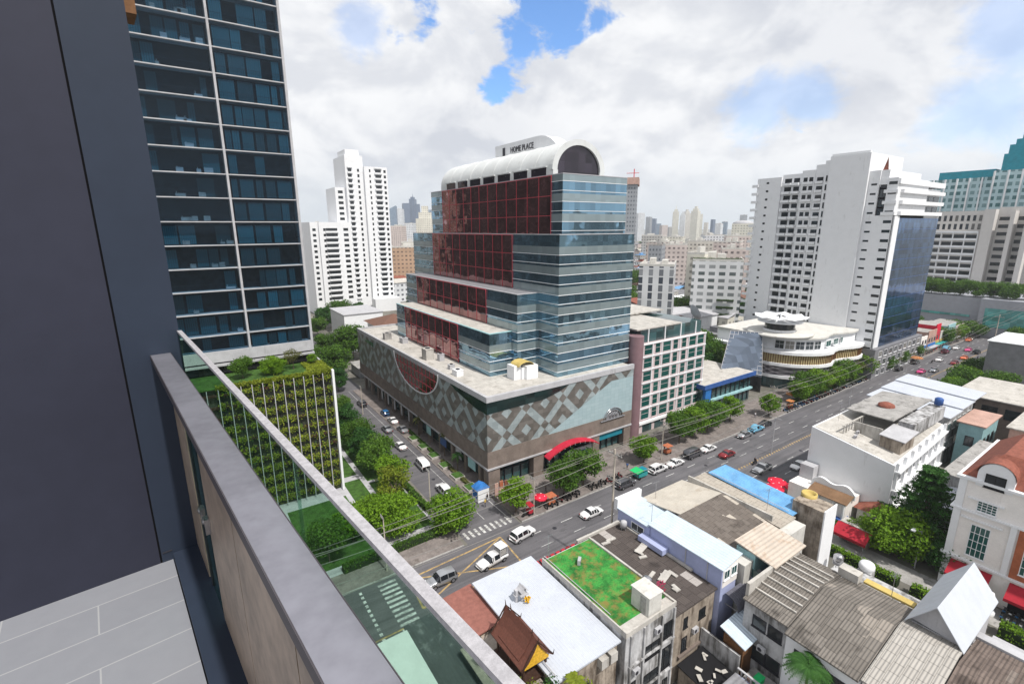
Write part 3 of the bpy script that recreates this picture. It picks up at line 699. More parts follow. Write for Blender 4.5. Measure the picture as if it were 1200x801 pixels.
for i, z in enumerate(fl[:-1]):
    for (a, b, full) in ((-.5 - 12, 8.35, False), (8.85, TX1 - .1, True)):
        if z < 83.5: pass
        w_ = MB(); w_.box(a + .05, b - .05, TY + .05, TY + .09, z + .2, z + 3.75); w_.build('window', tg, T)
        # curtains and interior strips behind the glass
        x_ = a + .3
        while x_ < b - .6:
            ww = R.uniform(.8, 2.6); ww = min(ww, b - .2 - x_)
            if R.random() < (.8 if full else .42): 
                dd = .4 if full else R.choice((1.2, 1.7)); cm = MB(); k = max(2, int(ww / .28))
                for q in range(k): cm.box(x_ + ww * q / k, x_ + ww * (q + .86) / k, TY + dd + (.05 if q % 2 else 0), TY + dd + .05 + (.05 if q % 2 else 0), z + .25, z + 3.3)
                cm.build('curtain', cur, T)
            x_ += ww + R.uniform(.1, .5)
        rail = MB(); rail.box(a + .05, b - .05, TY + .12, TY + .16, z + 1.2, z + 1.26); rail.build('handrail', M['dkmetal'], T)
        if not full and z < 84:
            fm = MB()
            for q in range(R.randint(1, 3)):
                fx = R.uniform(0, 7.2); fm.box(fx, fx + R.uniform(.5, 1.5), TY + .5, TY + 1.2, z + .2, z + R.uniform(.5, 1.1)); fm.cyl((fx + .2, TY + .7, z + .2), (fx + .2, TY + .7, z + 1.0), .05, n=6)
            fm.build('balcony_furniture', M['lgrey'] if R.random() < .35 else M['conc'], T)
# lobby level behind the roof garden
MB().box(TX0, TX1 - .4, TY + 3, TY + 27, 24.3, 26.0).build('lobby_glazing', WGD, T)
for x in (3.5, 11, 19): MB().box(x - .3, x + .3, TY, TY + .6, 24.3, 26.0).build('lobby_column', M['conc'], T)

V = thing('green_wall_building', 'low building faced with hanging green planting behind tall white fins, below the dark tower', 'building', (8, 91, 0))
VX0, VX1, VY = -10.0, 20.9, 91.0
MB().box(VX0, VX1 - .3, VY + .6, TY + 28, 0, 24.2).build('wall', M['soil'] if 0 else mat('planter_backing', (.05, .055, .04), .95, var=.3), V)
f_ = MB(); x = VX1 - .35
MB().box(VX1 - .35, VX1 + .05, VY - .7, VY + .7, .1, 24.6).build('edge_fin', M['white'], V)
x = VX1 - 2.0
while x > VX0: MB().box(x - .055, x + .055, VY - .7, VY - .4, .3, 24.2).build('fin', M['lgrey'], V); x -= 1.66
pl = MB()
for k in range(11): pl.box(VX0, VX1 - .4, VY - .1, VY + .55, 1.4 + k * 2.15, 1.75 + k * 2.15)
pl.build('planter_trough', M['dkwood'], V)
MB().box(VX1 - .3, VX1 + .0, VY + .7, VY + 37, .1, 24.3).build('side_wall', M['lgrey'], V)
MB().box(VX0, VX1, VY - .2, VY + 9, 24.21, 24.35).build('roof_deck', M['grass'], V)
# ------------------------------------------------------------------ mauve and green-glass office block beside the tower
P = thing('green_glass_office', 'office block with mauve corner pillar, pale pink frames and green windows beside the mirror-glass tower', 'office building', (88, 75.5, 0))
px0, px1, py0, pz = 88.4, 113.0, 75.5, 22.8
MB().box(px0, px1, py0, 112, 0, pz).build('wall', M['pinkw'], P)
MB().cyl((86.6, 75.9, 0), (86.6, 75.9, 25.2), 1.75, n=20).box(85.0, 88.3, 75.9, 112, 0, 25.0).build('corner_pillar', M['pink'], P)
zs = [3.2 + 3.3 * i for i in range(6)]
xs = row(px0 + .5, px1 - .5, 7)
for i, xx in enumerate(xs):
    w = 3.0 if i in (0, 2, 5, 6) else 1.9
    for z in zs: win(P, xx, py0, z + .35, 0, w, 2.55, 'gs')
MB().box(px0 - .1, px1 + .2, py0 - .5, py0 + .3, 2.4, 3.0).build('street_canopy', M['white2'], P)
b_ = MB()
for z in zs[1:] + [pz]: b_.box(px0, px1 + .1, py0 - .25, py0 - .02, z - .16, z + .12)
for i in range(8): xx = px0 + .1 + (px1 - px0 - .3) * i / 7; b_.box(xx - .09, xx + .09, py0 - .22, py0 - .01, 3.0, pz - .17)
b_.build('facade_frame', M['white2'], P)
MB().box(px0 + .5, px1 - .6, py0 + 1.2, 110, pz, pz + 3.2).build('penthouse_glazing', M['shopglass'], P)
f_ = MB()
for xx in row(px0, px1, 4): f_.box(xx - .12, xx + .12, py0 + .9, py0 + 1.15, pz, pz + 3.3)
f_.build('penthouse_frame', M['white2'], P)
MB().box(px0 - 1, px1 - 9, py0 + 1, 96, pz + 3.3, pz + 3.6).box(px0 - 1, px1 + .4, 90, 112, pz + 3.9, pz + 4.2).build('roof_slab', M['concl'], P)
MB().box(px0, px0 + 9, 98, 108, pz + 4.2, pz + 6.2).build('roof_plant_room', M['brownroof'], P)
for x in row(px0 + 1, px1 - 1, 5): MB().box(x - 1.7, x + 1.7, py0 - .06, py0 + .1, .1, 2.3).build('shop_opening', M['shopglass'], P)
d_ = thing('satellite_dish', 'large grey mesh satellite dish on the right end of the green-glass office roof', 'satellite dish', (113.5, 80, 24.5))
q = MB(); prof = [(0, 0), (.8, .08), (1.6, .35), (2.3, .8)]; q.lathe((0, 0, 0), prof, 20)
Q = Matrix.Rotation(rad(65), 4, 'Y') @ Matrix.Rotation(rad(20), 4, 'X'); q.v = [tuple(Q @ Vector(v) + Vector((113.2, 80, 27.2))) for v in q.v]; q.build('dish', M['lgrey'], d_)
MB().cyl((112.8, 80, pz), (113.2, 80, 27.2), .12, n=8).build('mast', M['lgrey'], d_)

# ------------------------------------------------------------------ blue glass showroom with a tilted louvred glass screen
Q_ = thing('blue_showroom', 'low showroom with white flat roof, blue fascia and dark glass front beside the green-glass office', 'building', (112, 73, 0))
bx0, bx1, by0, bz = 111.4, 134.6, 73.4, 8.6
MB().box(bx0, bx1, by0 + .6, 91, 0, bz - .3).build('glass_front', M['shopglass'], Q_)
MB().box(bx0 - .4, bx1 + .6, by0 - .3, 91, bz - .3, bz + .1).build('roof', M['concl'], Q_)
MB().box(bx0 - .5, bx1 + .8, by0 - .55, by0 - .31, bz - .9, bz + .3).box(bx0 - .6, bx0 - .41, by0 - .31, 91, bz - .9, bz + .3).build('blue_fascia', M['blue'], Q_)
MB().box(bx0 + .5, bx0 + 3, by0 - .2, by0 + .59, 0, bz - .91).build('blue_pier', M['bblue'], Q_)
MB().box(bx0 + 3, bx1, by0 - .35, by0 + .5, 3.7, 4.2).build('teal_band', M['ltteal'], Q_)
f_ = MB()
for x in row(bx0 + 3, bx1, 9): f_.box(x - .07, x + .07, by0 + .35, by0 + .58, .1, bz - .4)
f_.build('mullion', M['dkmetal'], Q_)
L_ = thing('tilted_glass_screen', 'sloping grey louvred glass screen rising behind the blue showroom', 'building', (134, 78, 0))
P4 = [Vector((129.3, 80.3, bz + .2)), Vector((143.2, 75.2, 5.5)), Vector((148.6, 79.4, 17.5)), Vector((143.6, 87.0, 17.5))]
MB().slab([tuple(v) for v in P4], .5).build('glass_slope', glassmat('slope_glass', (.12, .15, .20), .2, .01, (2, 2), metal=.5), L_)
f_ = MB()
for i in range(11):
    a = P4[0].lerp(P4[3], i / 10); b = P4[1].lerp(P4[2], i / 10); f_.bar(a + Vector((0, 0, .1)), b + Vector((0, 0, .1)), .22)
for i in range(9):
    a = P4[0].lerp(P4[1], i / 8); b = P4[3].lerp(P4[2], i / 8); f_.bar(a + Vector((0, 0, .16)), b + Vector((0, 0, .16)), .14)
f_.build('louvre', M['lgrey'], L_)
MB().add([tuple(P4[1]), tuple(P4[2]), (148.6, 79.4, 0), (143.2, 75.2, 0)], [(0, 1, 2, 3)]).add([tuple(P4[3]), (143.6, 87, 0), (148.6, 79.4, 0), tuple(P4[2])], [(0, 1, 2, 3)]).build('side_wall', M['grey'], L_)

# ------------------------------------------------------------------ round-fronted cream shopping building
K = thing('round_mall', 'cream shopping building with curved banded front and round canopy on its roof', 'building', (165, 80, 0))
def outline(g, x0=150.0, x1=196.0, y0=65.5, y1=97):
    pts = []
    for i in range(9): a = math.pi + math.pi / 2 * i / 8; pts.append((x0 + 14 + (14 + g) * math.cos(a), y0 + 14 + (14 + g) * math.sin(a)))
    for i in range(1, 7): u = i / 7; pts.append((x0 + 14 + (x1 - x0 - 24) * u, y0 - g + 1.2 * math.sin(u * 6.28)))
    for i in range(7): a = -math.pi / 2 + math.pi / 2 * i / 6; pts.append((x1 - 10 + (10 + g) * math.cos(a), y0 + 10 + (10 + g) * math.sin(a)))
    return pts + [(x1 + g, y1), (x0 - g, y1)]
MB().prism(outline(-.9), 0, 4).build('arcade', M['shopglass'], K)
for i, (z0, z1, g) in enumerate(((3.6, 4.5, .5), (7.6, 8.5, .8), (11.4, 12.3, .8))): MB().prism(outline(g), z0, z1).build('white_ledge', M['white2'], K)
lm, t, p = newmat('dark_lattice'); x, y, z, g = worldco(t); s_ = x * .9 + y * .6
k1 = (((s_ + z * 1.2) / 1.6).frac() - .5).abs().gt(.36).max((((s_ - z * 1.2) / 1.6).frac() - .5).abs().gt(.36))
t.links.new(mixc(t, k1, (.05, .045, .055), (.30, .28, .30)), p.inputs['Base Color'])
MB().prism(outline(0), 4.5, 7.6).build('lattice_band', lm, K)
ym = mat('yellow_slats', (.46, .38, .20), .7, var=.1)
MB().prism(outline(.1), 8.5, 11.4).build('yellow_band', ym, K)
f_ = MB(); o1 = outline(.22)
for i in range(len(o1) - 4):
    a, b = Vector(o1[i]), Vector(o1[i + 1])
    for j in range(4): q = a.lerp(b, j / 4); f_.box(q.x - .08, q.x + .08, q.y - .08, q.y + .08, 8.5, 11.4)
f_.build('slat', M['wood'], K)
MB().box(171, 176.5, 64.3, 64.6, 4.8, 7.3).build('poster', M['orange'], K)
MB().prism(outline(-2.2), 12.3, 16.0).build('upper_wall', M['white2'], K)
for i in range(5): a = math.pi * 1.1 + i * .24; win(K, 164 + 11.85 * math.cos(a), 79.5 + 11.85 * math.sin(a), 12.6, a + math.pi / 2, 2.6, 2.7, 'w')
for x in (166, 171, 176, 181, 186): win(K, x, 67.45, 13, 0, 3.2, 2.0, 'g')
MB().prism(outline(-1.4), 16.0, 16.5).build('roof_slab', M['offw'], K)
c0 = (157.0, 78.6)
MB().lathe((*c0, 0), [(9.2, 16.52), (9.8, 17.0), (9.4, 17.4), (0, 17.6)], 40).build('round_terrace', M['offw'], K)
MB().cyl((*c0, 17.4), (*c0, 20.4), 4.4, n=28).build('drum_glazing', WGD, K)
MB().lathe((*c0, 0), [(4.6, 17.5), (4.6, 18.2)], 28).lathe((*c0, 0), [(4.4, 20.2), (6.6, 20.5), (6.6, 20.7), (3, 21.0), (0, 21.1)], 36).build('drum_roof', M['white2'], K)
cnp = MB()
for i in range(9):
    a = 2 * math.pi * i / 9; a2 = 2 * math.pi * (i + 1) / 9; am = (a + a2) / 2; r1_, r2_ = 8.0, 7.2
    cx, cy = c0; f0 = lambda r, an, z: (cx + r * math.cos(an), cy + r * math.sin(an), z)
    cnp.slab([f0(1.2, am, 22.2), f0(r2_, a, 21.9), f0(r1_, am, 22.4), f0(r2_, a2, 21.9)], .12)
cnp.build('petal_canopy', M['white2'], K)
MB().cyl((*c0, 21.4), (*c0, 23), .3, n=8).build('canopy_post', M['white2'], K)

# ------------------------------------------------------------------ white apartment slab complex
H_ = thing('white_apartment_complex', 'tall white apartment complex with blank slab wall and stepped balconies, with a blue glass corner', 'apartment tower', (185, 63, 0))
hx = 185.5
seg = [  # y0, y1, x front, top
    (98.5, 107.5, hx + .0, 67.5), (91.5, 98.5, hx + .8, 68.2), (87.2, 91.5, hx + .2, 69.0), (84.0, 87.2, hx + .4, 70.5), (82.3, 84.0, hx - .4, 71.5), (70.6, 82.3, hx - 1.2, 72.6), (67.6, 70.6, hx, 67.0), (65.4, 67.6, hx + .6, 67.0), (62.6, 65.4, hx, 64.5)]
w_ = MB()
for y0, y1, xx, zt in seg: w_.box(xx, xx + 26, y0 + .01, y1 - .01, 0, zt)
w_.build('wall', M['white'], H_)
MB().box(hx - 1.0, hx + .2, 71.0, 82.0, 72.61, 73.2).build('roof_parapet', M['white2'], H_)
R = random.Random(5)
fz = [6 + 2.92 * i for i in range(21)]
for z in fz:
    if z < 66: win(H_, hx, 103.5, z + 1, -math.pi / 2, .9, .7, 'n')
    for s0, w in ((96.4, 2.4), (93.4, 2.0)):
        if z < 65.5: win(H_, hx + .8, s0, z + .9, -math.pi / 2, w, 1.45, 'k')
    if z < 66: win(H_, hx + .2, 90.2, z + .9, -math.pi / 2, 1.3, 1.3, 'k'); win(H_, hx + .2, 88.3, z + .9, -math.pi / 2, 1.3, 1.3, 'k')
    if z < 67: win(H_, hx + .4, 85.5, z + .9, -math.pi / 2, 2.0, 1.1, 'k')
    if z < 68: win(H_, hx - .4, 83.1, z + .5, -math.pi / 2, .5, 1.8, 'k')
    if z < 64: win(H_, hx, 69.0, z + 1, -math.pi / 2, 1.6, .6, 'n'); win(H_, hx + .6, 66.5, z + .2, -math.pi / 2, 1.7, 2.4, 'd'); win(H_, hx, 63.9, z + 1, -math.pi / 2, 2.2, .9, 'n')
def balconies(root, L, m_, name='balcony'):
    L = sorted(L, key=lambda e: (Vector((e[0], e[2], e[4])) - EYE).length)
    for e in L[:100]: MB().box(*e).build(name, m_, root)
    if len(L) > 100:
        q = MB()
        for e in L[100:]: q.box(*e)
        q.build(name, m_, root, kind='stuff')
bl = []
for z in fz:
    if z < 65.5:
        bl += [(hx - .7, hx + .79, s0 - w / 2, s0 + w / 2, z - .1, z + .75) for s0, w in ((96.4, 2.9), (93.4, 2.5))]
        bl += [(hx - .4, hx + .19, 87.6, 91.0, z - .1, z + .7), (hx - .3, hx + .39, 84.4, 86.8, z, z + .7), (hx - .5, hx + .01, 106.9, 109.2, z, z + 1)]
balconies(H_, bl, M['white2'])
rr = MB().slab([(hx + 2, 68, 67), (hx + 2, 66.4, 67), (hx + 2.2, 67, 71)], .8); rr.build('roof_frame', M['terr'], H_)
# the lower wing with the blue glass corner
wx0, wx1, wy = hx, 226.0, 62.6
MB().box(wx0 + .01, wx1, wy + .01, 84, 0, 53.2).box(wx0 + .6, wx1 - .5, wy + .01 + .6, 84, 53.21, 62).build('wing_wall', M['white'], H_)
MB().box(wx0 + 4.5, wx1 - .8, wy - .3, wy, 10.5, 52.4).box(wx1, wx1 + .3, wy + .3, 80, 10.5, 52.4).build('blue_glass_wall', M['blueglass'], H_)
gk = MB()
for i in range(1, 14): gk.box(wx0 + 4.5, wx1 - .8, wy - .34, wy - .3, 10.5 + 3.2 * i - .04, 10.5 + 3.2 * i + .04)
gk.build('glass_joint', M['blue'], H_)
for z in (53.25, 56.6, 60): MB().box(wx0 + 3, wx1 - .2, wy - .9, wy + .59, z, z + 1.15).build('balcony', M['white2'], H_); MB().box(wx0 - .3, wx0 + .59, wy - .3, 66, z, z + 1.0).build('balcony', M['white2'], H_)
MB().box(wx0 + .2, wx1 - .2, wy - .5, 84, 62.6, 64.2).build('roof_slab', M['white2'], H_); MB().box(wx0 + .5, wx0 + 4.4, wy - .4, wy, 10.5, 53).build('corner_panel', M['white2'], H_)
for z in (54.4, 57.8):
    for x in row(wx0 + 4, wx1 - 1, 7): win(H_, x, wy + .58, z, 0, 4.6, 1.9, 'k')
MB().box(wx0 - .3, wx1 + 1.2, wy - 1.5, 80, 0, 10.3).build('podium', M['grey'], H_)
for x in row(wx0 + 2, wx1, 9):
    for z in (1, 4.2, 7.3): win(H_, x, wy - 1.5, z, 0, 2.6, 2.1, 'w')
for yv in row(64, 79, 5):
    for z in (4.2, 7.3): win(H_, wx0 - .3, yv, z, -math.pi / 2, 2.2, 1.8, 'd')
MB().box(wx0 - 6, wx0 - .31, 67, 80, 0, 5).box(wx0 - 6.2, wx0 - .31, 66.5, 67, 4, 8).build('turquoise_sign', M['ltteal'], H_)

# ------------------------------------------------------------------ beige hotel slab, turquoise tower behind it, grey mall in front
Hh = thing('beige_hotel', 'wide beige hotel slab with long balcony rows behind the grey mall', 'hotel', (350, 60, 0))
X_ = 350.0
MB().box(X_, X_ + 30, 78, 104, 5, 46.5).box(X_ - 2, X_ + 30, 73.6, 78, 5, 58).box(X_ + 4, X_ + 30, 40, 73.6, 5, 59).box(X_ + 4, X_ + 30, 78, 101.5, 46.5, 57.5).build('wall', mat('hotel_beige', (.57, .55, .53), .8, var=.03), Hh)
MB().box(X_ - 3.5, X_ + 3.99, 66, 67.6, 5, 57).box(X_ - 3.5, X_ + 3.99, 60, 62, 5, 57).build('pier', MATS['hotel_beige'], Hh)
for i in range(9):
    z = 12.5 + i * 3.85
    for yv in (101.3, 96.4, 91.4, 86.6, 81.6): win(Hh, X_, yv, z, -math.pi / 2, 4.4, 1.9, 'n')
for i in range(12):
    z = 10 + i * 3.85; win(Hh, X_ + 4, 70.7, z, -math.pi / 2, 4.4, 1.8, 'n'); win(Hh, X_ + 4, 64.2, z, -math.pi / 2, 3.2, 1.9, 'n')
for yv in row(79, 101, 9):
    for z in (48, 52.4): win(Hh, X_ + 4, yv, z, -math.pi / 2, 1.2, 2.8, 'd')
for i in range(10): MB().box(X_ - .9, X_ - .05, 79, 104, 11.4 + i * 3.85, 12.4 + i * 3.85).build('balcony', M['white2'], Hh)
for yv in (79, 84, 89, 94, 99, 104): MB().box(X_ - .97, X_ - .91, yv - .2, yv + .2, 8, 46.5).build('rib', M['white2'], Hh)
Tt = thing('turquoise_tower', 'turquoise and white balcony tower with stepped turquoise crown, behind the beige hotel', 'apartment tower', (420, 100, 0))
X_ = 420.0
tealf = gridfacade('turquoise_facade', (.42, .58, .62), (.03, .13, .14), 3.4, 4.0, .62, .55)
MB().box(X_, X_ + 25, 93, 128, 0, 79).box(X_ - 3, X_ + 25, 40, 93, 0, 82).build('wall', tealf, Tt)
tq = mat('turquoise_crown', (.01, .25, .33), .4, var=.1)
MB().box(X_ + .5, X_ + 25, 93, 120, 79, 83.5).box(X_ - 2.5, X_ + 25, 40, 90, 82, 91.5).box(X_ - 2, X_ + 25, 40, 88.4, 91.5, 96.5).box(X_ - 1, X_ + 25, 40, 86.2, 96.5, 99.5).box(X_, X_ + 25, 40, 84, 99.5, 108).build('turquoise_crown', tq, Tt)
for yv in (128, 122, 116, 110, 104, 98, 92.2, 86, 80, 74, 68, 62): MB().box(X_ - (1.2 if yv > 92.5 else 4.2), X_ - (.05 if yv > 92.5 else 3.05), yv - .35, yv + .35, 0, 79 if yv > 92.5 else 82).build('white_rib', M['white2'], Tt)
Mm = thing('grey_mall', 'long grey mall block with green glass corner and hedge on its roof, before the hotel', 'building', (300, 45, 0))
MB().box(305, 345, 62, 92, 0, 17.2).box(300, 345, 20, 62, 0, 17.5).build('wall', mat('mall_panel', (.33, .34, .38), .6, var=.05), Mm)
MB().box(304.6, 304.99, 66, 90, 8, 9).box(299.7, 299.99, 42, 60, 5, 13.5).box(299.7, 299.99, 22, 38, 4, 15).build('green_glazing', glassmat('mall_glass', (.08, .30, .29), .15, .01, (2, 2), k=.4), Mm)
# small shops between the blue corner tower and the mall
shops = [(230, 62.5, 9, 11, 7.5, 'cream', 'cream corner shop with striped first-floor sign'), (240, 62.5, 9, 11, 9, 'salmon', 'salmon shophouse next to the cream corner shop'), (250, 63, 5, 11, 10.5, 'redb', 'narrow bright red shophouse'),
         (256, 63, 8, 12, 7, 'offw', 'off-white low shop right of the red shophouse'), (265, 63, 9, 12, 8.5, 'ltteal', 'pale blue shophouse with white front'), (275, 63, 12, 12, 7, 'pinkw', 'pale pink row of shops below the mall'),
         (288, 63, 11, 12, 6.5, 'cream', 'low cream shop beside the mall'), (198, 59.9, 0, 0, 0, '', '')]
for (x, y, w, d, h, mm, lb) in shops:
    if not w: continue
    s_ = thing('shophouse', lb, 'shop', (x + w / 2, y, 0)); MB().box(x, x + w, y, y + d, 0, h, 0, 1).box(x, x + w, y, y + .3, h, h + .6, 0).build('wall', [M[mm], M['conc']], s_)
    MB().box(x, x + w, y - 1.6, y - .05, 2.9, 3.1).build('awning', M['lgrey'] if w > 8 else M['tealaw'], s_)
    MB().box(x + .3, x + w - .3, y - .2, y - .06, 3.3, 4.3).build('sign_board', M['bblue'] if w > 8 else M['yell'], s_)
    for xx in row(x, x + w, max(1, int(w / 3))):
        win(s_, xx, y, .2, 0, 2.2, 2.5, 'k')
        if h > 7: win(s_, xx, y, 5.2, 0, 1.6, 1.3, 'd')

# ------------------------------------------------------------------ white apartment tower in the left distance
Lw = thing('white_balcony_tower', 'tall white balcony tower with lower wing, seen between the dark tower and the mirror-glass tower', 'apartment tower', (95, 299, 0))
MB().box(97, 111, 299, 325, 0, 86, 0).box(86.5, 97, 301, 325, 0, 92, 0).box(80.5, 86.5, 304, 325, 0, 74, 0).box(88, 96, 304, 320, 92, 95.5, 0).box(63.5, 80.5, 299, 325, 0, 54, 0).box(68, 80.5, 297.5, 299, 0, 54).box(80.5, 86.5, 299, 303.99, 0, 54).build('wall', M['white2'], Lw)
for i in range(25):
    z = 9 + i * 3.08
    for x, w in ((100.3, .9), (105.3, 3.6), (109.4, 1.4)): win(Lw, x, 299, z, 0, w, 1.6, 'n')
    for x, w in ((89.0, 2.2), (94.0, 1.2)):
        win(Lw, x, 301, z, 0, w, 1.7, 'n')
    if i < 21: win(Lw, 83.5, 304 if z > 52 else 299, z, 0, 2.8, 1.6, 'n')
    if i < 14: win(Lw, 75, 297.5, z, 0, 6.4, 1.6, 'n'); win(Lw, 65.6, 299, z, 0, 1.8, 1.5, 'n'); win(Lw, 71, 297.5, z, 0, 1.4, 1.5, 'n')
bl = [(103, 107.6, 298.2, 298.99, 8.0 + i * 3.08, 8.85 + i * 3.08) for i in range(26)] + [(87.6, 90.6, 300.2, 300.99, 8.0 + i * 3.08, 8.85 + i * 3.08) for i in range(26)] + [(71.5, 78.6, 296.7, 297.49, 8.0 + i * 3.08, 8.85 + i * 3.08) for i in range(14)]
balconies(Lw, bl, M['white2'])
MB().box(96, 112, 292, 298.1, 0, 8).build('podium', M['white'], Lw)
# low buildings by the far end of the side street
def house(name, lb, cat, x0, x1, y0, y1, h, m_, roof='flat', rm=None, over=.4, wins=(), ridge=2.2, axis='x', fasc=None):
    o = thing(name, lb, cat, ((x0 + x1) / 2, (y0 + y1) / 2, 0)); MB().box(x0, x1, y0, y1, 0, h).build('wall', m_, o)
    rm = rm or M['concl']
    if roof == 'flat': MB().box(x0 - over, x1 + over, y0 - over, y1 + over, h, h + .25).build('roof', rm, o)
    elif roof == 'parapet':
        MB().quad((x0, y0, h + .02), (x1, y0, h + .02), (x1, y1, h + .02), (x0, y1, h + .02)).build('roof', rm, o)
        MB().box(x0 - .05, x0 + .2, y0, y1, h + .03, h + .8).box(x1 - .2, x1 + .05, y0, y1, h + .03, h + .8).box(x0 + .2, x1 - .2, y0 - .05, y0 + .2, h + .03, h + .8).box(x0 + .2, x1 - .2, y1 - .2, y1 + .05, h + .03, h + .8).build('parapet', m_, o)
    elif roof == 'hip':
        a, b, c_, d = x0 - over, x1 + over, y0 - over, y1 + over; k = min(b - a, d - c_) / 2
        if b - a > d - c_: r1, r2 = (a + k, (c_ + d) / 2), (b - k, (c_ + d) / 2)
        else: r1, r2 = ((a + b) / 2, c_ + k), ((a + b) / 2, d - k)
        z = h + ridge; V_ = [(a, c_, h), (b, c_, h), (b, d, h), (a, d, h), (*r1, z), (*r2, z)]
        fs = [(0, 1, 5, 4), (1, 2, 5), (2, 3, 4, 5), (3, 0, 4)] if b - a > d - c_ else [(0, 1, 4), (1, 2, 5, 4), (2, 3, 5), (3, 0, 4, 5)]
        MB().add(V_, fs + [(3, 2, 1, 0)]).build('roof', rm, o)
    elif roof == 'gable':
        a, b, c_, d = x0 - over, x1 + over, y0 - over, y1 + over; z = h + ridge
        if axis == 'y':
            q = (a + b) / 2; MB().slab([(a, c_, h), (q, c_, z), (q, d, z), (a, d, h)][::-1], .12).slab([(q, c_, z), (b, c_, h), (b, d, h), (q, d, z)][::-1], .12).build('roof', rm, o)
            MB().add([(x0, y0, h), (x1, y0, h), ((x0 + x1) / 2, y0, z - .15)], [(0, 1, 2)]).add([(x0, y1, h), (x1, y1, h), ((x0 + x1) / 2, y1, z - .15)], [(0, 2, 1)]).build('gable', m_, o)
        else:
            q = (c_ + d) / 2; MB().slab([(a, c_, h), (b, c_, h), (b, q, z), (a, q, z)], .12).slab([(a, q, z), (b, q, z), (b, d, h), (a, d, h)], .12).build('roof', rm, o)
            MB().add([(x0, y0, h), (x0, y1, h), (x0, (y0 + y1) / 2, z - .15)], [(0, 1, 2)]).add([(x1, y0, h), (x1, y1, h), (x1, (y0 + y1) / 2, z - .15)], [(0, 2, 1)]).build('gable', m_, o)
    for (ax, s_, z, w, hh, st) in wins:
        if ax == '-x': win(o, x0, s_, z, -math.pi / 2, w, hh, st)
        elif ax == '-y': win(o, s_, y0, z, 0, w, hh, st)
    return o
house('white_box_house', 'white windowless box building below the white balcony tower', 'building', 58, 76, 222, 246, 12, M['white2'], 'flat', M['lgrey'])
house('hip_roof_house', 'white house with brown hipped roof beyond the far end of the mirror-glass podium', 'house', 66, 84, 196, 214, 10, M['white2'], 'hip', M['brownroof'], 1.5, [('-y', x, z, 2.4, 1.5, 'd') for x in (69, 73, 77, 81) for z in (2, 6.5)] + [('-x', y, 6.5, 2.2, 1.5, 'd') for y in (200, 206)], 3.5)
house('white_shed', 'small white shed by the bend at the far end of the side street', 'shed', 54, 64, 165, 180, 4.5, M['white'], 'flat', M['concl'], wins=[('-x', 172, 1.5, 2, 1.2, 'd')])
house('grey_shed', 'grey flat-roofed shed beside the small white shed', 'shed', 46, 53, 162, 172, 3.2, M['lgrey'], 'flat', M['conc'])
house('long_white_house', 'long low white house left of the brown hipped roof', 'house', 50, 62, 200, 216, 6.5, M['white2'], 'gable', M['concl'], wins=[('-y', x, 2, 2, 1.3, 'd') for x in (53, 57)], ridge=1.5)
# ------------------------------------------------------------------ roofs below the balcony, along the near side of the main road
wh = corrug('white_sheet_roof', (.49, .52, .58), 'y', .35, .5, .04, dirt=.08, dirtcol=(.4, .4, .42))
ltb = corrug('pale_blue_sheet_roof', (.50, .58, .66), 'y', .4, .5, .06, dirt=.15, dirtcol=(.35, .4, .45))
beigeroof = corrug('beige_sheet_roof', (.50, .46, .40), 'y', .4, .6, .08, dirt=.25, dirtcol=(.34, .27, .20))
bluer = corrug('blue_sheet_roof', (.14, .34, .60), 'y', .4, .5, .15, dirt=.12, dirtcol=(.3, .42, .52))
tileA = tileroof('old_brown_cement_tiles', (.085, .07, .062), (.20, .175, .155), (.5, .45, .39), 'y', .10)
tileB = tileroof('old_grey_cement_tiles', (.10, .09, .08), (.22, .20, .18), (.28, .25, .22), 'x', .03, (1.4, 1.1))
tileC = tileroof('pale_grey_cement_tiles', (.33, .31, .285), (.42, .40, .37), (.40, .38, .35), 'x', .02, (1.2, .9))
tileD = tileroof('dark_streaked_tiles', (.07, .055, .048), (.20, .16, .14), (.2, .17, .15), 'x', .02, (1.2, .5))
darkroof = tileroof('dark_tar_roof', (.055, .046, .044), (.115, .098, .09), (.45, .42, .4), 'y', .06, (1.2, 1.2))
# white-roofed building with a spirit house
z = 11.3
a = G(558, 700, z); b = G(628, 657, z); c = G(727, 745, z)
wx0, wx1, wy1, wy0 = 22.3, 30.5, 41.4, 26.6
W1 = thing('white_roof_building', 'building with a large plain white metal roof nearest the balcony', 'building', ((wx0 + wx1) / 2, 33, 0))
MB().box(wx0 + .3, wx1 - .1, wy0 + .4, wy1 - .3, 0, z - .45).build('wall', M['stain2'], W1)
MB().slab([(wx0, wy0, z - .25), (wx1, wy0, z - .25), (wx1, wy1, z), (wx0, wy1, z)], .18).build('roof', wh, W1)
for x in (28.2, 29.4): MB().box(x - .45, x + .45, wy0 - .25, wy0 + .39, z - 1.9, z - .9).build('air_conditioner', M['concl'], W1)
win(W1, 26, wy0 + .4, 7, 0, 1.6, 1.4, 'd')
W0 = thing('pale_flat_house', 'house with pale flat roof seen only through the green glass railing', 'house', (12, 36, 0))
MB().box(4, 14.2, 26, 41.0, 0, 9.3).build('wall', M['stain2'], W0); MB().box(3.8, 14.4, 25.8, 41.2, 9.3, 9.5).build('roof', mat('pale_roof_membrane', (.58, .60, .58), .7, var=.05), W0)
Wd = thing('dark_shed_roof', 'dark grey sheet-roofed house through the lower end of the glass railing', 'house', (17, 34, 0))
MB().box(14.6, 19.8, 26, 41.0, 0, 8.6).build('wall', M['stain2'], Wd); MB().slab([(14.5, 25.6, 8.8), (20.0, 25.6, 9.0), (20.0, 42.5, 9.0), (14.5, 42.5, 8.8)], .15).build('roof', corrug('dark_sheet', (.075, .08, .085), 'y', .5), Wd)
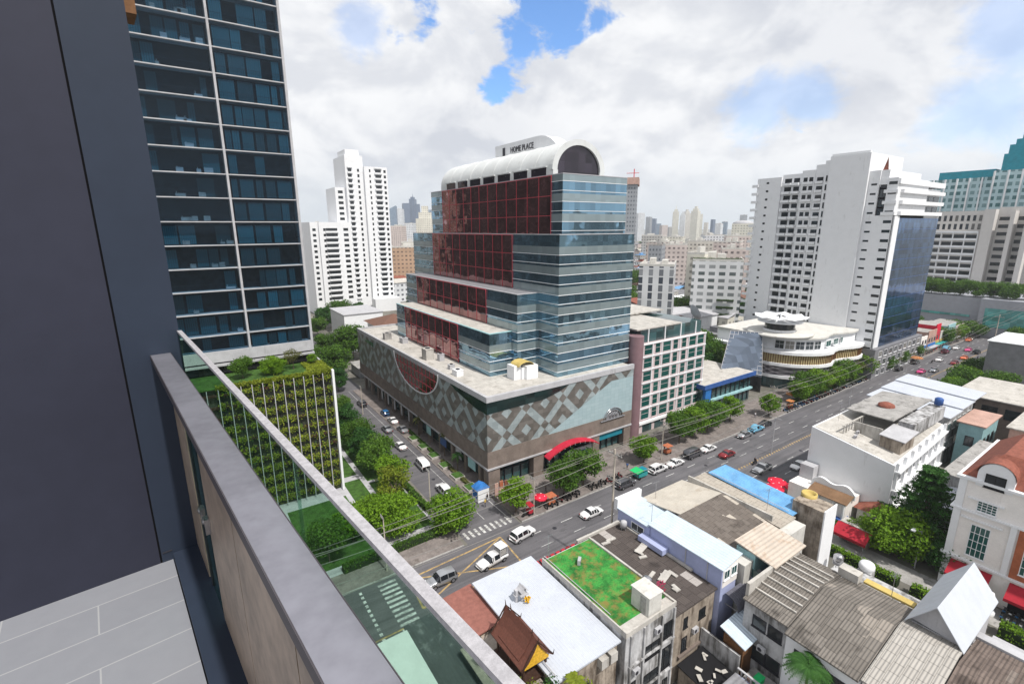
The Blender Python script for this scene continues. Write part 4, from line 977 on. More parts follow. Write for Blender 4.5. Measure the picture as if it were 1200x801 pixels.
# terracotta lean-to
W2 = thing('terracotta_roof_annex', 'narrow annex with terracotta tiled roof between the white roof and the glass railing', 'building', (21, 38, 0))
MB().box(20.1, wx0 - .1, 26, 41.3, 0, 9.9).build('wall', M['stain2'], W2)
MB().slab([(18.6, 35.6, 10.3), (wx0 + .2, 35.6, 10.6), (wx0 + .2, 42.2, 10.6), (18.6, 42.2, 10.3)], .15).build('roof', mat('terracotta_sheet', (.25, .105, .085), .8, var=.12, sc=2, dirt=.15, dirtcol=(.12, .07, .06)), W2)
MB().box(17.6, wx0 - .1, 26, 35.5, 9.9, 10.0).build('terrace_floor', M['terrace'], W2)
# Thai pavilion
S1 = thing('thai_pavilion', 'small Thai pavilion with steep brown tiled roof and golden gable on the terrace', 'pavilion', (21.6, 31.5, 10.0))
sx0, sx1, sy0, sy1 = 20.0, 23.5, 28.4, 33.6; se, sr = 12.1, 14.4; sm = (sx0 + sx1) / 2
def saddle(mb, x0, x1, y0, y1, e, r, th=.12):
    q = (x0 + x1) / 2; k = [(0, 0), (.45, .30), (.8, .68), (1, 1)]
    for (u0, v0), (u1, v1) in zip(k, k[1:]):
        for sg, xe in ((1, x0), (-1, x1)):
            xa, xb = xe + (q - xe) * u0, xe + (q - xe) * u1; za, zb = e + (r - e) * v0, e + (r - e) * v1
            P_ = [(xa, y0, za), (xb, y0, zb), (xb, y1, zb), (xa, y1, za)]
            mb.slab(P_ if sg < 0 else P_[::-1], th)
    return mb
rt = mat('pavilion_tile', (.115, .045, .032), .75, var=.15, sc=6)
r_ = MB(); saddle(r_, sx0, sx1, sy0, sy1, se, sr); r_.build('lower_roof', rt, S1)
r_ = MB(); saddle(r_, sx0 + .25, sx1 - .25, sy0 + .9, sy1 - .9, se + .35, sr + .22); r_.build('upper_roof', rt, S1)
rd = MB()
for y, zz in ((sy0, sr), (sy0 + .9, sr + .22), (sy1 - .9, sr + .22), (sy1, sr)):
    rd.cyl((sm, y, zz), (sm, y + (-.12 if y < 31 else .12), zz + .55), .06, .02, n=6)
    for xe in (sx0, sx1): rd.bar((xe, y, se), (sm, y, zz), .12) if y in (sy0, sy1) else None
for xe in (sx0, sx1):
    for y in (sy0, sy1): rd.cyl((xe, y, se), (xe + (.1 if xe > 21 else -.1), y, se + .45), .06, .02, n=6)
rd.build('finial', M['dkwood'], S1)
MB().add([(sx0 + .5, sy0 + .12, se + .1), (sx1 - .5, sy0 + .12, se + .1), (sm, sy0 + .12, sr - .3)], [(0, 1, 2)]).build('gable', M['gold'], S1)
MB().box(sx0 + .4, sx1 - .4, sy0 + .15, sy0 + .25, se - .2, se + .1).build('beam', M['gold'], S1)
for x in (sx0 + .5, sx1 - .5):
    for y in (sy0 + .5, (sy0 + sy1) / 2, sy1 - .5): MB().box(x - .09, x + .09, y - .09, y + .09, 10.25, se + .2).build('post', M['dkwood'], S1)
MB().box(sx0 + .2, sx1 - .2, sy0 + .2, sy1 - .2, 10.0, 10.25).build('platform', M['dkwood'], S1)
# spirit house
sp_ = G(612, 702, 11.4)
S2 = thing('spirit_house', 'tiny grey spirit house on a stand with yellow garlands on the white roof', 'spirit house', (sp_.x, sp_.y, 11.25))
cx, cy = sp_.x, sp_.y
MB().cyl((cx, cy, 11.2), (cx, cy, 12.2), .16, n=8).box(cx - .5, cx + .5, cy - .5, cy + .5, 12.2, 12.3).build('stand', M['lgrey'], S2)
MB().box(cx - .3, cx + .3, cy - .3, cy + .3, 12.3, 12.75).build('shrine', M['stain'], S2)
q = MB(); saddle(q, cx - .45, cx + .45, cy - .5, cy + .5, 12.7, 13.2, .05); q.build('shrine_roof', M['lgrey'], S2)
MB().cyl((cx - .55, cy + .3, 11.2), (cx - .55, cy + .3, 12.0), .2, n=8).box(cx - .85, cx - .25, cy + .05, cy + .55, 12, 12.1).box(cx - .75, cx - .35, cy + .1, cy + .5, 12.1, 12.7).build('small_shrine', M['lgrey'], S2)
g_ = MB(); R = random.Random(2)
for i in range(24): ax_, ay_, az_ = cx + .3 + R.uniform(-.3, .3), cy - .55 + R.uniform(-.25, .25), 11.35 + R.uniform(0, .5); g_.box(ax_ - .07, ax_ + .07, ay_ - .07, ay_ + .07, az_, az_ + .12)
g_.build('garland', M['gold'], S2)

# green roofed old block
z = 11.8
G1 = thing('green_roof_building', 'old stained concrete block with a bright green coated roof with rust patches', 'building', (34.8, 33, 0))
gx0, gx1, gy0, gy1 = 30.7, 38.1, 26.2, 39.4
MB().box(gx0, gx1, gy0, gy1, 0, z - .01).build('wall', M['stain'], G1)
MB().quad((gx0 + .1, gy0 + 1.2, z), (gx1 - .1, gy0 + 1.2, z), (gx1 - .1, gy1 - .1, z), (gx0 + .1, gy1 - .1, z)).build('roof', M['greenroof'], G1)
MB().quad((gx0 + .1, gy0 + .1, z), (gx1 - .1, gy0 + .1, z), (gx1 - .1, gy0 + 1.19, z), (gx0 + .1, gy0 + 1.19, z)).build('front_terrace', M['concl'], G1)
MB().box(gx0 - .06, gx0 + .1, gy0 - .05, gy1, z - .3, z + .35).box(gx1 - .1, gx1 + .12, gy0, gy1, z - .3, z + .22).box(gx0 + .1, gx1 - .1, gy0 - .05, gy0 + .1, z - .3, z + .25).build('parapet', M['concl'], G1)
MB().box(34.2, 36.1, gy0 + .3, gy0 + 2.6, z + .01, z + 2.2).box(34.1, 36.2, gy0 + .2, gy0 + 2.7, z + 2.2, z + 2.3).build('stair_room', M['offw'], G1)
MB().box(34.14, 34.19, gy0 + .7, gy0 + 1.4, z + .1, z + 1.9).build('stair_door', M['conc'], G1)
for (x, zz, w, h) in ((36.9, 8.3, 1.6, 1.8), (34.6, 7.2, 2.4, 1.6), (36.8, 4.4, 1.9, 2.6), (34.7, 2.4, 2.6, 2.8), (32, 5, .9, .6), (37.2, 1.2, .8, 1.6), (31.8, 1.5, 1, .7)): win(G1, x, gy0, zz, 0, w, h, 'kb')
b_ = MB()
for zz in (4.0, 7.9): b_.box(gx0 + .5, gx1 + .0, gy0 - .25, gy0 - .01, zz - .15, zz)
for x in (31.4, 33.3, 36.0, 37.9): b_.box(x - .12, x + .12, gy0 - .2, gy0 - .01, 0, z - .31)
b_.build('wall_rib', M['stain'], G1)
pm = MB(); R = random.Random(8)
for i in range(34):
    zz = R.uniform(0, 1.2); x = 37.3 + R.uniform(-.4, .4); y = gy0 + 1.6 + R.uniform(-.4, .4); pm.quad((x, y, z + .5 + zz), (x + .3, y + .1, z + .6 + zz), (x + .25, y - .15, z + .8 + zz), (x, y - .2, z + .7 + zz))
pm = pm.build('flowering_plant', mat('pink_bloom', (.55, .08, .16), .8, var=.2)); tag(pm, 'pink flowering plant in a pot at the edge of the green roof', 'plant'); 
# small blue tarp sheds at the photo's bottom edge
tp_ = thing('blue_striped_canopy', 'blue corrugated canopy with a pale panel at the foot of the green-roofed block', 'canopy', (30, 22.5, 6))
MB().slab([(26.3, 21.2, 6.0), (30.6, 21.2, 6.0), (30.6, 24.0, 6.9), (26.3, 24.0, 6.9)], .1).build('sheet', M['bblue'], tp_)
MB().slab([(28.6, 21.1, 6.12), (29.6, 21.1, 6.12), (29.6, 23.8, 7.0), (28.6, 23.8, 7.0)], .08).build('pale_panel', M['lgrey'], tp_)
for x in (26.5, 30.4): MB().cyl((x, 21.4, 0), (x, 21.4, 5.9), .06, n=6).build('post', M['grey'], tp_)

# dark flat roof between green roof and lavender house
z = 9.6
D1 = thing('dark_roof_house', 'grimy shophouse with dark patched roof between the green roof and the lavender house', 'house', (43, 33, 0))
dx0, dx1, dy0, dy1 = 40.2, 46.2, 26.8, 41.6
MB().box(38.25, dx1, dy0, dy1, 0, z - .2).build('wall', M['stain2'], D1)
MB().slab([(38.25, dy0 - .3, z), (dx1, dy0 - .3, z), (dx1, dy1, z + .15), (38.25, dy1, z + .15)], .2).build('roof', darkroof, D1)
MB().box(38.25, dx1, dy1, dy1 + .3, z - .3, z + .5).box(dx1 - .35, dx1, dy0 + 3, dy1 - .01, z + .16, z + .4).build('parapet', M['concl'], D1)
for (x, zz, w, h) in ((41, 6.8, .7, 1.3), (41.0, 3.8, .9, 1.7), (44, 6.6, 1.2, 1.2)): win(D1, x, dy0, zz, 0, w, h, 'kb')
MB().box(40, 45.9, dy0 - .3, dy0 - .01, 3.2, 3.5).build('ledge', M['brownband'], D1)
R = random.Random(11)
for i in range(9):
    x, y = R.uniform(41, 45.6), R.uniform(dy0 + 2, dy1 - 2); a_ = R.uniform(0, 3.1)
    rb_ = MB().obox((x, y), (math.cos(a_), math.sin(a_)), R.uniform(.3, .8), R.uniform(.12, .25), z + .06 + .15 * (y - dy0) / 15, z + .22 + .15 * (y - dy0) / 15).build('roof_rubble', M['concl']); tag(rb_, 'loose pale scrap boards lying on the dark patched roof', 'debris', 'scrap on the dark patched roof')
# lavender house with long white roof
z = 12.9
V1 = thing('lavender_house', 'lavender house with a long white metal roof and small yellow end with green windows', 'house', (48, 33, 0))
vx0, vx1 = 46.3, 49.3
MB().box(vx0, vx1, 26.2, 36.5, 0, z - .6).build('side_wall', M['lav'], V1)
MB().box(vx0 + .2, vx1 + .1, 26.16, 26.5, 9.6, z - .5).build('yellow_end_wall', M['cream'], V1)
MB().slab([(vx0 - .3, 25.9, z - .6), (vx1 + .4, 25.9, z + .15), (vx1 + .4, 36.7, z + .15), (vx0 - .3, 36.7, z - .6)], .12).build('roof', ltb, V1)
for x in (47.2, 48.6): win(V1, x, 26.16, 10.6, 0, 1.1, 1.2, 'g')
MB().box(vx0 - .02, vx1 + 1.5, 36.6, 42.2, 0, z - 1.2).build('front_wall', M['lav'], V1)
MB().slab([(vx0 - .2, 36.8, z - 1.1), (vx1 + 1.6, 36.8, z - .9), (vx1 + 1.6, 42.3, z - .9), (vx0 - .2, 42.3, z - 1.1)], .12).build('front_roof', ltb, V1)
MB().box(vx0 - .1, vx1 + 1.8, 42.3, 42.9, z - 1.6, z + .1).build('white_parapet', M['white'], V1)
win(V1, vx0 - .02, 38.6, z - 2.9, -math.pi / 2, 2.2, 1.1, 'w')
MB().box(vx0 - 1.2, vx0 - .03, 33.5, 37.5, 9.9, 10.6).build('side_ledge', M['lav'], V1)
for yy in (28, 31): MB().cyl((vx0 - .08, yy, 9.7), (vx0 - .08, yy, z - .8), .06, n=6).build('drain_pipe', M['lgrey'], V1)
# big tiled shophouse row
z = 12.4
R1 = thing('brown_tile_row', 'wide shophouse row with patched brown cement tile roof and pale sheets towards the road', 'house', (56, 33, 0))
MB().box(49.9, 64.2, 25.6, 40.6, 0, z - 1.0).build('wall', M['offw'], R1)
MB().slab([(49.8, 27.8, z - .6), (60.2, 27.8, z - .6), (60.2, 35.2, z + .5), (49.8, 35.2, z + .5)], .14).build('brown_roof', tileA, R1)
MB().slab([(50.6, 35.2, z + .45), (60.0, 35.2, z + .45), (60.0, 42.0, z - .55), (50.6, 42.0, z - .55)], .14).build('beige_roof', beigeroof, R1)
MB().slab([(60.3, 27.0, z - .7), (64.4, 27.0, z - .7), (64.4, 41.0, z - .2), (60.3, 41.0, z - .2)], .14).build('pale_side_roof', tileroof('pale_patched_sheets', (.34, .30, .26), (.46, .42, .36), (.12, .1, .09), 'y', .05), R1)
MB().box(60.05, 60.3, 28, 41, z - .3, z + .55).build('ridge_strip', M['concl'], R1)
U1 = thing('blue_roof_house', 'narrow house with faded bright blue corrugated roof', 'house', (66.5, 33, 0))
MB().box(64.5, 68.6, 28.4, 40.6, 0, z - .6).build('wall', M['offw'], U1)
MB().slab([(64.3, 27.4, z - .6), (68.9, 27.4, z - .6), (68.9, 40.4, z + .1), (64.3, 40.4, z + .1)], .12).build('roof', bluer, U1)
U2 = thing('white_end_house', 'thin white house end with stained brown flank and tank ring beside the blue roof', 'house', (66.8, 26, 0))
MB().box(65.6, 68.8, 24.2, 28.2, 0, z + 1.0).build('wall', M['stain2'], U2)
MB().box(65.5, 68.9, 24.02, 24.19, 0, z + 1.2).build('white_wall', M['white2'], U2)
MB().lathe((68.4, 27.4, z + 1.0), [(1.0, 0), (1.0, .45), (.8, .45), (.8, .1), (0, .1)], 20).build('tank_ring', M['yell'], U2)
# beige canopy room
C1 = thing('beige_canopy_room', 'rooftop room under a beige flat canopy, in front of the brown tile roof', 'house', (55, 26, 0))
MB().slab([(51.4, 22.9, 12.2), (58.4, 22.9, 12.3), (58.4, 28.0, 12.9), (51.4, 28.0, 12.9)], .16).build('canopy', corrug('tan_sheet', (.47, .41, .35), 'x', .5, .6, .06, dirt=.3, dirtcol=(.36, .25, .17)), C1)
MB().box(51.7, 58.2, 25.4, 27.8, 9, 12.2).build('room_wall', M['ltteal'], C1)
MB().box(51.6, 58.2, 23.2, 27.9, 0, 9.2).build('wall', M['lav'], C1)
MB().box(51.62, 51.7, 23.3, 27.8, 9.2, 10.3).box(51.7, 58.1, 23.22, 23.3, 9.2, 10.3).build('glass_rail', M['shopglass'], C1)
for x in (51.8, 55, 58.0): MB().box(x - .06, x + .06, 23.3, 23.42, 9.2, 12.15).build('post', M['lgrey'], C1)
MB().box(55.6, 57.9, 23.6, 25.39, 9.21, 11.9).build('dark_opening', M['black'], C1)
# row of terraced houses with grey tile roofs
def rowhouse(nm, lb, x0, x1, y0, y1, zf, zb, rm, wallm, wins=(), th=.16):
    o = thing(nm, lb, 'house', ((x0 + x1) / 2, (y0 + y1) / 2, 0)); MB().box(x0 + .5, x1 - .3, y0, y1 - .02, 0, min(zf, zb) - .35).build('wall', wallm, o)
    MB().slab([(x0, y0, zf), ((x0 + x1) / 2 + 1, y0, zb), ((x0 + x1) / 2 + 1, y1, zb), (x0, y1, zf)], th).slab([((x0 + x1) / 2 + 1, y0, zb), (x1, y0, zf + .6), (x1, y1, zf + .6), ((x0 + x1) / 2 + 1, y1, zb)], th).build('roof', rm, o)
    for (s_, z, w, h, st) in wins: win(o, x0 + .5, s_, z, -math.pi / 2, w, h, st)
    return o
h1 = rowhouse('battened_roof_house', 'terraced house whose grey tile roof is held by white battens', 46.0, 58.0, 18.6, 23.4, 10.6, 11.9, tileB, M['stain'], [(21.6, 7.7, 1.5, 1.4, 'k'), (19.9, 7.7, 1.5, 1.4, 'k'), (21.4, 3.8, 1.6, 1.6, 'k'), (19.8, 3.8, 1.6, 1.6, 'k')])
bt = MB()
for i in range(8):
    x = 48.0 + i * 1.15; zz = 10.6 + (x - 46) / 7 * 1.3 if x < 53 else 11.9 - (x - 53) / 5 * .7
    bt.box(x - .09, x + .09, 18.8, 23.4, zz + .03, zz + .2)
bt.box(46.6, 57.5, 23.15, 23.5, 10.6, 12.2)
bt.build('batten', M['concl'], h1)
h2 = rowhouse('grey_tile_house', 'wide terraced house with weathered grey-brown tile roof, between the battened and pale tile roofs', 45.2, 58.6, 12.0, 18.5, 10.4, 12.1, tileB, M['white'], [(16.8, 7.6, 1.6, 1.4, 'k'), (13.4, 7.4, 3.6, 1.5, 'k'), (13.4, 3.6, 3.0, 1.6, 'k')])
MB().box(57.6, 58.8, 17.0, 19.0, 11.2, 12.2).build('white_ridge_piece', M['concl'], h2)
MB().box(58.7, 59.6, 12.2, 16.8, 11.0, 11.25).build('yellow_gutter', M['yell'], h2)
h3 = rowhouse('pale_tile_house', 'terraced house with even pale grey tile roof below the white gable', 45.4, 59.6, 7.4, 11.9, 10.6, 12.2, tileC, M['cream'], [(9.6, 7.4, 2.6, 1.4, 'k')])
h4 = rowhouse('dark_streaked_tile_house', 'terraced house with dark streaked corrugated roof edged in pale grey, at the right edge', 45.4, 58.8, 2.4, 7.3, 10.6, 12.0, tileD, M['cream'], [(5, 7.4, 2.6, 1.4, 'k')])
MB().box(58.9, 59.9, -2, 7.4, 11.0, 11.4).box(45.2, 59.9, 2.0, 2.38, 10.6, 12.2).build('pale_coping', M['lgrey'], h4)
h5 = rowhouse('white_wall_house', 'white end house of the terrace, cut off by the right edge', 46.5, 60.5, -4, 1.9, 10.6, 11.4, tileC, M['white'])
# white gabled loft
zg = 12.0
g1 = thing('white_gabled_loft', 'sharp white metal gabled loft standing across the pale tile roof', 'house', (59, 9.5, 0))
ga, gb = (54.6, 11.3), (54.6, 7.6)
MB().slab([(54.4, 11.8, 12.3), (54.4, 9.7, 15.2), (65.6, 9.7, 15.2), (65.6, 11.8, 12.3)], .12).slab([(54.4, 9.7, 15.2), (54.4, 7.3, 12.0), (65.6, 7.3, 12.0), (65.6, 9.7, 15.2)], .12).build('roof', corrug('gable_sheet', (.47, .50, .545), 'y', 1.6, .5, .03, dirt=.06, dirtcol=(.45, .46, .48)), g1)
MB().add([(55.2, 11.5, 12.3), (55.2, 7.6, 12.0), (55.2, 9.7, 15.0)], [(0, 1, 2)]).box(55.3, 65.2, 7.6, 11.5, 0, 12.0).build('wall', M['lgrey'], g1)
# back yard slabs behind the terrace
for (x0, x1, y0, y1, h, m_, lb) in ((59.7, 66, 18, 24.5, 5.2, 'conc', 'flat grey yard roof beside the white end wall'), (60, 66, 11.9, 17.9, 6.5, 'conc', 'flat dull yard roof behind the grey tile house'), (60.2, 67, 1.5, 7.2, 7.0, 'lgrey', 'pale flat yard roof behind the dark streaked roof'), (66.2, 73, 12, 24, 3.0, 'stain', 'low stained yard roof next to the hedge')):
    o = thing('yard_roof', lb, 'outbuilding', ((x0 + x1) / 2, (y0 + y1) / 2, 0)); MB().box(x0 + .2, x1 - .2, y0 + .2, y1 - .2, 0, h).build('wall', M['stain'], o); MB().box(x0, x1, y0, y1, h, h + .18).build('roof', M[m_], o)
# courtyard huddle
o = thing('blue_grey_porch', 'pale blue-grey sheet porch with timber wall in the courtyard', 'shed', (46.5, 23.5, 0))
MB().slab([(44.2, 21.6, 6.2), (49.4, 21.6, 6.6), (49.4, 24.6, 7.4), (44.2, 24.6, 7.0)], .12).build('roof', ltb, o)
MB().box(44.6, 49.2, 22.0, 24.3, 0, 6.2).build('timber_wall', M['wood'], o)
o = thing('barrel_awning', 'dark grey barrel-shaped awning below the yellow window end', 'awning', (48, 25.3, 7.5))
q = MB(); n = 10
for i in range(n):
    a0, a1 = math.pi * .5 * i / n, math.pi * .5 * (i + 1) / n
    q.slab([(46.9, 25.9 - 1.7 * math.sin(a0), 7.6 + 1.4 * math.cos(a0)), (50.3, 25.9 - 1.7 * math.sin(a0), 7.6 + 1.4 * math.cos(a0)), (50.3, 25.9 - 1.7 * math.sin(a1), 7.6 + 1.4 * math.cos(a1)), (46.9, 25.9 - 1.7 * math.sin(a1), 7.6 + 1.4 * math.cos(a1))][::-1], .06)
q.build('hood', corrug('awning_sheet', (.13, .13, .16), 'y', .3), o); MB().bar((47, 25.9, 7.6), (47, 24.2, 7.6), .08).bar((50.2, 25.9, 7.6), (50.2, 24.2, 7.6), .08).build('bracket', M['grey'], o)
o = thing('blue_wall_yard', 'pale blue yard wall with cluttered balcony below the battened roof', 'wall', (44.5, 18.5, 0))
MB().box(42.6, 45.9, 16.2, 16.45, 0, 4.2).box(42.6, 42.85, 16.45, 21.4, 0, 4.2).build('wall', M['lav'], o)
MB().box(42.9, 45.9, 16.5, 21.3, 3.2, 3.35).build('balcony_floor', M['conc'], o)
q = MB()
for y in row(16.6, 21.2, 9): q.box(42.64, 42.8, y - .05, y + .05, 4.2, 5.0)
q.box(42.62, 42.84, 16.4, 21.4, 5.0, 5.12); q.build('railing', M['lgrey'], o)
for i, (x, y, w, d, m_) in enumerate(((43.6, 18, .9, 1.3, 'concl'), (44.5, 20, 1.1, .7, 'greenaw'), (44.9, 17.3, .7, .7, 'lgrey'), (43.7, 20.6, .5, .5, 'salmon'))):
    oo = thing('stored_box', ['beige crate on the cluttered balcony', 'green lidded crate on the cluttered balcony', 'pale grey crate on the cluttered balcony', 'small salmon crate on the cluttered balcony'][i], 'crate', (x, y, 3.35)); MB().box(x - w / 2, x + w / 2, y - d / 2, y + d / 2, 3.35, 3.9).box(x - w / 2 - .04, x + w / 2 + .04, y - d / 2 - .04, y + d / 2 + .04, 3.9, 3.98).build('crate_body', M[m_], oo)
o = thing('grey_tarp_roof', 'grey translucent sheet roof over the courtyard at the bottom edge', 'shed', (41, 20, 0))
MB().slab([(36.5, 15.2, 4.2), (42.2, 15.2, 4.2), (42.2, 21.3, 4.9), (36.5, 21.3, 4.9)], .1).build('sheet', corrug('grey_sheet', (.20, .20, .215), 'x', .5, .7, .15), o)
for x, y in ((36.8, 15.5), (42, 15.5), (36.8, 21), (42, 21)): MB().cyl((x, y, 0), (x, y, 4.3), .08, n=6).build('post', M['grey'], o)
o = thing('black_tarp_roof', 'black sagging yard roof strewn with pale scraps beside the stained block', 'shed', (42, 24, 0))
MB().slab([(39.4, 22.2, 2.8), (43.9, 22.2, 2.8), (43.9, 26.3, 3.1), (39.4, 26.3, 3.1)], .1).build('sheet', M['black'], o)
MB().box(39.6, 43.7, 22.5, 26.2, 0, 2.6).build('wall', M['stain2'], o)
q = MB(); R = random.Random(4)
for i in range(9): x, y = R.uniform(39.8, 43.3), R.uniform(22.6, 25.8); q.obox((x, y), (math.cos(i), math.sin(i)), R.uniform(.15, .45), R.uniform(.1, .25), 3.13, 3.2)
q.build('scrap', M['concl'], o)
o = thing('courtyard_wall', 'old stained courtyard wall right of the black yard roof', 'wall', (44.2, 25, 0)); MB().box(44.0, 44.25, 22, 26.7, 0, 5.2).build('wall', M['stain'], o)

# ------------------------------------------------------------------ corner house with a big white flank
CW = thing('white_flank_house', 'four-storey corner house with big blank white flank and cluttered roof terrace', 'house', (103, 31, 0))
cx0, cx1, cy0, cy1 = 92.8, 121, 25.2, 38.4
MB().prism([(cx0, cy1), (cx0, cy0), (cx1, cy0 + 1.2), (cx1, cy1)], 0, 12, z1s=[14.0, 11.6, 11.6, 14.0]).build('wall', M['white'], CW)
MB().slab([(cx0 + .35, cy0 + .4, 11.72), (cx1 - .3, cy0 + 1.5, 11.72), (cx1 - .3, cy1 - .3, 14.05), (cx0 + .35, cy1 - .3, 14.05)], .05).build('roof_deck', M['concl'], CW)
MB().box(104, 120, 26.6, 29, 13.2, 15.6).build('roof_room', M['stain'], CW)
MB().slab([(102, 29.2, 16.0), (121, 29.0, 16.2), (121, 37.4, 15.6), (104, 37.4, 15.4)], .2).build('terrace_roof', M['conc'], CW)
MB().slab([(97, 25.6, 14.4), (104, 25.8, 14.6), (104, 29.6, 14.9), (97, 29.4, 14.7)], .15).build('white_lean_to', M['lgrey'], CW)
MB().box(97.5, 103.5, 26.2, 29.3, 11.8, 14.3).build('lean_to_room', M['stain2'], CW)
q = MB()
for x in row(95, 104, 8): q.box(x - .07, x + .07, 34.2, 34.35, 13.2, 14.9)
q.box(95, 104, 34.15, 34.4, 14.9, 15.05); q.box(99, 99.2, 29.6, 34, 12.4, 15.0); q.build('railing', M['concl'], CW)
for k in range(7):
    for zz in (1.2, 4.6, 8.0): win(CW, 95.5 + k * 3.7, cy0 + .15 * k + .1, zz, rad(2.4), 2.6, 2.1, 'w')
q = MB()
for k in range(8): q.box(93.2 + k * 3.9, 93.5 + k * 3.9, cy0 - .4 + .17 * k, cy0 + .0 + .17 * k, 0, 12)
for zz in (3.8, 7.2, 10.6): q.slab([(93, cy0 - .8, zz), (cx1, cy0 + .4, zz), (cx1, cy0 + 1.19, zz), (93, cy0 + .2, zz)], .3)
q.build('balcony', M['white2'], CW)
for i, (x, y, lb) in enumerate(((110, 33, 'upturned red bowl-shaped cover on the corner house roof'),)):
    oo = thing('red_bowl', lb, 'basin', (x, y, 16.0)); MB().lathe((x, y, 15.9), [(1.4, 0), (1.3, .4), (.6, .75), (0, .8)], 20).build('bowl', M['terr'], oo)
MR = thing('metal_roof_house', 'house with large pale metal roof in three overlapping sheets behind the corner house', 'house', (131, 33, 0))
MB().box(123.5, 144, 27.4, 39, 0, 12.2).build('wall', M['stain'], MR)
q = MB()
for i, (x0, x1, dz) in enumerate(((122.2, 130.2, 0), (129.9, 138.2, .3), (137.9, 146.2, .6))): q.slab([(x0, 26.0, 12.8 + dz), (x1, 26.0, 12.8 + dz), (x1, 40.6, 13.6 + dz), (x0, 40.6, 13.6 + dz)], .18)
q.build('roof', wh, MR)
for x in row(124, 143, 6):
    for zz in (4, 8): win(MR, x, 27.4, zz, 0, 2.0, 1.8, 'g')
for y in (30, 34, 37): win(MR, 123.5, y, 8.5, -math.pi / 2, 1.6, 1.5, 'd')
# entrance building with curved gable in front of the flank
EB = thing('curved_gable_house', 'low cream house with curved white gable and brown roof patch, against the white flank', 'house', (89.5, 34, 0))
MB().box(87.2, 92.7, 29.2, 38.6, 0, 4.6).build('wall', M['cream'], EB)
MB().slab([(86.6, 28.9, 4.65), (89.2, 28.9, 5.4), (89.2, 35.2, 5.4), (86.6, 35.2, 4.65)], .12).build('roof', mat('brown_felt', (.20, .12, .07), .9, var=.15), EB)
q = MB(); cvp = [(89.3, 35.6), (89.3, 34.5), (90.2, 33.2), (90.0, 31.2), (91, 29.0)]
n = 14
pts = [(28.8 + 7 * i / n, 5.5 + 1.1 * math.sin(math.pi * i / n) + .5 * math.sin(3 * math.pi * i / n)) for i in range(n + 1)]
q.prism([(0, 0)] * 0 or [(89.25, 28.8), (89.25, 35.8), (89.75, 35.8), (89.75, 28.8)], 4.6, 5.4)
for (ya, za), (yb, zb) in zip(pts, pts[1:]): q.add([(89.25, ya, 5.4), (89.75, ya, 5.4), (89.75, yb, 5.4), (89.25, yb, 5.4), (89.25, ya, za), (89.75, ya, za), (89.75, yb, zb), (89.25, yb, zb)], [(0, 4, 7, 3), (1, 2, 6, 5), (4, 5, 6, 7)])
q.build('curved_gable', M['white2'], EB)
q = MB()
for y in (29.4, 31.0, 33.4, 35.0): q.cyl((87.0, y, 0), (87.0, y, 4.5), .2, n=8)
q.build('column', M['white2'], EB); MB().box(87.1, 87.19, 31.2, 33.2, .1, 3.2).build('dark_doorway', M['black'], EB)
MB().box(90.6, 92.7, 36.2, 38.5, 4.6, 7.2).build('side_block', M['lgrey'], EB)

# ------------------------------------------------------------------ cream classical house at the right edge
FH_ = thing('cream_classical_house', 'cream four-storey house with white cornices, arched dormer and red-brown mansard roof at the right edge', 'house', (92, 5, 0))
fx, fy0, fy1 = 85.0, -14.0, 15.8
MB().box(fx, 104, fy0, fy1, 0, 16.4).build('wall', M['cream'], FH_)
q = MB()
for zz, th_ in ((16.4, .35), (11.9, .25), (4.6, .3)): q.box(fx - .35, 104.3, fy0, fy1 + .35, zz, zz + th_)
q.box(fx - .25, fx - .01, 9.4, 10.0, 4.9, 11.9)
for (a, b) in ((11.0, 14.6),): q.box(fx - .3, fx - .01, a, b, 13.9, 14.1); q.box(fx - .3, fx - .01, a - .3, b + .3, 10.9, 11.1)
q.build('cornice', M['white2'], FH_)
r_ = MB(); r_.add([(fx + .3, fy0, 16.8), (104, fy0, 16.8), (104, fy1, 16.8), (fx + .3, fy1, 16.8), (fx + 3.0, fy0, 20.2), (100, fy0, 20.2), (100, fy1 - 3.2, 20.2), (fx + 3.0, fy1 - 3.2, 20.2)], [(0, 4, 7, 3), (3, 7, 6, 2), (4, 5, 6, 7), (1, 2, 6, 5)])
r_.build('mansard_roof', M['terr'], FH_)
dm = MB()
def arch(xf, yc_, w, z0, zs_, n=12):
    P_ = [(yc_ - w / 2, z0), (yc_ + w / 2, z0), (yc_ + w / 2, zs_)] + [(yc_ + w / 2 * math.cos(math.pi * i / n), zs_ + w / 2 * math.sin(math.pi * i / n)) for i in range(1, n)] + [(yc_ - w / 2, zs_)]
    return P_
P_ = arch(fx, 12.4, 3.6, 16.0, 17.8)
n_ = len(P_); vs = [(fx - .15, a, b) for a, b in P_] + [(fx + 3.2, a, b) for a, b in P_]
dm.add(vs, [tuple(range(n_))[::-1]] + [(i, (i + 1) % n_, n_ + (i + 1) % n_, n_ + i) for i in range(n_)])
dm.build('arched_dormer', M['white2'], FH_)
dr = MB()
for i in range(12):
    a0, a1 = math.pi * i / 12, math.pi * (i + 1) / 12
    dr.add([(fx - .3, 12.4 + 1.95 * math.cos(a0), 17.8 + 1.95 * math.sin(a0)), (fx - .3, 12.4 + 1.95 * math.cos(a1), 17.8 + 1.95 * math.sin(a1)), (fx + 4, 12.4 + 1.95 * math.cos(a1), 17.8 + 1.95 * math.sin(a1)), (fx + 4, 12.4 + 1.95 * math.cos(a0), 17.8 + 1.95 * math.sin(a0))], [(0, 1, 2, 3)])
dr.build('dormer_roof', M['terr'], FH_)
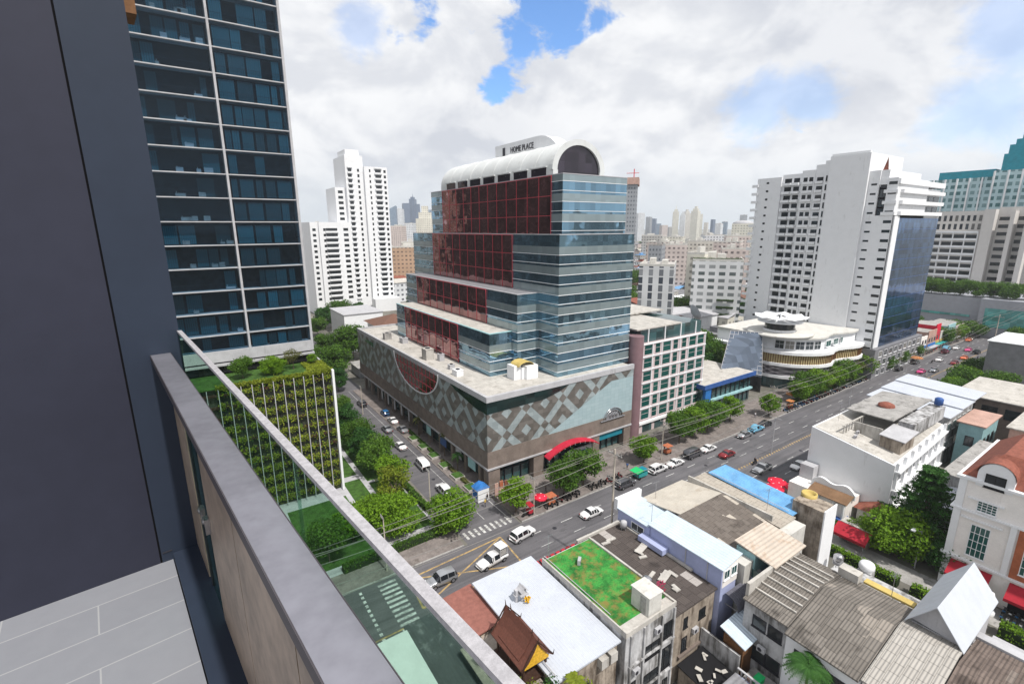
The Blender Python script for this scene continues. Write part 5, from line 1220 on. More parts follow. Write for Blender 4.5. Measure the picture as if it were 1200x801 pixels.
win(FH_, fx - .16, 12.4, 16.1, -math.pi / 2, 2.0, 1.9, 'kb'); win(FH_, fx, 12.6, 12.4, -math.pi / 2, 2.0, 1.5, 'gt'); win(FH_, fx, 12.7, 5.6, -math.pi / 2, 2.0, 4.7, 'gt')
for yy in (7.4, 3.6): win(FH_, fx, yy, 13.2, -math.pi / 2, 1.9, 2.2, 'w'); win(FH_, fx - .16, yy, 5.8, -math.pi / 2, 2.0, 4.6, 'gt')
win(FH_, fx, 7.4, 16.9 - 3.9 + 3.8, -math.pi / 2, 1.5, 1.6, 'kb')
MB().box(fx - .15, fx - .02, 1.6, 9.2, 4.9, 11.8).build('brick_bay', M['brick'], FH_)
for (a, b) in ((10.6, 14.9), (0, 8.9)):
    MB().slab([(fx - 2.2, a, 2.9), (fx - .05, a, 4.2), (fx - .05, b, 4.2), (fx - 2.2, b, 2.9)], .08).box(fx - 2.25, fx - 2.2, a, b, 2.5, 2.9).build('red_awning', M['redaw'], FH_)
MB().box(fx - .1, fx - .02, 1, 8.6, .1, 2.8).box(fx - .1, fx - .02, 11, 14.5, .1, 2.8).build('shopfront', M['black'], FH_)
MB().box(fx - .2, fx - .01, 15.0, 15.8, 0, 16.4).build('corner_pilaster', M['white2'], FH_)
# behind: stained walls and white lean-to roofs between corner house and classical house
house('stained_wall_house', 'low house with blotchy stained wall between the corner house and the classical house', 'house', 104, 126, 17.5, 21.5, 8.5, M['stain'], 'flat', M['conc'])
house('white_lean_to_shed', 'long shed with pale blue-white sheet roof behind the tall dark tree', 'shed', 93.5, 103, 16.4, 22.5, 6.0, M['white'], 'gable', wh, ridge=1.0)
house('cream_low_annex', 'cream low annex with terracotta hipped roof behind the light green tree', 'house', 90.5, 95, 24.0, 28.6, 3.2, M['cream'], 'hip', M['terr'], .5, ridge=1.4)
# right-edge buildings across the lane
house('painted_mural_house', 'narrow house with a blue and cream mural-like flank behind the metal roof', 'house', 129, 140, 22.2, 26, 10.5, M['ltteal'], 'flat', M['salmon'], wins=[('-x', 24, 6, 1.4, 2, 'd')] + [('-y', x, z, 1.6, 1.8, 'd') for x in (131, 134, 137) for z in (2, 6)])
house('dark_brick_cafe', 'two-storey brick house with flat pale roof and dark recessed upper floor at the right edge', 'building', 152, 172, 19, 32, 10.5, M['brownband'], 'flat', M['concl'], .8, [('-x', y, 6.6, 2.8, 2.4, 'k') for y in (22, 26, 30)] + [('-y', x, z, 2.6, 2.2, 'k') for x in (155, 159, 163, 167) for z in (1.5, 6)])
house('orange_brick_block', 'orange-trimmed brick block cut off by the right edge', 'building', 128, 144, 10, 18.5, 12.0, M['salmon'], 'flat', M['concl'], .5, [('-x', y, z, 2.4, 1.6, 'k') for y in (12, 16) for z in (3, 7)] + [('-y', x, z, 2.4, 1.6, 'k') for x in (131, 135, 139) for z in (3, 7)])
house('dark_grey_block', 'tall dark grey block with white crumbly roof at the right edge', 'building', 202, 222, 24, 38, 15.5, M['grey'], 'flat', M['white2'], .4)
house('brown_grey_box', 'plain brown-grey box building below the dark grey block', 'building', 146, 160, 8, 18.0, 8, mat('taupe_wall', (.17, .14, .15), .8), 'flat', M['lgrey'], .3)
gf = thing('yellow_green_fence', 'yellow-green slatted fence in front of the brick block', 'fence', (118.7, 16.5, 0))
for i in range(5): MB().box(118.6, 118.9, 13 + i * 1.75, 13.15 + i * 1.75, 0, 3.3).build('post', M['wood'], gf)
q = MB(); k = 13.15
while k < 20: q.box(118.68, 118.8, k, k + .2, .1, 3.1); k += .3
q.build('slats', mat('slat_green', (.20, .26, .03), .8, var=.3, sc=4), gf)

# the tower that the red glass mirrors: it stands behind the dark residential tower
o = thing('beige_balcony_tower', 'beige balcony tower standing behind the dark residential tower, seen mirrored in the red glass', 'apartment tower', (-14, 258, 0))
MB().box(-30, 2, 236, 280, 0, 76).build('wall', gridfacade('beige_balconies', (.62, .44, .32), (.05, .03, .025), 3.6, 3.2, .6, .55), o)
q = MB()
for i in range(22): q.box(2, 3.2, 238, 278, 4 + i * 3.2, 5 + i * 3.2)
q.build('balcony_band', M['cream'], o)
o = thing('added_dark_tower', 'dark glass tower added behind the dark residential tower, seen mirrored in the red glass', 'apartment tower', (-10, 190, 0))  # added out of sight so the red glass mirrors something dark
MB().box(-34, 14, 152, 226, 0, 92).build('wall', gridfacade('dark_tower_facade', (.05, .055, .065), (.008, .010, .014), 4.0, 3.9, .9, .8), o)
for i in range(23): MB().box(14, 14.4, 152, 226, 3.9 * i + 3.5, 3.9 * i + 3.75).build('floor_slab', M['grey'], o)
for i, (x0, x1, y0, y1, h, k_, lb) in enumerate(((226, 250, -104, -70, 52, ((.30, .29, .27), (.05, .05, .06)), 'tall grey stepped block added out of view, seen only mirrored in the glass tower front'), (172, 198, -92, -62, 30, ((.10, .12, .12), (.02, .03, .04)), 'dark block added out of view, seen only mirrored in the lower glass front'), (140, 164, -80, -52, 20, ((.42, .40, .36), (.06, .06, .06)), 'beige block added out of view, seen only mirrored low in the glass front'))):
    o = thing('added_mirrored_block', lb, 'building', ((x0 + x1) / 2, (y0 + y1) / 2, 0)); MB().box(x0, x1, y0, y1, 0, h).box(x0 + 8, x1, y0, y1, h, h + 6).build('wall', gridfacade('mirrored_facade_%d' % i, *k_, 3.4, 3.3), o); MB().box(x0 + 2, x0 + 6, y0 + 4, y0 + 9, h, h + 3).build('roof_room', M['conc'], o)  # blocks added out of view to give the front glass something to mirror
# things standing on the near roofs
def tank(x, y, z, lb, r=.55, h=1.3, m_='steel'):
    o = thing('water_tank', lb, 'water tank', (x, y, z)); MB().lathe((x, y, z + .35), [(0, 0), (r, 0), (r, h * .85), (r * .6, h), (0, h * 1.04)], 16).build('tank_body', M[m_], o)
    q = MB()
    for a in range(4): q.cyl((x + r * .8 * math.cos(a * 1.57), y + r * .8 * math.sin(a * 1.57), z), (x + r * .8 * math.cos(a * 1.57), y + r * .8 * math.sin(a * 1.57), z + .4), .04, n=5)
    q.build('tank_stand', M['grey'], o)
tank(37.0, 29.2, 11.82, 'steel water tank behind the stair room on the green roof'); tank(119, 27.5, 15.62, 'blue water tank on the roof room of the white flank house', .7, 1.4, 'blue'); tank(45.4, 40.3, 9.75, 'small grey tank in the road-side corner of the dark patched roof', .45, 1.0, 'lgrey')
tank(68.0, 22.6, 5.4, 'steel water tank on the flat yard roof beside the white end wall', .6, 1.4); tank(63, 14.5, 6.7, 'dented steel tank on the dull yard roof behind the grey tile house', .6, 1.3)
def aircon(x, y, z, rz, lb):
    o = rthing('air_conditioner', lb, 'air conditioner', (x, y, z), rad(rz)); MB().box(-.42, .42, -.18, .16, .08, .68).build('casing', M['lgrey'], o); MB().cyl((-.1, -.19, .38), (-.1, -.175, .38), .23, n=14).build('fan_grille', M['dkmetal'], o); MB().box(-.36, -.28, -.15, .13, 0, .08).box(.28, .36, -.15, .13, 0, .08).build('foot', M['grey'], o)
aircon(35.2, 25.95, 9.9, 0, 'air conditioner hung high on the stained wall under the green roof'); aircon(32.2, 25.95, 6.6, 0, 'air conditioner low on the stained wall of the green-roofed block'); aircon(42.6, 26.55, 5.4, 0, 'air conditioner between the two windows of the dark-roofed house')
aircon(45.9, 20.8, 5.7, -90, 'air conditioner under the windows of the battened-roof house'); aircon(45.3, 14.9, 5.9, -90, 'air conditioner on the white front of the grey tile house'); aircon(45.5, 11.0, 6.0, -90, 'air conditioner on the cream front of the pale tile house'); aircon(52.4, 25.2, 9.25, 0, 'air conditioner standing under the beige canopy'); aircon(33.9, 36.5, 11.82, 40, 'air conditioner unit standing on the green roof'); 
aircon(96, 32.5, 12.9, 0, 'air conditioner on the road-side deck of the white flank house'); aircon(98.2, 33.0, 13.0, 0, 'second air conditioner on the white flank house deck, further from the flank')
for i, (x, y, z, h) in enumerate(((31.6, 39.4, 11.8, 3.0), (52, 40.5, 12.2, 2.6), (62.5, 30, 12.0, 3.2), (100, 37, 14.0, 3.5), (58, 14, 12.0, 2.4), (46.9, 36.9, 12.4, 2.4))):
    o = thing('roof_antenna', 'thin television antenna on %s' % ['the road-side corner of the green roof', 'the beige sheet roof', 'the pale patched roof strip', 'the deck of the white flank house', 'the ridge of the grey tile house', 'the lavender house roof'][i], 'antenna', (x, y, z)); q = MB(); q.cyl((x, y, z - .3), (x, y, z + h), .03, n=5)
    q.build('mast', M['steel'], o); q = MB(); q.bar((x - .7, y, z + h - .1), (x + .7, y, z + h - .1), .03)
    for k in range(6): xx = x - .6 + k * .24; q.bar((xx, y - .35 + k * .03, z + h - .1), (xx, y + .35 - k * .03, z + h - .1), .02)
    q.build('array', M['steel'], o)
q = MB()
for a, b in (((40.4, 28, 9.9), (40.4, 41, 9.95)), ((49.75, 28, 12.4), (49.75, 36, 13.2)), ((31.2, 27, 11.95), (31.2, 39.8, 11.95)), ((64.3, 28, 12.2), (64.3, 40, 12.5))): pass
for i, (a, b) in enumerate((((40.3, 28, 9.86), (40.3, 41, 9.95)), ((31.3, 28.9, 11.9), (31.3, 39.8, 11.9)), ((64.45, 28, 12.1), (64.45, 40, 12.62)), ((22.7, 27, 11.35), (22.7, 35, 11.42)))):
    tag(MB().cyl(a, b, .05, n=6).build('roof_pipe', M['lgrey']), 'thin pale pipe running along the edge of %s' % ['the dark patched roof', 'the green roof', 'the blue corrugated roof', 'the white metal roof'][i], 'pipe')
for i, (x, y, zz) in enumerate(((42.5, 31, 9.86), (44.1, 36, 9.92))):
    tag(MB().obox((x, y), (.96, .28), 1.1, .45, zz - .02, zz + .05).build('patch_sheet', M['concl']), 'pale %s patch sheet laid on the dark roof' % ['lower', 'upper'][i], 'roof patch')
# ------------------------------------------------------------------ trees and planting
def leafmat(name, a, b, rough=.6):
    m, t, p = newmat(name); oi = t.nodes.new('ShaderNodeObjectInfo'); g = t.nodes.new('ShaderNodeNewGeometry'); c = t.nodes.new('ShaderNodeTexCoord')
    isl = X(t, g.outputs['Random Per Island']); n = noise(t, c.outputs['Object'], .55, 3)
    f = isl * .45 + n.step(.35, .65) * .35 + X(t, oi.outputs['Random']) * .25
    t.links.new(mixc(t, f, a, b), p.inputs['Base Color']); p.inputs['Roughness'].default_value = rough; sset(p, 'Specular IOR Level', .12)
    tl = t.nodes.new('ShaderNodeBsdfTranslucent'); t.links.new(mixc(t, f, tuple(v * 1.2 for v in a), tuple(min(1, v * 1.3) for v in b)), tl.inputs[0])
    mx_ = t.nodes.new('ShaderNodeMixShader'); mx_.inputs[0].default_value = .25
    t.links.new(p.outputs[0], mx_.inputs[1]); t.links.new(tl.outputs[0], mx_.inputs[2]); t.links.new(mx_.outputs[0], t.nodes['Material Output'].inputs[0])
    return m
LF = dict(light=leafmat('leaf_light', (.045, .12, .008), (.18, .31, .02)), mid=leafmat('leaf_mid', (.028, .08, .010), (.105, .20, .025)), dark=leafmat('leaf_dark', (.016, .06, .014), (.055, .14, .028)),
          yel=leafmat('leaf_yellow', (.075, .115, .01), (.25, .29, .03)), olive=leafmat('leaf_olive', (.06, .075, .02), (.15, .15, .045)))
BARK = mat('bark', (.13, .10, .075), .9, var=.25, sc=4)
def leaf(mb, c, s, R, flat=.6, out=None):
    n = Vector((R.gauss(0, 1), R.gauss(0, 1), R.gauss(0, 1) + flat)).normalized()
    if out is not None: n = (n * .8 + out).normalized()
    u = n.orthogonal().normalized(); w = n.cross(u); a = R.uniform(0, 6.28); u, w = u * math.cos(a) + w * math.sin(a), w * math.cos(a) - u * math.sin(a)
    s1 = s * R.uniform(.6, 1.3); s2 = s1 * R.uniform(.45, .8)
    mb.add([c - u * s1, c - w * s2, c + u * s1, c + w * s2], [(0, 1, 2, 3)])
def crown_mesh(seed, r, h, z0, clumps, per, ls, squash=.7, open_=.25):
    """crown as clumps of leaves, each clump a shell of leaf-sized faces around a limb end"""
    R = random.Random(seed); mb = MB(); ends = []
    for i in range(clumps):
        a = R.uniform(0, 6.28); q = math.sqrt(R.uniform(.02, 1)); zz = R.uniform(-1, 1)
        k = math.sqrt(max(.05, 1 - zz * zz * .85))
        c = Vector((math.cos(a) * q * r * k * .85, math.sin(a) * q * r * k * .85, z0 + h / 2 + zz * h / 2 * .85)); ends.append(c)
        cr = r * R.uniform(.2, .38)
        for j in range(per):
            d = Vector((R.gauss(0, 1), R.gauss(0, 1), R.gauss(0, 1))).normalized()
            rr = cr * (R.uniform(.55, 1.08) if R.random() > .08 else R.uniform(1.0, 1.45))
            leaf(mb, c + Vector((d.x * rr, d.y * rr, d.z * rr * squash)), ls, R, .5, d * .6)
    return mb, ends
def trunk_mesh(seed, h, r, ends, z0):
    R = random.Random(seed); mb = MB(); top = Vector((R.uniform(-.2, .2), R.uniform(-.2, .2), z0 + (h - z0) * .15)); mb.cyl((0, 0, -.1), top, r, r * .6, 8)
    for e in ends[::3]: 
        m_ = top.lerp(e, .5) + Vector((0, 0, -.2)); mb.cyl(top, m_, r * .42, r * .25, 6, cap=False); mb.cyl(m_, e, r * .25, r * .06, 5, cap=False)
    return mb
TV = {}
def treeproto(key, mat_, seed, r, h, z0, clumps, per, ls, tr=.16, squash=.7):
    cm, ends = crown_mesh(seed, r, h - z0, z0, clumps, per, ls, squash); TV[key] = (cm.mesh('crown', LF[mat_]), trunk_mesh(seed, h, tr, ends, z0).mesh('trunk', BARK), r, h)
treeproto('a', 'light', 1, 3.6, 7.0, 2.2, 44, 120, .21)
treeproto('b', 'mid', 2, 4.2, 7.6, 2.4, 48, 120, .22)
treeproto('c', 'light', 3, 3.0, 6.0, 1.8, 34, 120, .2)
treeproto('d', 'dark', 4, 4.4, 9.5, 2.0, 56, 120, .23)
treeproto('e', 'yel', 5, 3.4, 7.5, 2.5, 28, 90, .19)
treeproto('f', 'mid', 6, 6.5, 11, 3.0, 64, 130, .31)
treeproto('g', 'light', 8, 4.4, 6.6, 1.0, 70, 150, .2)
treeproto('h', 'olive', 9, 3.4, 6.5, 2.2, 24, 80, .16)
TN = [0]
def tree(k, x, y, s, label, group=None, rz=None, z=0, name='tree', sz=None):
    TN[0] += 1
    o = thing(name, label, 'tree' if name == 'tree' else 'shrub', (x, y, z), 0, group)
    for part, me in (('crown', TV[k][0]), ('trunk', TV[k][1])):
        c = bpy.data.objects.new(part, me); C.objects.link(c); c.parent = o
    o.rotation_euler.z = rz if rz is not None else (TN[0] * 2.4) % 6.28
    o.scale = (s, s, sz or s)
    return o
SG = 'street trees along the far pavement'
st = [('c', 44.2, 64.6, 1.05, 'round light green street tree at the corner of the mirror-glass podium'), ('b', 55, 64.2, .85, 'bushy street tree left of the red canopy entrance'), ('b', 60.5, 64.6, 1.0, 'broad street tree in front of the red canopy entrance'),
      ('a', 77.6, 64.2, .9, 'round bright street tree in front of the mauve corner pillar'), ('b', 92.5, 66.4, 1.0, 'dense street tree in front of the green-glass office, nearer the pillar'), ('a', 98, 66.6, 1.1, 'dense street tree in front of the right half of the green-glass office'),
      ('b', 104, 66.8, 1.0, 'street tree just before the blue showroom'), ('a', 109, 67.5, .9, 'street tree overlapping the blue pier of the showroom'), ('c', 114.5, 67.2, 1.1, 'street tree in front of the left half of the blue showroom'), ('c', 126.5, 63.4, 1.0, 'small upright street tree before the tilted glass screen')]
for i in range(9): st.append((('a', 'b', 'a', 'h')[i % 4], 143 + i * 5.4, 63.6 + (i % 2), .95 + .1 * (i % 3), 'street tree in the row before the round cream building, %s from the left' % ordn(i)))
for i in range(6): st.append((('b', 'h')[i % 2], 200 + i * 6.5, 62.4, .8, 'street tree in front of the blue-glass corner podium, %s from the left' % ordn(i)))
for i in range(8): st.append((('b', 'h', 'a')[i % 3], 262 + i * 9, 63, 1.1, 'street tree far along the main road before the grey mall, %s from the left' % ordn(i)))
for k, x, y, s, lb in st: tree(k, x, y, s, lb, SG)
for i, (k, x, y, s) in enumerate((('a', 196, 40, 1.1), ('b', 187, 39.2, 1.2), ('a', 178, 38.8, 1.1), ('b', 170, 39.3, 1.1), ('a', 162, 38.6, 1.0), ('b', 176, 35.5, 1.1), ('a', 168, 35, 1.0), ('b', 206, 40, 1.1), ('a', 218, 40, 1.0), ('b', 256, 39.5, 1.3), ('a', 268, 39.5, 1.2), ('b', 282, 39.5, 1.2), ('f', 192, 32, .8))):
    tree(k, x, y, s, 'near-side roadside tree beyond the metal roof, %s of its row' % ordn(i), 'trees on the near side of the main road')
for i, (k, x, y, s, lb) in enumerate((('g', 24.2, 71.2, 1.0, 'bright green tree behind the glass railing beside the crosswalk corner'), ('g', 32.4, 66.8, 1.0, 'bright round tree at the side-street corner above the crosswalk'), ('e', 27.0, 78.5, 1.05, 'yellowish thin-leaved tree with bare pale stems in the garden'), ('a', 28.4, 84.5, 1.0, 'light green garden tree nearest the side-street kerb'),
        ('b', 28.5, 92.5, 1.05, 'full garden tree halfway up the side street'), ('d', 27.8, 100, .8, 'darker garden tree beyond the full one'), ('b', 28.5, 107, .95, 'garden tree opposite the parked silver cars'), ('d', 28.5, 116, .85, 'dark garden tree near the end of the green wall'), ('g', 22, 75.5, .8, 'low bright tree over the garden hedge'),
        ('b', 29.5, 126, .9, 'tree at the far end of the garden strip'), ('a', 17.5, 73, .9, 'light tree seen only through the glass railing'), ('b', 13, 70, .9, 'mid-green tree seen through the glass railing, further left'), ('f', 40, 168, 1.0, 'big spreading tree at the far end of the side street'), ('f', 33, 176, .9, 'spreading tree beside the dark tower at the far end of the side street'), ('d', 36, 152, .8, 'dark tree beside the far side-street bend'))): tree(k, x, y, s, lb)
for i, (x, y) in enumerate(((52, 190), (44, 200), (57, 256), (66, 262), (50, 240), (76, 262), (120, 240), (126, 262), (118, 285), (130, 300), (124, 225), (122, 330), (135, 350))):
    tree(('f', 'b', 'd')[i % 3], x, y, 1.2, 'tree among the low houses around the white balcony tower, %s of the group' % ordn(i), 'trees around the white balcony tower')
for i, (k, x, y, s) in enumerate((('f', 124, 93.5, 1.1), ('f', 131, 96, 1.15), ('d', 137, 94, 1.4), ('f', 144, 96, 1.15), ('f', 121, 101, 1.1), ('f', 150, 104, 1.3), ('f', 140, 108, 1.3), ('f', 144, 120, 1.1), ('d', 156, 112, 1.2), ('f', 134, 118, .9), ('f', 165, 122, 1.0), ('d', 150, 130, 1.2), ('d', 172, 160, 1.4), ('f', 165, 168, 1.2), ('f', 230, 215, 1.4), ('d', 250, 260, 1.6), ('f', 215, 190, 1.2))):
    tree(k, x, y, s, 'dark tree in the grove behind the blue showroom, %s of its group' % ordn(i), 'trees behind the blue showroom')
for i, (x, y, s) in enumerate(((298, 70, .9), (297, 60, .8), (292, 82, 1.0), (296, 48, .9), (296, 36, .9))): tree('b', x, y, s, 'tree standing before the grey mall wall, %s from the left' % ordn(i), 'trees before the grey mall')
for i, y in enumerate((88, 83, 78, 72, 66, 60, 54, 48)): tree('b', 307 + (i % 2) * 3, y, 1.2, 'bush on the roof of the grey mall, %s from the left' % ordn(i), 'roof planting on the mall', z=15.4, name='roof_shrub')
tree('g', 86.2, 21.4, 1.12, 'rounded light green tree in front of the white flank, beside the tall dark tree'); tree('g', 85.9, 25.5, .6, 'smaller light green tree behind the red-awning stall')
tree('d', 87.8, 13.6, .72, 'dense dark green tree crowding the corner of the cream classical house'); tree('d', 86.2, 15.6, .6, 'low dark bushy tree below the tall tiered tree')
# tall tiered dark tree: horizontal branch layers
R = random.Random(21); tt = thing('tiered_tree', 'tall dark green tree with layered spreading branches in front of the white flank', 'tree', (90.5, 19.8, 0))
cm, tm = MB(), MB(); tm.cyl((90.5, 19.8, 0), (90.2, 19.9, 14), .28, .05, 8)
for lv_ in range(11):
    zz = 3.0 + lv_ * 1.08; rr = 6.4 * (1 - lv_ / 12.5)
    for j in range(9):
        a = j * .698 + lv_ * .5 + R.uniform(-.2, .2); L_r = rr * R.uniform(.7, 1.15); e = Vector((90.4 + L_r * math.cos(a), 19.8 + L_r * math.sin(a), zz + .25 * L_r * .5)); s0 = Vector((90.4, 19.8, zz))
        tm.cyl(s0, e, .07, .015, 5, cap=False)
        for k in range(150):
            u = R.uniform(.2, 1.05); c = s0.lerp(e, u) + Vector((R.gauss(0, .34), R.gauss(0, .34), R.gauss(0, .12))) * (1.2 - .5 * u); leaf(cm, c, .2, R, 1.4)
cm.build('crown', LF['dark'], tt); tm.build('trunk', BARK, tt)
# palms
def palm(x, y, h, lb, n=22, L_=3.0, z0=0, mt='dark'):
    R = random.Random(int(x * 7 + y)); o = thing('palm_tree', lb, 'palm', (x, y, z0)); tm = MB(); tm.cyl((x, y, z0), (x + .1, y, z0 + h), .17, .12, 8); tm.build('trunk', BARK, o); cm = MB()
    for i in range(n):
        a = 6.283 * i / n + R.uniform(-.15, .15); up = R.uniform(-.1, 1.1); p0 = Vector((x + .1, y, z0 + h)); prev = p0; d0 = Vector((math.cos(a), math.sin(a), 0)); sd = Vector((-d0.y, d0.x, 0))
        for k in range(1, 9):
            u = k / 8; q = p0 + d0 * (L_ * u * (1 - .12 * up)) + Vector((0, 0, L_ * (up * u * .75 - u * u * .95)))
            cm.add([prev - sd * .02, prev + sd * .02, q + sd * .015, q - sd * .015], [(0, 1, 2, 3)])
            for sg in (-1, 1):
                for jj in range(2):
                    b0 = prev.lerp(q, jj / 2); ll = L_ * .23 * (math.sin(math.pi * min(1, u * .9 + .08)) + .15); tip = b0 + sd * sg * ll + d0 * ll * .6 + Vector((0, 0, -ll * .35)); cm.add([b0, b0 + d0 * .17, tip], [(0, 1, 2)])
            prev = q
    cm.build('crown', LF[mt], o); return o
palm(43.9, 15.5, 9.6, 'dark feathery palm in the yard in front of the grey tile roofs', 24, 2.5)
palm(23.6, 25.6, 1.6, 'small yellow-green potted palm beside the Thai pavilion', 14, 1.1, 10.0, 'yel')
for i, (x, y, s_, mt) in enumerate(((20.4, 27.4, .8, 'yel'), (19.4, 29, .7, 'light'), (19.0, 31, .6, 'dark'), (18.6, 33, .6, 'yel'), (22.2, 27.0, .7, 'dark'), (21.2, 26.4, .7, 'light'), (24.3, 25.2, .8, 'yel'), (18.8, 28, .8, 'dark'))):
    R = random.Random(i + 50); q = MB()
    for k in range(240): a = R.uniform(0, 6.28); rr = s_ * math.sqrt(R.random()); leaf(q, Vector((x + rr * math.cos(a), y + rr * math.sin(a), 10.4 + R.uniform(0, 1.3) * s_)), .11, R)
    o = thing('potted_plant', 'leafy potted plant around the Thai pavilion, %s of the cluster' % ordn(i), 'plant', (x, y, 10.0), group='plants around the Thai pavilion'); q.build('foliage', LF[mt], o); MB().cyl((x, y, 10), (x, y, 10.45), .26, .32, 12).build('pot', M['brownroof'], o)
palm(43.6, 92, 5.2, 'slim palm by the podium planters, nearer the corner', 14, 1.6, 0, 'olive'); palm(43.0, 105, 5, 'slim palm by the podium planters, further along', 14, 1.6, 0, 'olive'); palm(42.6, 84, 4, 'short palm by the podium planters close to the corner', 14, 1.5, 0, 'dark')
# hedges
def hedge(lb, a, b, w, h, mt='light', dens=60, seed=1, z0=0, nm='hedge'):
    R = random.Random(seed); a, b = Vector((*a, 0)), Vector((*b, 0)); L_ = (b - a).length; d = (b - a) / L_; s_ = Vector((-d.y, d.x, 0)); o = thing(nm, lb, 'hedge', (*((a + b) / 2)[:2], z0)); q = MB()
    for k in range(int(L_ * dens)):
        u = R.random() * L_; v = R.uniform(-1, 1); zz = R.uniform(.1, 1); 
        if abs(v) < .75 and zz < .8: zz = R.uniform(.85, 1.06)
        leaf(q, a + d * u + s_ * v * w / 2 + Vector((0, 0, z0 + zz * h * (1 + .08 * math.sin(u * 1.7)))), .13, R, .8)
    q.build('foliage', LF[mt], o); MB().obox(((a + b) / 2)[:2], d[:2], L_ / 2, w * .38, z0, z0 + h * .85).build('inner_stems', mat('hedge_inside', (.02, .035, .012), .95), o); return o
hedge('long clipped hedge along the lane, left of the white canister', (78.6, 34.5), (78.4, 18.5), 1.7, 1.5, seed=1, dens=170)
hedge('clipped hedge along the lane in front of the cream classical house', (78.3, 17.0), (78.3, 9.5), 1.7, 1.6, seed=2, dens=170)
hedge('clipped hedge beyond the white gabled loft at the right edge', (79.0, 8.2), (79.6, -4), 2.2, 1.7, seed=3, dens=200)
hedge('darker hedge on the far side of the lane behind the red-awning stall', (86.4, 36), (85.6, 27.5), 1.8, 1.6, 'mid', 150, 4)
hedge('hedge along the garden edge beside the side street', (31.2, 74), (31.4, 128), 1.2, 1.1, 'mid', 90, 5)
hedge('low hedge at the garden front behind the street tree', (14, 66.2), (30.5, 66.6), 1.5, 1.3, 'mid', 130, 6)
hedge('planting strip at the foot of the podium, nearer the corner', (41.7, 74.8), (41.9, 90), 1.0, .6, 'olive', 90, 7); hedge('planting strip at the foot of the podium, further along', (42.0, 95), (42.2, 110), 1.0, .6, 'mid', 90, 8)
hedge('scruffy shrubs in front of the round cream building arcade', (140, 64.4), (186, 62.8), 1.6, 1.3, 'mid', 40, 9)
hedge('planted edge on the roof of the white office block in the distance', (60, 290), (80, 290), 4, 3, 'mid', 40, 12)
# planter boxes between side street and podium
for i in range(6):
    o = thing('planter_box', 'pale stone planter box beside the podium, %s from the corner' % ordn(i), 'planter', (41.2, 76.5 + i * 5.6, .12), group='planter boxes beside the podium'); MB().box(40.3, 42.6, 75 + i * 5.6, 77.6 + i * 5.6, .12, .6).build('box_wall', M['concl'], o); MB().box(40.45, 42.45, 75.15 + i * 5.6, 77.45 + i * 5.6, .6, .66).build('soil', M['grass'], o)
# green wall foliage and roof garden
R = random.Random(77); q = MB(); q2 = MB()
for k in range(15000):
    x = R.uniform(2, 20.5); rowi = R.randint(0, 10); zz = 2.05 + rowi * 2.15 + R.gauss(0, .26) - abs(R.gauss(0, .42)); 
    if zz < .3 or (math.sin(x * 2.1 + rowi * 1.7) + math.sin(x * .7 + rowi) < -.75 and R.random() < .8): continue
    leaf(q if R.random() < .8 else q2, Vector((x, 90.85 + R.gauss(0, .16), zz)), .15, R, .2, Vector((0, -1, .3)))
q.build('hanging_planting', leafmat('leaf_wall', (.09, .14, .012), (.27, .31, .03)), V); q2.build('hanging_planting', LF['dark'], V)
q = MB()
for k in range(5200): x = R.uniform(2, 20.9); leaf(q, Vector((x, 90.7 + R.uniform(-.1, .9), 24.4 + R.gauss(0, .2))), .16, R, .6)
for k in range(3000): x = R.uniform(16.8, 20.7); leaf(q, Vector((x, R.uniform(91, 99), 24.45 + R.uniform(0, .25))), .17, R, 1.5)
q.build('roof_edge_planting', LF['yel'], V)
for i, (x, y, s_, k, lb) in enumerate(((11.3, 94.5, .5, 'g', 'broad-leaved light shrub on the green wall roof garden'), (15.0, 96, .58, 'h', 'reddish thin shrub on the roof garden under the dark tower'), (6.5, 95, .5, 'b', 'shrub on the roof garden half hidden by the glass railing'), (18.7, 97.5, .35, 'c', 'small shrub at the right end of the roof garden'))): tree(k, x, y, s_, lb, z=24.3, name='roof_shrub')
# garden lawns and paths
q = MB()
for a, b, c_, d in ((21.3, 24.6, 84.0, 93.0), (25.6, 30.4, 80, 90), (21.3, 24.6, 74.5, 83.2), (25.6, 30.4, 70, 79.2), (21.5, 24.6, 95, 140), (25.6, 30.4, 91, 140), (10, 20.4, 68, 88)): q.quad((a, c_, .02), (b, c_, .02), (b, d, .02), (a, d, .02))
struct('lawn', q, M['grass'])
struct('garden_path', MB().quad((8, 66, .008), (31, 66, .008), (31, 142, .008), (8, 142, .008)), M['lgrey'])
yp = G(436, 593, .3); q = MB(); R = random.Random(9)
for k in range(420): a = R.uniform(0, 6.28); rr = 1.7 * math.sqrt(R.random()); leaf(q, Vector((yp.x + rr * math.cos(a), yp.y + rr * .7 * math.sin(a), .15 + R.uniform(0, .5))), .15, R)
o = thing('yellow_shrub', 'golden yellow ground shrub on the garden lawn', 'shrub', (yp.x, yp.y, 0)); q.build('foliage', leafmat('leaf_gold', (.3, .20, .01), (.5, .36, .02)), o)
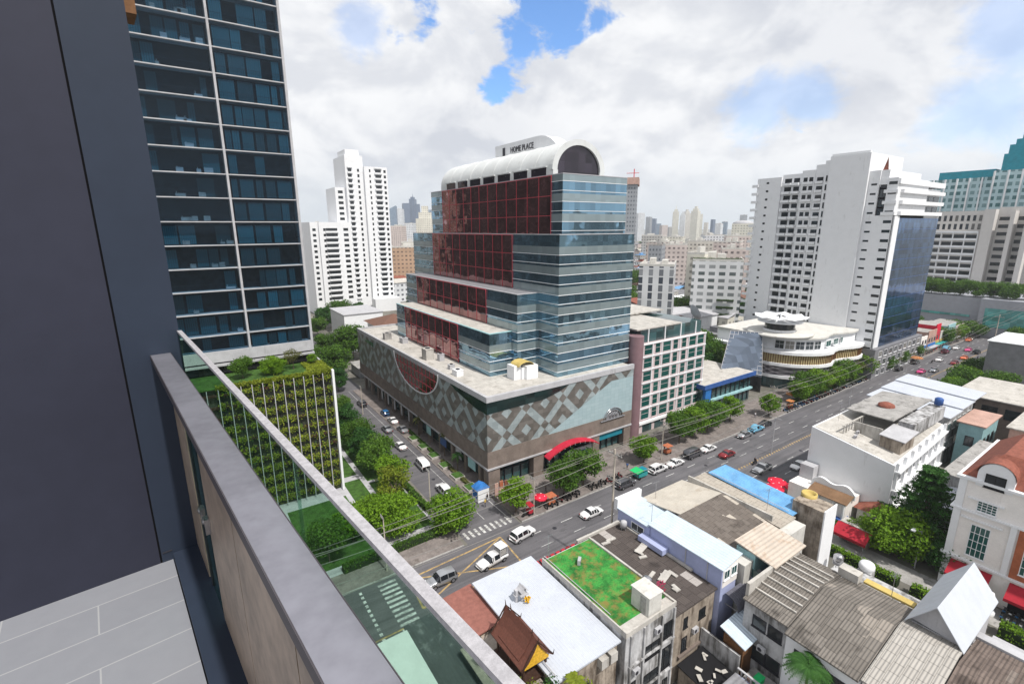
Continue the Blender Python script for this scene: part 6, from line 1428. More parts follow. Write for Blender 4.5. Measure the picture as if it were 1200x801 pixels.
# ------------------------------------------------------------------ vehicles
def paintm(name, c, metal=.2, rough=.28):
    m, t, p = newmat(name); p.inputs['Base Color'].default_value = (*c, 1); p.inputs['Roughness'].default_value = rough; p.inputs['Metallic'].default_value = metal; sset(p, 'Coat Weight', .5); return m
PC = dict(white=paintm('car_white', (.72, .72, .73), 0), silver=paintm('car_silver', (.40, .41, .43), .6), grey=paintm('car_grey', (.12, .12, .135), .5), black=paintm('car_black', (.015, .015, .018), .2), red=paintm('car_red', (.22, .012, .018), .2), pink=paintm('taxi_pink', (.62, .06, .22), 0), orange=paintm('taxi_orange', (.65, .14, .04), 0),
          blue=paintm('car_blue', (.03, .15, .35), .2), ltblue=paintm('car_light_blue', (.16, .42, .60), .1), bronze=paintm('car_bronze', (.26, .20, .16), .5), green=paintm('car_green', (.03, .35, .14), 0), yellow=paintm('taxi_yellow', (.65, .42, .03), 0), teal=paintm('car_teal', (.02, .26, .27), 0), maroon=paintm('car_maroon', (.12, .01, .02), .2))
CG = paintm('car_glass', (.012, .014, .018), 0, .06); TL = mat('tail_lamp', (.3, .01, .01), .3); HL = mat('head_lamp', (.6, .62, .65), .15)
def carmesh(kind):
    """lofted body from side-profile stations; returns dict part -> list of (MB, mats)"""
    # station: x, z_low, z_belt, z_roof, halfwidth at belt, halfwidth at roof
    if kind == 'sedan': st = [(-2.25, .35, .62, .62, .70, .6), (-2.12, .22, .80, .93, .80, .66), (-1.55, .2, .88, 1.02, .88, .72), (-1.2, .2, .90, 1.10, .89, .70), (-.75, .2, .90, 1.42, .90, .62), (0, .2, .90, 1.47, .90, .63), (.5, .2, .89, 1.40, .90, .62), (1.15, .2, .88, .97, .89, .74), (1.75, .2, .80, .90, .86, .70), (2.15, .22, .66, .76, .76, .6), (2.28, .35, .52, .55, .62, .5)]; cab = (3, 7)
    elif kind == 'hatch': st = [(-1.95, .35, .8, .9, .72, .6), (-1.85, .22, .92, 1.05, .82, .66), (-1.55, .2, .94, 1.42, .86, .64), (-.8, .2, .94, 1.52, .87, .65), (0, .2, .93, 1.53, .87, .65), (.4, .2, .92, 1.46, .87, .63), (1.05, .2, .88, 1.0, .86, .72), (1.6, .2, .8, .9, .82, .66), (1.9, .25, .62, .70, .7, .56)]; cab = (1, 6)
    elif kind == 'suv': st = [(-2.3, .4, .95, 1.0, .8, .7), (-2.22, .3, 1.05, 1.2, .88, .74), (-1.9, .28, 1.08, 1.66, .92, .72), (-.8, .28, 1.08, 1.76, .93, .73), (.1, .28, 1.06, 1.76, .93, .73), (.5, .28, 1.05, 1.66, .93, .70), (1.1, .28, 1.02, 1.14, .92, .78), (1.9, .28, .95, 1.06, .88, .74), (2.28, .32, .74, .86, .8, .66)]; cab = (1, 6)
    elif kind == 'van': st = [(-2.5, .4, 1.1, 1.2, .85, .75), (-2.45, .3, 1.15, 1.85, .92, .8), (-1, .28, 1.15, 2.02, .95, .82), (.8, .28, 1.15, 2.0, .95, .8), (1.3, .28, 1.1, 1.85, .95, .76), (1.95, .28, 1.0, 1.15, .92, .8), (2.35, .32, .8, .9, .84, .7)]; cab = (1, 5)
    elif kind == 'pickup': st = [(-2.6, .5, .95, .96, .88, .86), (-2.55, .38, 1.0, 1.02, .9, .87), (-1.0, .35, 1.02, 1.04, .92, .88), (-.95, .35, 1.02, 1.66, .92, .68), (0, .32, 1.02, 1.74, .92, .7), (.45, .32, 1.0, 1.64, .92, .68), (1.05, .32, .98, 1.1, .92, .76), (1.9, .32, .92, 1.02, .88, .72), (2.5, .36, .7, .8, .8, .64)]; cab = (3, 6)
    body, glass = MB(), MB(); rings = []
    for (x, zl, zb, zr, wb, wr) in st:
        zr2 = zr; rings.append([(x, -wb * .94, zl), (x, -wb * 1.0, (zl + zb) / 2), (x, -wb, zb), (x, -wr, zr - .03), (x, -wr * .55, zr2 + .03), (x, wr * .55, zr2 + .03), (x, wr, zr - .03), (x, wb, zb), (x, wb, (zl + zb) / 2), (x, wb * .94, zl)])
    n = 10; vs = [v for r_ in rings for v in r_]; fb, fg = [], {}
    for j in range(len(st) - 1):
        for i in range(n):
            f_ = (j * n + i, j * n + (i + 1) % n, (j + 1) * n + (i + 1) % n, (j + 1) * n + i)
            incab = cab[0] <= j < cab[1]
            slope = abs(st[j + 1][3] - st[j][3]) > .25
            if incab and i in (2, 6) : fg.setdefault('side_window%d' % i, []).append(f_)
            elif incab and slope and i in (3, 4, 5): fg.setdefault('windscreen' if st[j][0] > -.1 else 'rear_window', []).append(f_)
            else: fb.append(f_)
    body.add(vs, fb + [tuple(range(n))[::-1][::-1], tuple(range((len(st) - 1) * n, len(st) * n))[::-1]], 0, True)
    # pillars
    c0, c1 = cab; px_ = [st[c0 + 1][0] + .1, (st[c0 + 1][0] + st[c1 - 1][0]) / 2, st[c1 - 1][0]]
    for xx in px_:
        for s_ in (-1, 1):
            k = min(range(len(st)), key=lambda q: abs(st[q][0] - xx)); zb, zr, wb, wr = st[k][2:]
            body.add([(xx - .05, s_ * (wb + .012), zb - .02), (xx + .05, s_ * (wb + .012), zb - .02), (xx + .05, s_ * (wr + .014), zr - .03), (xx - .05, s_ * (wr + .014), zr - .03)], [(0, 1, 2, 3)])
    if kind == 'pickup': body.box(-2.5, -1.05, -.76, .76, 1.04, 1.06, 1)
    parts = [('body', body, None)]
    for k_, fl_ in fg.items():
        us = sorted({i for f_ in fl_ for i in f_}); mp = {u: n_ for n_, u in enumerate(us)}; parts.append((k_.rstrip('26'), MB().add([vs[u] for u in us], [tuple(mp[i] for i in f_) for f_ in fl_]), CG))
    x0, x1 = st[0][0], st[-1][0]; wx = (x0 + .85, x1 - .85); hw = max(s_[4] for s_ in st); r_ = .33 if kind in ('sedan', 'hatch') else .38
    for xx in wx:
        for s_ in (-1, 1):
            parts.append(('wheel', MB().cyl((xx, s_ * (hw - .2), r_), (xx, s_ * (hw + .02), r_), r_, n=14, m=0), M['rubber'])); parts.append(('>rim', MB().cyl((xx, s_ * (hw - .1), r_), (xx, s_ * (hw + .035), r_), r_ * .6, n=12), M['steel']))
    zh = st[-2][2] - .08; zt_ = st[1][2] - .12
    for s_ in (-1, 1):
        parts.append(('headlight', MB().box(x1 - .2, x1 - .02, s_ * hw * .55, s_ * hw * .85, zh - .08, zh + .06), HL)); parts.append(('tail_lamp', MB().box(x0 - .0, x0 + .12, s_ * hw * .62, s_ * hw * .9, zt_ - .1, zt_ + .1), TL))
        parts.append(('mirror', MB().box(st[cab[1] - 1][0] + .1, st[cab[1] - 1][0] + .25, s_ * hw, s_ * (hw + .16), st[3][2], st[3][2] + .14), M['black']))
    return [(n_, mb.mesh('car_' + n_.strip('>'), m_ if m_ else [PC['white'], M['black']]), m_ is None) for n_, mb, m_ in parts]
CM = {}
CARN = {'sedan': 'sedan_car', 'hatch': 'hatchback_car', 'suv': 'suv_car', 'van': 'van', 'pickup': 'pickup_truck'}
def car(kind, col, x, y, rz, lb, group=None, z=.008, scale=1, simple=False):
    if kind not in CM: CM[kind] = carmesh(kind)
    o = thing(CARN[kind], lb, 'taxi' if col in ('pink', 'orange', 'yellow') else ('car' if kind in ('sedan', 'hatch', 'suv') else CARN[kind].split('_')[0]), (x, y, z), rad(rz), group); WL[o.name] = (0, 0, 0); o.scale = (scale,) * 3
    for n_, me, painted in CM[kind]:
        c = bpy.data.objects.new(n_.strip('>'), me); C.objects.link(c); c.parent = last_ if n_[0] == '>' else o; last_ = c
        if painted: c.material_slots[0].link = 'OBJECT'; c.material_slots[0].material = PC[col]
    return o
# side street
car('suv', 'white', 36.5, 78.1, 88, 'white SUV driving down the side street nearest the corner'); car('van', 'white', 37.3, 90.2, 88, 'white van on the side street behind the white SUV'); car('sedan', 'white', 36.9, 101.8, 92, 'white sedan alone mid-street beside the podium')
car('sedan', 'silver', 41.0, 110.7, 90, 'silver sedan in the right-hand row of the side street'); car('sedan', 'silver', 37.8, 113.1, 90, 'silver sedan in the left-hand row of the side street'); car('sedan', 'white', 41.0, 117.6, 90, 'white sedan between the silver and the light blue cars'); car('hatch', 'blue', 41.2, 124, 90, 'blue car at the far end of the parked row'); car('suv', 'grey', 38.2, 135, 90, 'dark car far up the side street')
# main road
car('suv', 'silver', 25.2, 56.0, 180, 'silver-grey long SUV half hidden by the railing on the near left'); pk = car('pickup', 'white', 33.4, 55.4, 186, 'white pickup with a tall white canopy over its bed, in the yellow box')
q = MB(); q.box(-2.5, -1.0, -.85, .85, 2.35, 2.45); 
q.build('canopy_roof', M['white2'], pk)
q = MB()
for a in (-2.45, -1.05):
    for b in (-.8, .8): q.box(a - .04, a + .04, b - .04, b + .04, 1.05, 2.35)
q.build('canopy_post', M['lgrey'], pk)
MB().box(-2.35, -1.15, -.68, .68, 1.08, 1.9).build('cargo', M['conc'], pk)
car('suv', 'white', 41.0, 58.0, 8, 'white SUV at the kerb just past the yellow box'); car('sedan', 'white', 54.8, 56.2, 0, 'white sedan driving left of the tall pole'); car('suv', 'grey', 67.2, 59.8, 0, 'dark SUV parked behind the tall pole'); 
car('suv', 'white', 77.3, 60.1, 0, 'white SUV parked at the kerb in front of the mauve pillar'); car('sedan', 'white', 82.6, 59.8, 0, 'white sedan parked just ahead of the white SUV'); car('sedan', 'red', 95.6, 55.9, 0, 'dark red sedan driving past the green-glass office'); car('sedan', 'white', 94.6, 60.0, 0, 'white sedan parked at the kerb beside the dark red sedan'); car('van', 'grey', 89.3, 60.2, 0, 'dark van with beige back parked behind a white sedan')
car('sedan', 'silver', 108.6, 59.6, 0, 'silver sedan parked in front of the blue showroom'); car('pickup', 'ltblue', 114.2, 59.9, 0, 'light blue truck parked ahead of the silver sedan'); car('sedan', 'black', 119.4, 60.4, 0, 'black car ahead of the light blue truck'); pk2 = car('pickup', 'silver', 95.4, 47.8, 180, 'silver pickup truck driving on the near carriageway'); car('sedan', 'white', 103.2, 44.2, 180, 'white sedan parked beside the red umbrellas')
car('sedan', 'white', 52.2, 50.0, 180, 'white car half hidden behind the dark patched roof'); car('hatch', 'blue', 86.0, 43.6, 180, 'blue car just showing beyond the blue roof')
far = [('sedan', 'pink', 209, 54.6, 'pink taxi leading the far traffic'), ('sedan', 'silver', 214.5, 52.6, 'silver car beside the pink taxi'), ('sedan', 'white', 233.5, 56.3, 'white sedan in the left far lane'), ('sedan', 'red', 232.5, 51.6, 'dark red car behind the silver car'), ('sedan', 'orange', 244.5, 51.8, 'orange-red taxi behind the dark red car'), ('suv', 'white', 238, 46.3, 'white SUV on the near carriageway in the distance'), ('suv', 'black', 259, 51.6, 'black SUV beside the magenta taxi'), ('sedan', 'pink', 262, 54.8, 'magenta taxi further back in the far traffic'), ('sedan', 'white', 262, 58.6, 'white sedan at the kerb by the cream corner shop'), ('suv', 'maroon', 250, 59.0, 'maroon car parked by the cream corner shop'),
       ('sedan', 'white', 218, 46.6, 'white sedan on the near carriageway beyond the metal roof'), ('sedan', 'bronze', 290, 60.6, 'bronze car parked far along the kerb'), ('sedan', 'red', 312, 55.0, 'red car far up the road'), ('sedan', 'white', 302, 50.0, 'white car far up the road beside the pole'), ('sedan', 'orange', 285, 60.2, 'orange taxi parked far along the kerb'), ('suv', 'grey', 325, 50.5, 'grey SUV far up the road'), ('sedan', 'pink', 352, 50.2, 'pink taxi almost at the end of the road'), ('sedan', 'silver', 340, 55.4, 'silver car almost at the end of the road'), ('sedan', 'maroon', 368, 55, 'maroon car at the end of the road'), ('suv', 'white', 385, 50, 'white SUV at the end of the road'), ('van', 'white', 402, 54.8, 'white van at the end of the road'), ('sedan', 'black', 275, 47, 'black car on the near carriageway far away'), ('sedan', 'silver', 222, 60.2, 'silver car parked before the grey podium'), ('suv', 'black', 206, 60.3, 'black SUV parked before the grey podium'), ('van', 'ltblue', 256, 60.2, 'light blue van before the salmon shophouse')]
for k, c_, x, y, lb in far: car(k, c_, x, y, 180 if y < 49 else 0, lb)
for i, (x, y, c_) in enumerate(((86.8, 24, 'silver'), (205, 44.5, 'white'), (188, 44.3, 'silver'), (196, 44.6, 'white'), (272, 44, 'white'))): car('sedan', c_, x, y, 90 if i == 0 else 180, ['silver car parked under the light green tree by the lane', 'white car parked near the tall lamp pole on the near kerb', 'silver car parked furthest left on the far near-kerb row', 'white car between the silver car and the lamp pole', 'white car parked by the dark grey block'][i])
# tuk-tuk style carts
o = rthing('cargo_tricycle', 'turquoise cargo tricycle with bright green canopy parked at the kerb', 'tricycle', (72.6, 60.6, 0)); MB().box(-1.4, 1.2, -.8, .8, .45, 1.25).build('box_body', PC['teal'], o); MB().slab([(-2.2, -1.1, 1.75), (-.2, -1.1, 1.95), (-.2, 1.1, 1.95), (-2.2, 1.1, 1.75)], .05).build('green_canopy', M['greenaw'], o); MB().slab([(-.1, -.9, 1.7), (1.4, -.9, 1.7), (1.4, .9, 1.7), (-.1, .9, 1.7)], .08).build('turquoise_roof', M['teal'], o)
for x, y in ((-1.1, -.82), (-1.1, .82), (1.5, 0)): MB().cyl((x, y - .06, .3), (x, y + .06, .3), .3, n=12).build('wheel', M['rubber'], o)
for x, y in ((-2.0, -.9), (-2.0, .9), (1.2, -.75), (1.2, .75)): MB().cyl((x, y, .5), (x, y, 1.75), .03, n=5).build('post', M['steel'], o)
# motorbikes
def bike_meshes():
    b = MB(); b.cyl((-.62, -.05, .28), (-.62, .05, .28), .28, n=12, m=0); b.cyl((.62, -.05, .28), (.62, .05, .28), .28, n=12, m=0); b.box(-.75, -.1, -.13, .13, .45, .68, 1); b.box(-.15, .35, -.1, .1, .25, .45, 1); b.box(-.7, .05, -.14, .14, .69, .78, 0); b.bar((.62, 0, .28), (.42, 0, .95), .09, 2); b.bar((.42, -.32, .98), (.42, .32, .98), .04, 0); b.box(.35, .52, -.14, .14, .6, .95, 1); b.box(.5, .56, -.07, .07, .8, .92, 2); return b
BK = {c_: bike_meshes().mesh('motorbike', [M['rubber'], PC[c_], M['steel']]) for c_ in ('black', 'red', 'blue', 'white', 'grey')}
def bike(x, y, rz, lb, c_, g_=None): o = bpy.data.objects.new('motorbike', BK[c_]); C.objects.link(o); o.location = (x, y, .14 if y > 61.5 or y < 41.5 else .01); o.rotation_euler.z = rad(rz); tag(o, lb, 'motorbike', g_); return o
R = random.Random(31); GL = 'motorbikes parked in a row along the far kerb'
for i in range(54):
    x = 133 + i * 1.35; bike(x, 62.4 + R.uniform(-.2, .2), 90 + R.uniform(-15, 15), 'parked motorbike in the kerb row below the round cream building', ('black', 'red', 'grey', 'blue', 'white')[R.randint(0, 4)], GL)
for i in range(16): bike(49.5 + i * 1.15 + (2 if i > 7 else 0), 62.7 + R.uniform(-.3, .3), 90 + R.uniform(-20, 20), 'parked motorbike before the red canopy', ('black', 'black', 'grey', 'red')[R.randint(0, 3)], 'motorbikes parked before the podium')
for i, (x, y) in enumerate(((228, 57), (222, 50), (249, 49), (196, 53), (97, 50.3), (45, 62.5), (283, 52))): bike(x, y, 0, ['motorbike riding between the far cars', 'motorbike passing the silver car', 'motorbike on the far carriageway by the centre line', 'motorbike ahead of the pink taxi', 'motorbike crossing by the centre hatching near the silver pickup', 'motorbike by the corner street tree', 'motorbike far up the road'][i], 'black')
# people
def person_mesh(seed, top, legs, skin=(.30, .17, .11)):
    R = random.Random(seed); s_ = R.choice((-1, 1)) * R.uniform(.6, 1.1)
    J = [(0, 0, .92), (0, 0, 1.12), (0, 0, 1.34), (.01, 0, 1.47), (.02, 0, 1.62), (.01, .09, .9), (.13 * s_, .1, .5), (.02 + .18 * s_ * .6, .1, .08), (.2 + .14 * s_ * .6, .1, .04), (.01, -.09, .9), (-.09 * s_, -.1, .5), (-.22 * s_ * .8, -.1, .08), (-.1 * s_ * .8, -.1, .04), (0, .19, 1.38), (-.05 * s_, .24, 1.12), (.1, .24, .9), (0, -.19, 1.38), (.06 * s_, -.24, 1.12), (.12, -.22, .9), (.02, 0, 1.70)]
    E_ = [(0, 1), (1, 2), (2, 3), (3, 4), (4, 19), (0, 5), (5, 6), (6, 7), (7, 8), (0, 9), (9, 10), (10, 11), (11, 12), (2, 13), (13, 14), (14, 15), (2, 16), (16, 17), (17, 18)]
    rd_ = [.14, .13, .15, .055, .10, .09, .065, .045, .04, .09, .065, .045, .04, .06, .045, .03, .06, .045, .03, .08]
    me = bpy.data.meshes.new('person'); me.from_pydata(J, E_, []); o = bpy.data.objects.new('person', me); C.objects.link(o)
    m1 = o.modifiers.new('s', 'SKIN'); m1.use_smooth_shade = True
    for i, v in enumerate(me.skin_vertices[0].data): v.radius = (rd_[i], rd_[i] * (1.25 if i in (0, 1, 2) else 1)); v.use_root = i == 0
    m2 = o.modifiers.new('b', 'SUBSURF'); m2.levels = 1; m2.render_levels = 1
    dg = bpy.context.evaluated_depsgraph_get(); out = bpy.data.meshes.new_from_object(o.evaluated_get(dg)); bpy.data.objects.remove(o)
    sk = paintm('skin_%d' % seed, skin, 0, .6); tp = mat('shirt_%d' % seed, top, .9); lg = mat('trousers_%d' % seed, legs, .9); hr = mat('hair', (.012, .01, .01), .7)
    out.materials.clear()
    for q in (sk, tp, lg, hr): out.materials.append(q)
    for p_ in out.polygons:
        z = p_.center.z; ay = abs(p_.center.y)
        p_.material_index = 3 if z > 1.66 or (z > 1.56 and p_.center.x < -.03) else 0 if z > 1.45 or (ay > .2 and z < 1.15 and z > .8) or z < .07 else 1 if z > .95 else 2
    return out
PMs = [person_mesh(i, a, b) for i, (a, b) in enumerate((((.5, .5, .52), (.03, .04, .08)), ((.35, .03, .04), (.02, .02, .02)), ((.05, .12, .3), (.05, .05, .06)), ((.02, .02, .025), (.10, .10, .11)), ((.55, .4, .1), (.03, .03, .05))))]
PD = ['light grey shirt and dark trousers', 'red shirt and black trousers', 'blue shirt and dark trousers', 'black shirt and grey trousers', 'yellow shirt and dark trousers']
pp = [(50, 64.5, 0, 'beside the corner street tree'), (46.2, 66.8, 2, 'walking past the blue kiosk'), (64.5, 67.5, 1, 'in front of the red canopy entrance'), (67.5, 69, 3, 'under the red canopy'), (58, 68.5, 0, 'by the podium piers'), (41.8, 70.5, 3, 'at the corner by the crossing'), (40.5, 69.2, 4, 'at the corner behind the blue kiosk'), (72.5, 64.2, 2, 'beside the turquoise tricycle'), (86, 65.4, 1, 'in front of the mauve pillar'), (122, 64.6, 0, 'walking past the blue showroom'), (131, 64.8, 3, 'at the end of the blue showroom'), (139, 63.2, 1, 'by the small upright tree'), (79.0, 38.9, 2, 'at the mouth of the narrow lane'), (52.5, 66.5, 3, 'under the bushy street tree'), (83.4, 12.6, 0, 'on the lane before the cream classical house'), (83.8, 27.3, 3, 'beside the red-awning stall')]
for i, (x, y, k, wh_) in enumerate(pp):
    o = bpy.data.objects.new('person', PMs[k]); C.objects.link(o); o.location = (x, y, .12 if y > 61.6 else .02); o.rotation_euler.z = i * 1.9; tag(o, 'person in %s %s' % (PD[k], wh_), 'person')
o = bpy.data.objects.new('person', PMs[3]); C.objects.link(o); o.location = (97, 50.3, -.01); tag(o, 'person in black shirt riding the motorbike by the centre hatching', 'person')

# ------------------------------------------------------------------ poles, lamps and overhead wires
def pole(nm, lb, x, y, h, arms, r=.17, m_='conc', z0=0, axis='x'):
    o = thing(nm, lb, 'pole', (x, y, z0)); MB().cyl((x, y, z0), (x, y, z0 + h), r, r * .6, 10).build('shaft', M[m_] if m_ in M else m_, o)
    for (zz, L_, off) in arms:
        q = MB()
        if axis == 'x': q.box(x - .07, x + .07, y + off - L_ / 2, y + off + L_ / 2, z0 + zz, z0 + zz + .14)
        else: q.box(x + off - L_ / 2, x + off + L_ / 2, y - .07, y + .07, z0 + zz, z0 + zz + .14)
        for k in (-.45, -.15, .2, .45):
            yy = y + off + L_ * k
            if axis == 'x': q.cyl((x, yy, z0 + zz + .14), (x, yy, z0 + zz + .42), .06, n=6)
        q.build('crossarm', M['conc'], o)
    return o
YP = 43.6
pole_c = mat('pale_concrete_pole', (.46, .41, .35), .85, var=.08)
pole('utility_pole', 'tall pale concrete utility pole between the white sedan and the lavender house', 46.6, YP, 20.0, ((19.2, 2.6, 0), (15.2, 2.6, 0)), .2, pole_c)
pole('utility_pole', 'tall utility pole rising behind the dark pale-roofed block far down the road', 232, YP - 1.2, 20, ((19, 2.4, 0),), .2, pole_c); pole('utility_pole', 'furthest tall utility pole at the right edge of the road', 285, YP, 21, ((20, 2.4, 0),), .2, pole_c); pole('utility_pole', 'utility pole hidden low behind the metal roof house', 160, YP - 3, 12, ((11, 2.2, 0),), .16, pole_c)
for i, (x, y, h, lb) in enumerate(((31.0, 72.2, 9, 'slim lamp pole at the left kerb of the side street'), (82, 63.0, 9.5, 'utility pole with transformer in front of the mauve pillar'), (126, 62.6, 9, 'utility pole before the tilted glass screen'), (187, 62.4, 9, 'utility pole in front of the round cream building'), (46.6, 62.4, 7, 'short pole near the corner street tree'), (36.3, 128, 8, 'slim pole far up the side street'), (19.5, 62.8, 9, 'pole beside the left crosswalk'), (212, 62.4, 9, 'utility pole by the grey podium'))):
    pole('street_pole', lb, x, y, h, ((h - .6, 2.0, 0), (h - 1.6, 1.6, 0)) if i in (1, 2, 3, 7) else ((h - .3, 1.2, .5),), .12, pole_c)
lp = thing('street_lamp', 'white curved street lamp beside the tall dark tree on the lane', 'street lamp', (85.2, 18.6, 0)); MB().cyl((85.2, 18.6, 0), (85.2, 18.6, 6.2), .1, .07, 8).build('shaft', M['lgrey'], lp); MB().bar((85.2, 18.6, 6.1), (84.2, 19.2, 6.6), .1).build('arm', M['lgrey'], lp); MB().box(83.5, 84.4, 19.0, 19.5, 6.5, 6.68).build('lamp_head', M['white2'], lp)
for i in range(3):
    x = 105 + i * 38; lp = thing('street_lamp', 'grey street lamp on the centre line, %s from the left' % ordn(i), 'street lamp', (x, 51, 0), group='street lamps on the centre line'); MB().cyl((x, 51, 0), (x, 51, 8.5), .09, .06, 8).build('shaft', M['lgrey'], lp); MB().bar((x, 49.6, 8.6), (x, 52.4, 8.6), .07).build('arm', M['lgrey'], lp)
def wire(lb, y, z, x0=-60, x1=320, r=.03, sag=.9, span=46, off=46.6):
    q = MB(); k = x0; pts = []
    while k <= x1:
        u = ((k - off) % span) / span; pts.append((k, y, z - sag * 4 * u * (1 - u))); k += span / 8
    for a, b in zip(pts, pts[1:]): q.cyl(a, b, r, n=5, cap=False)
    tag(q.build('overhead_wire', WM), lb, 'wire', 'overhead wires along the main road')
WM = mat('wire_grey', (.20, .19, .18), .6)
wire('topmost overhead wire on the near pavement poles', YP + 1.1, 19.8); wire('second overhead wire on the near pavement poles', YP - .6, 19.7); wire('upper thick cable below the topmost wires', YP + 1.1, 15.7, r=.04); wire('lower thick cable below the topmost wires', YP - .6, 15.7, r=.04)
for i, (y, z, r_) in enumerate(((62.6, 8.6, .03), (62.9, 7.4, .05))): wire('sagging cable above the far pavement, %s from the top' % ordn(i), y, z, r=r_, span=44, off=38)
# small street furniture
def umbrella(x, y, lb, col='redb', r=1.5, h=2.5, g_=None):
    o = thing('market_umbrella', lb, 'umbrella', (x, y, .1), group=g_); q = MB(); n = 8
    for i in range(n): a0, a1 = 6.283 * i / n, 6.283 * (i + 1) / n; q.add([(x + r * math.cos(a0), y + r * math.sin(a0), h), (x + r * math.cos(a1), y + r * math.sin(a1), h), (x, y, h + .65)], [(0, 1, 2)]).add([(x + r * math.cos(a0), y + r * math.sin(a0), h), (x + r * math.cos(a1), y + r * math.sin(a1), h), (x + r * math.cos(a1), y + r * math.sin(a1), h - .25), (x + r * math.cos(a0), y + r * math.sin(a0), h - .25)], [(0, 1, 2, 3)])
    q.build('canopy', M[col], o); MB().cyl((x, y, .1), (x, y, h + .6), .03, n=6).build('pole', M['steel'], o)
    for i in range(4): a = 6.283 * (i + .5) / 4; MB().obox((x + r * .62 * math.cos(a), y + r * .62 * math.sin(a)), (math.cos(a), math.sin(a)), .05, .14, h + .22, h + .27).build('white_mark', M['white2'], o)
for i, (x, y, lb) in enumerate(((86.6, 40.6, 'red umbrella left of the pair by the curved gable house'), (89.6, 38.6, 'red umbrella right of the pair by the curved gable house'), (89.2, 41.6, 'red umbrella at the kerb behind the pair'))): umbrella(x, y, lb, r=1.7, g_='red umbrellas by the near kerb')
umbrella(48.8, 63.4, 'small pink-white umbrella at the corner pavement', 'redb', 1.3, 2.2); umbrella(221, 60, 'orange umbrella in front of the grey podium', 'orange', 2.2); umbrella(143, 65.6, 'orange street umbrella at the round building arcade', 'orange', 1.8)
o = thing('blue_kiosk', 'blue and white peaked kiosk at the corner of the podium', 'kiosk', (41.2, 72.0, .13)); MB().box(40.0, 42.4, 70.9, 73.2, .13, 2.6).build('white_body', M['white2'], o)
q = MB()
for i in range(2): cy_ = 71.45 + i * 1.15; q.add([(39.8, cy_ - .6, 2.65), (42.6, cy_ - .6, 2.65), (42.6, cy_ + .6, 2.65), (39.8, cy_ + .6, 2.65), (41.2, cy_, 3.7)], [(0, 1, 4), (1, 2, 4), (2, 3, 4), (3, 0, 4)])
q.build('blue_roof', M['bblue'], o); MB().box(39.95, 39.99, 71.2, 72.8, .9, 2.2).build('blue_panel', M['bblue'], o)
R = random.Random(41)
for i in range(7):
    x, y = 43.6 + (i % 4) * 1.1, 68.6 + (i // 4) * 1.6; o = thing('festival_figure', 'tall brown and red festival banner at the podium corner, %s of the cluster' % ordn(i), 'banner', (x, y, .13), group='festival banners at the podium corner'); h = 2.6 + R.random() * 1.4
    MB().cyl((x, y, .13), (x, y, h + .3), .05, n=6).build('pole', M['wood'], o); MB().box(x - .38, x + .38, y - .12, y + .12, .9, h).build('cloth', M[('salmon', 'brick', 'terr', 'orange')[i % 4]], o)
for i, (x, y, w, c_, lb) in enumerate(((50.8, 62.9, 1.5, 'brick', 'orange-red vendor cart at the kerb left of the white sedan'), (85.5, 64.2, 1.6, 'brick', 'rusty vendor cart in front of the green-glass office'), (137.5, 63.4, 1.7, 'orange', 'orange vendor stall near the round cream building'), (79.4, 66.8, 2.0, 'lgrey', 'pale booth under the transformer pole'), (45.8, 61.0 + 1.6, .9, 'redaw', 'red litter stand at the corner kerb'))):
    o = thing('vendor_cart', lb, 'cart', (x, y, .13)); MB().box(x - w / 2, x + w / 2, y - .5, y + .5, .5, 1.15).build('counter', M[c_], o); MB().slab([(x - w * .6, y - .8, 2.1), (x + w * .6, y - .8, 2.1), (x + w * .6, y + .8, 2.2), (x - w * .6, y + .8, 2.2)], .06).build('roof', M[c_], o)
    for a in (-.45, .45):
        for b in (-.45, .45): MB().cyl((x + a * w, y + b, .5), (x + a * w, y + b, 2.1), .03, n=5).build('post', M['steel'], o)
    for a in (-.35, .35): MB().cyl((x + a * w, y - .52, .4), (x + a * w, y - .44, .4), .25, n=10).build('wheel', M['rubber'], o)
o = thing('red_awning_stall', 'small stall with deep red awning beside the lane hedge', 'stall', (83.2, 26.6, 0)); MB().box(84.0, 86.3, 24.4, 28.4, 0, 2.6).build('wall', M['stain2'], o); MB().slab([(81.8, 24.0, 2.0), (84.0, 24.0, 3.0), (84.0, 28.8, 3.0), (81.8, 28.8, 2.0)], .08).box(81.74, 81.8, 24.0, 28.8, 1.55, 2.0).build('red_awning', M['redaw'], o); MB().slab([(84.0, 24.2, 3.1), (86.6, 24.2, 2.8), (86.6, 28.6, 2.8), (84.0, 28.6, 3.1)], .1).build('pale_roof', M['concl'], o)
for y in (24.3, 28.5): MB().cyl((81.9, y, 0), (81.9, y, 1.9), .04, n=6).build('post', M['steel'], o)
o = thing('white_canister', 'round white roof canister on the yard wall beside the hedge', 'tank', (73.5, 21, 0)); MB().box(72.8, 74.4, 20.2, 21.8, 0, 3.4).build('stand', M['stain'], o); MB().lathe((73.6, 21, 3.4), [(.8, 0), (.95, .25), (.95, .7), (.8, 1.0), (0, 1.1)], 20).build('tank_body', M['white2'], o)
o = thing('white_statue_figure', 'white rounded ornamental fountain figure on the lane before the cream classical house', 'statue', (82.6, 10.0, 0)); MB().lathe((82.6, 10.0, 0), [(.8, 0), (.8, .4), (.45, .7), (.7, 1.5), (.5, 2.0), (.2, 2.3), (.42, 2.7), (.3, 3.0), (0, 3.1)], 18).build('figure', M['white2'], o)
o = thing('teal_bin', 'turquoise storage box beside the red awning shop', 'box', (82.9, 5.4, 0)); MB().box(82.2, 83.7, 4.6, 6.1, 0, 1.3).box(82.15, 83.75, 4.55, 6.15, 1.3, 1.42).build('box_body', M['tealaw'], o)
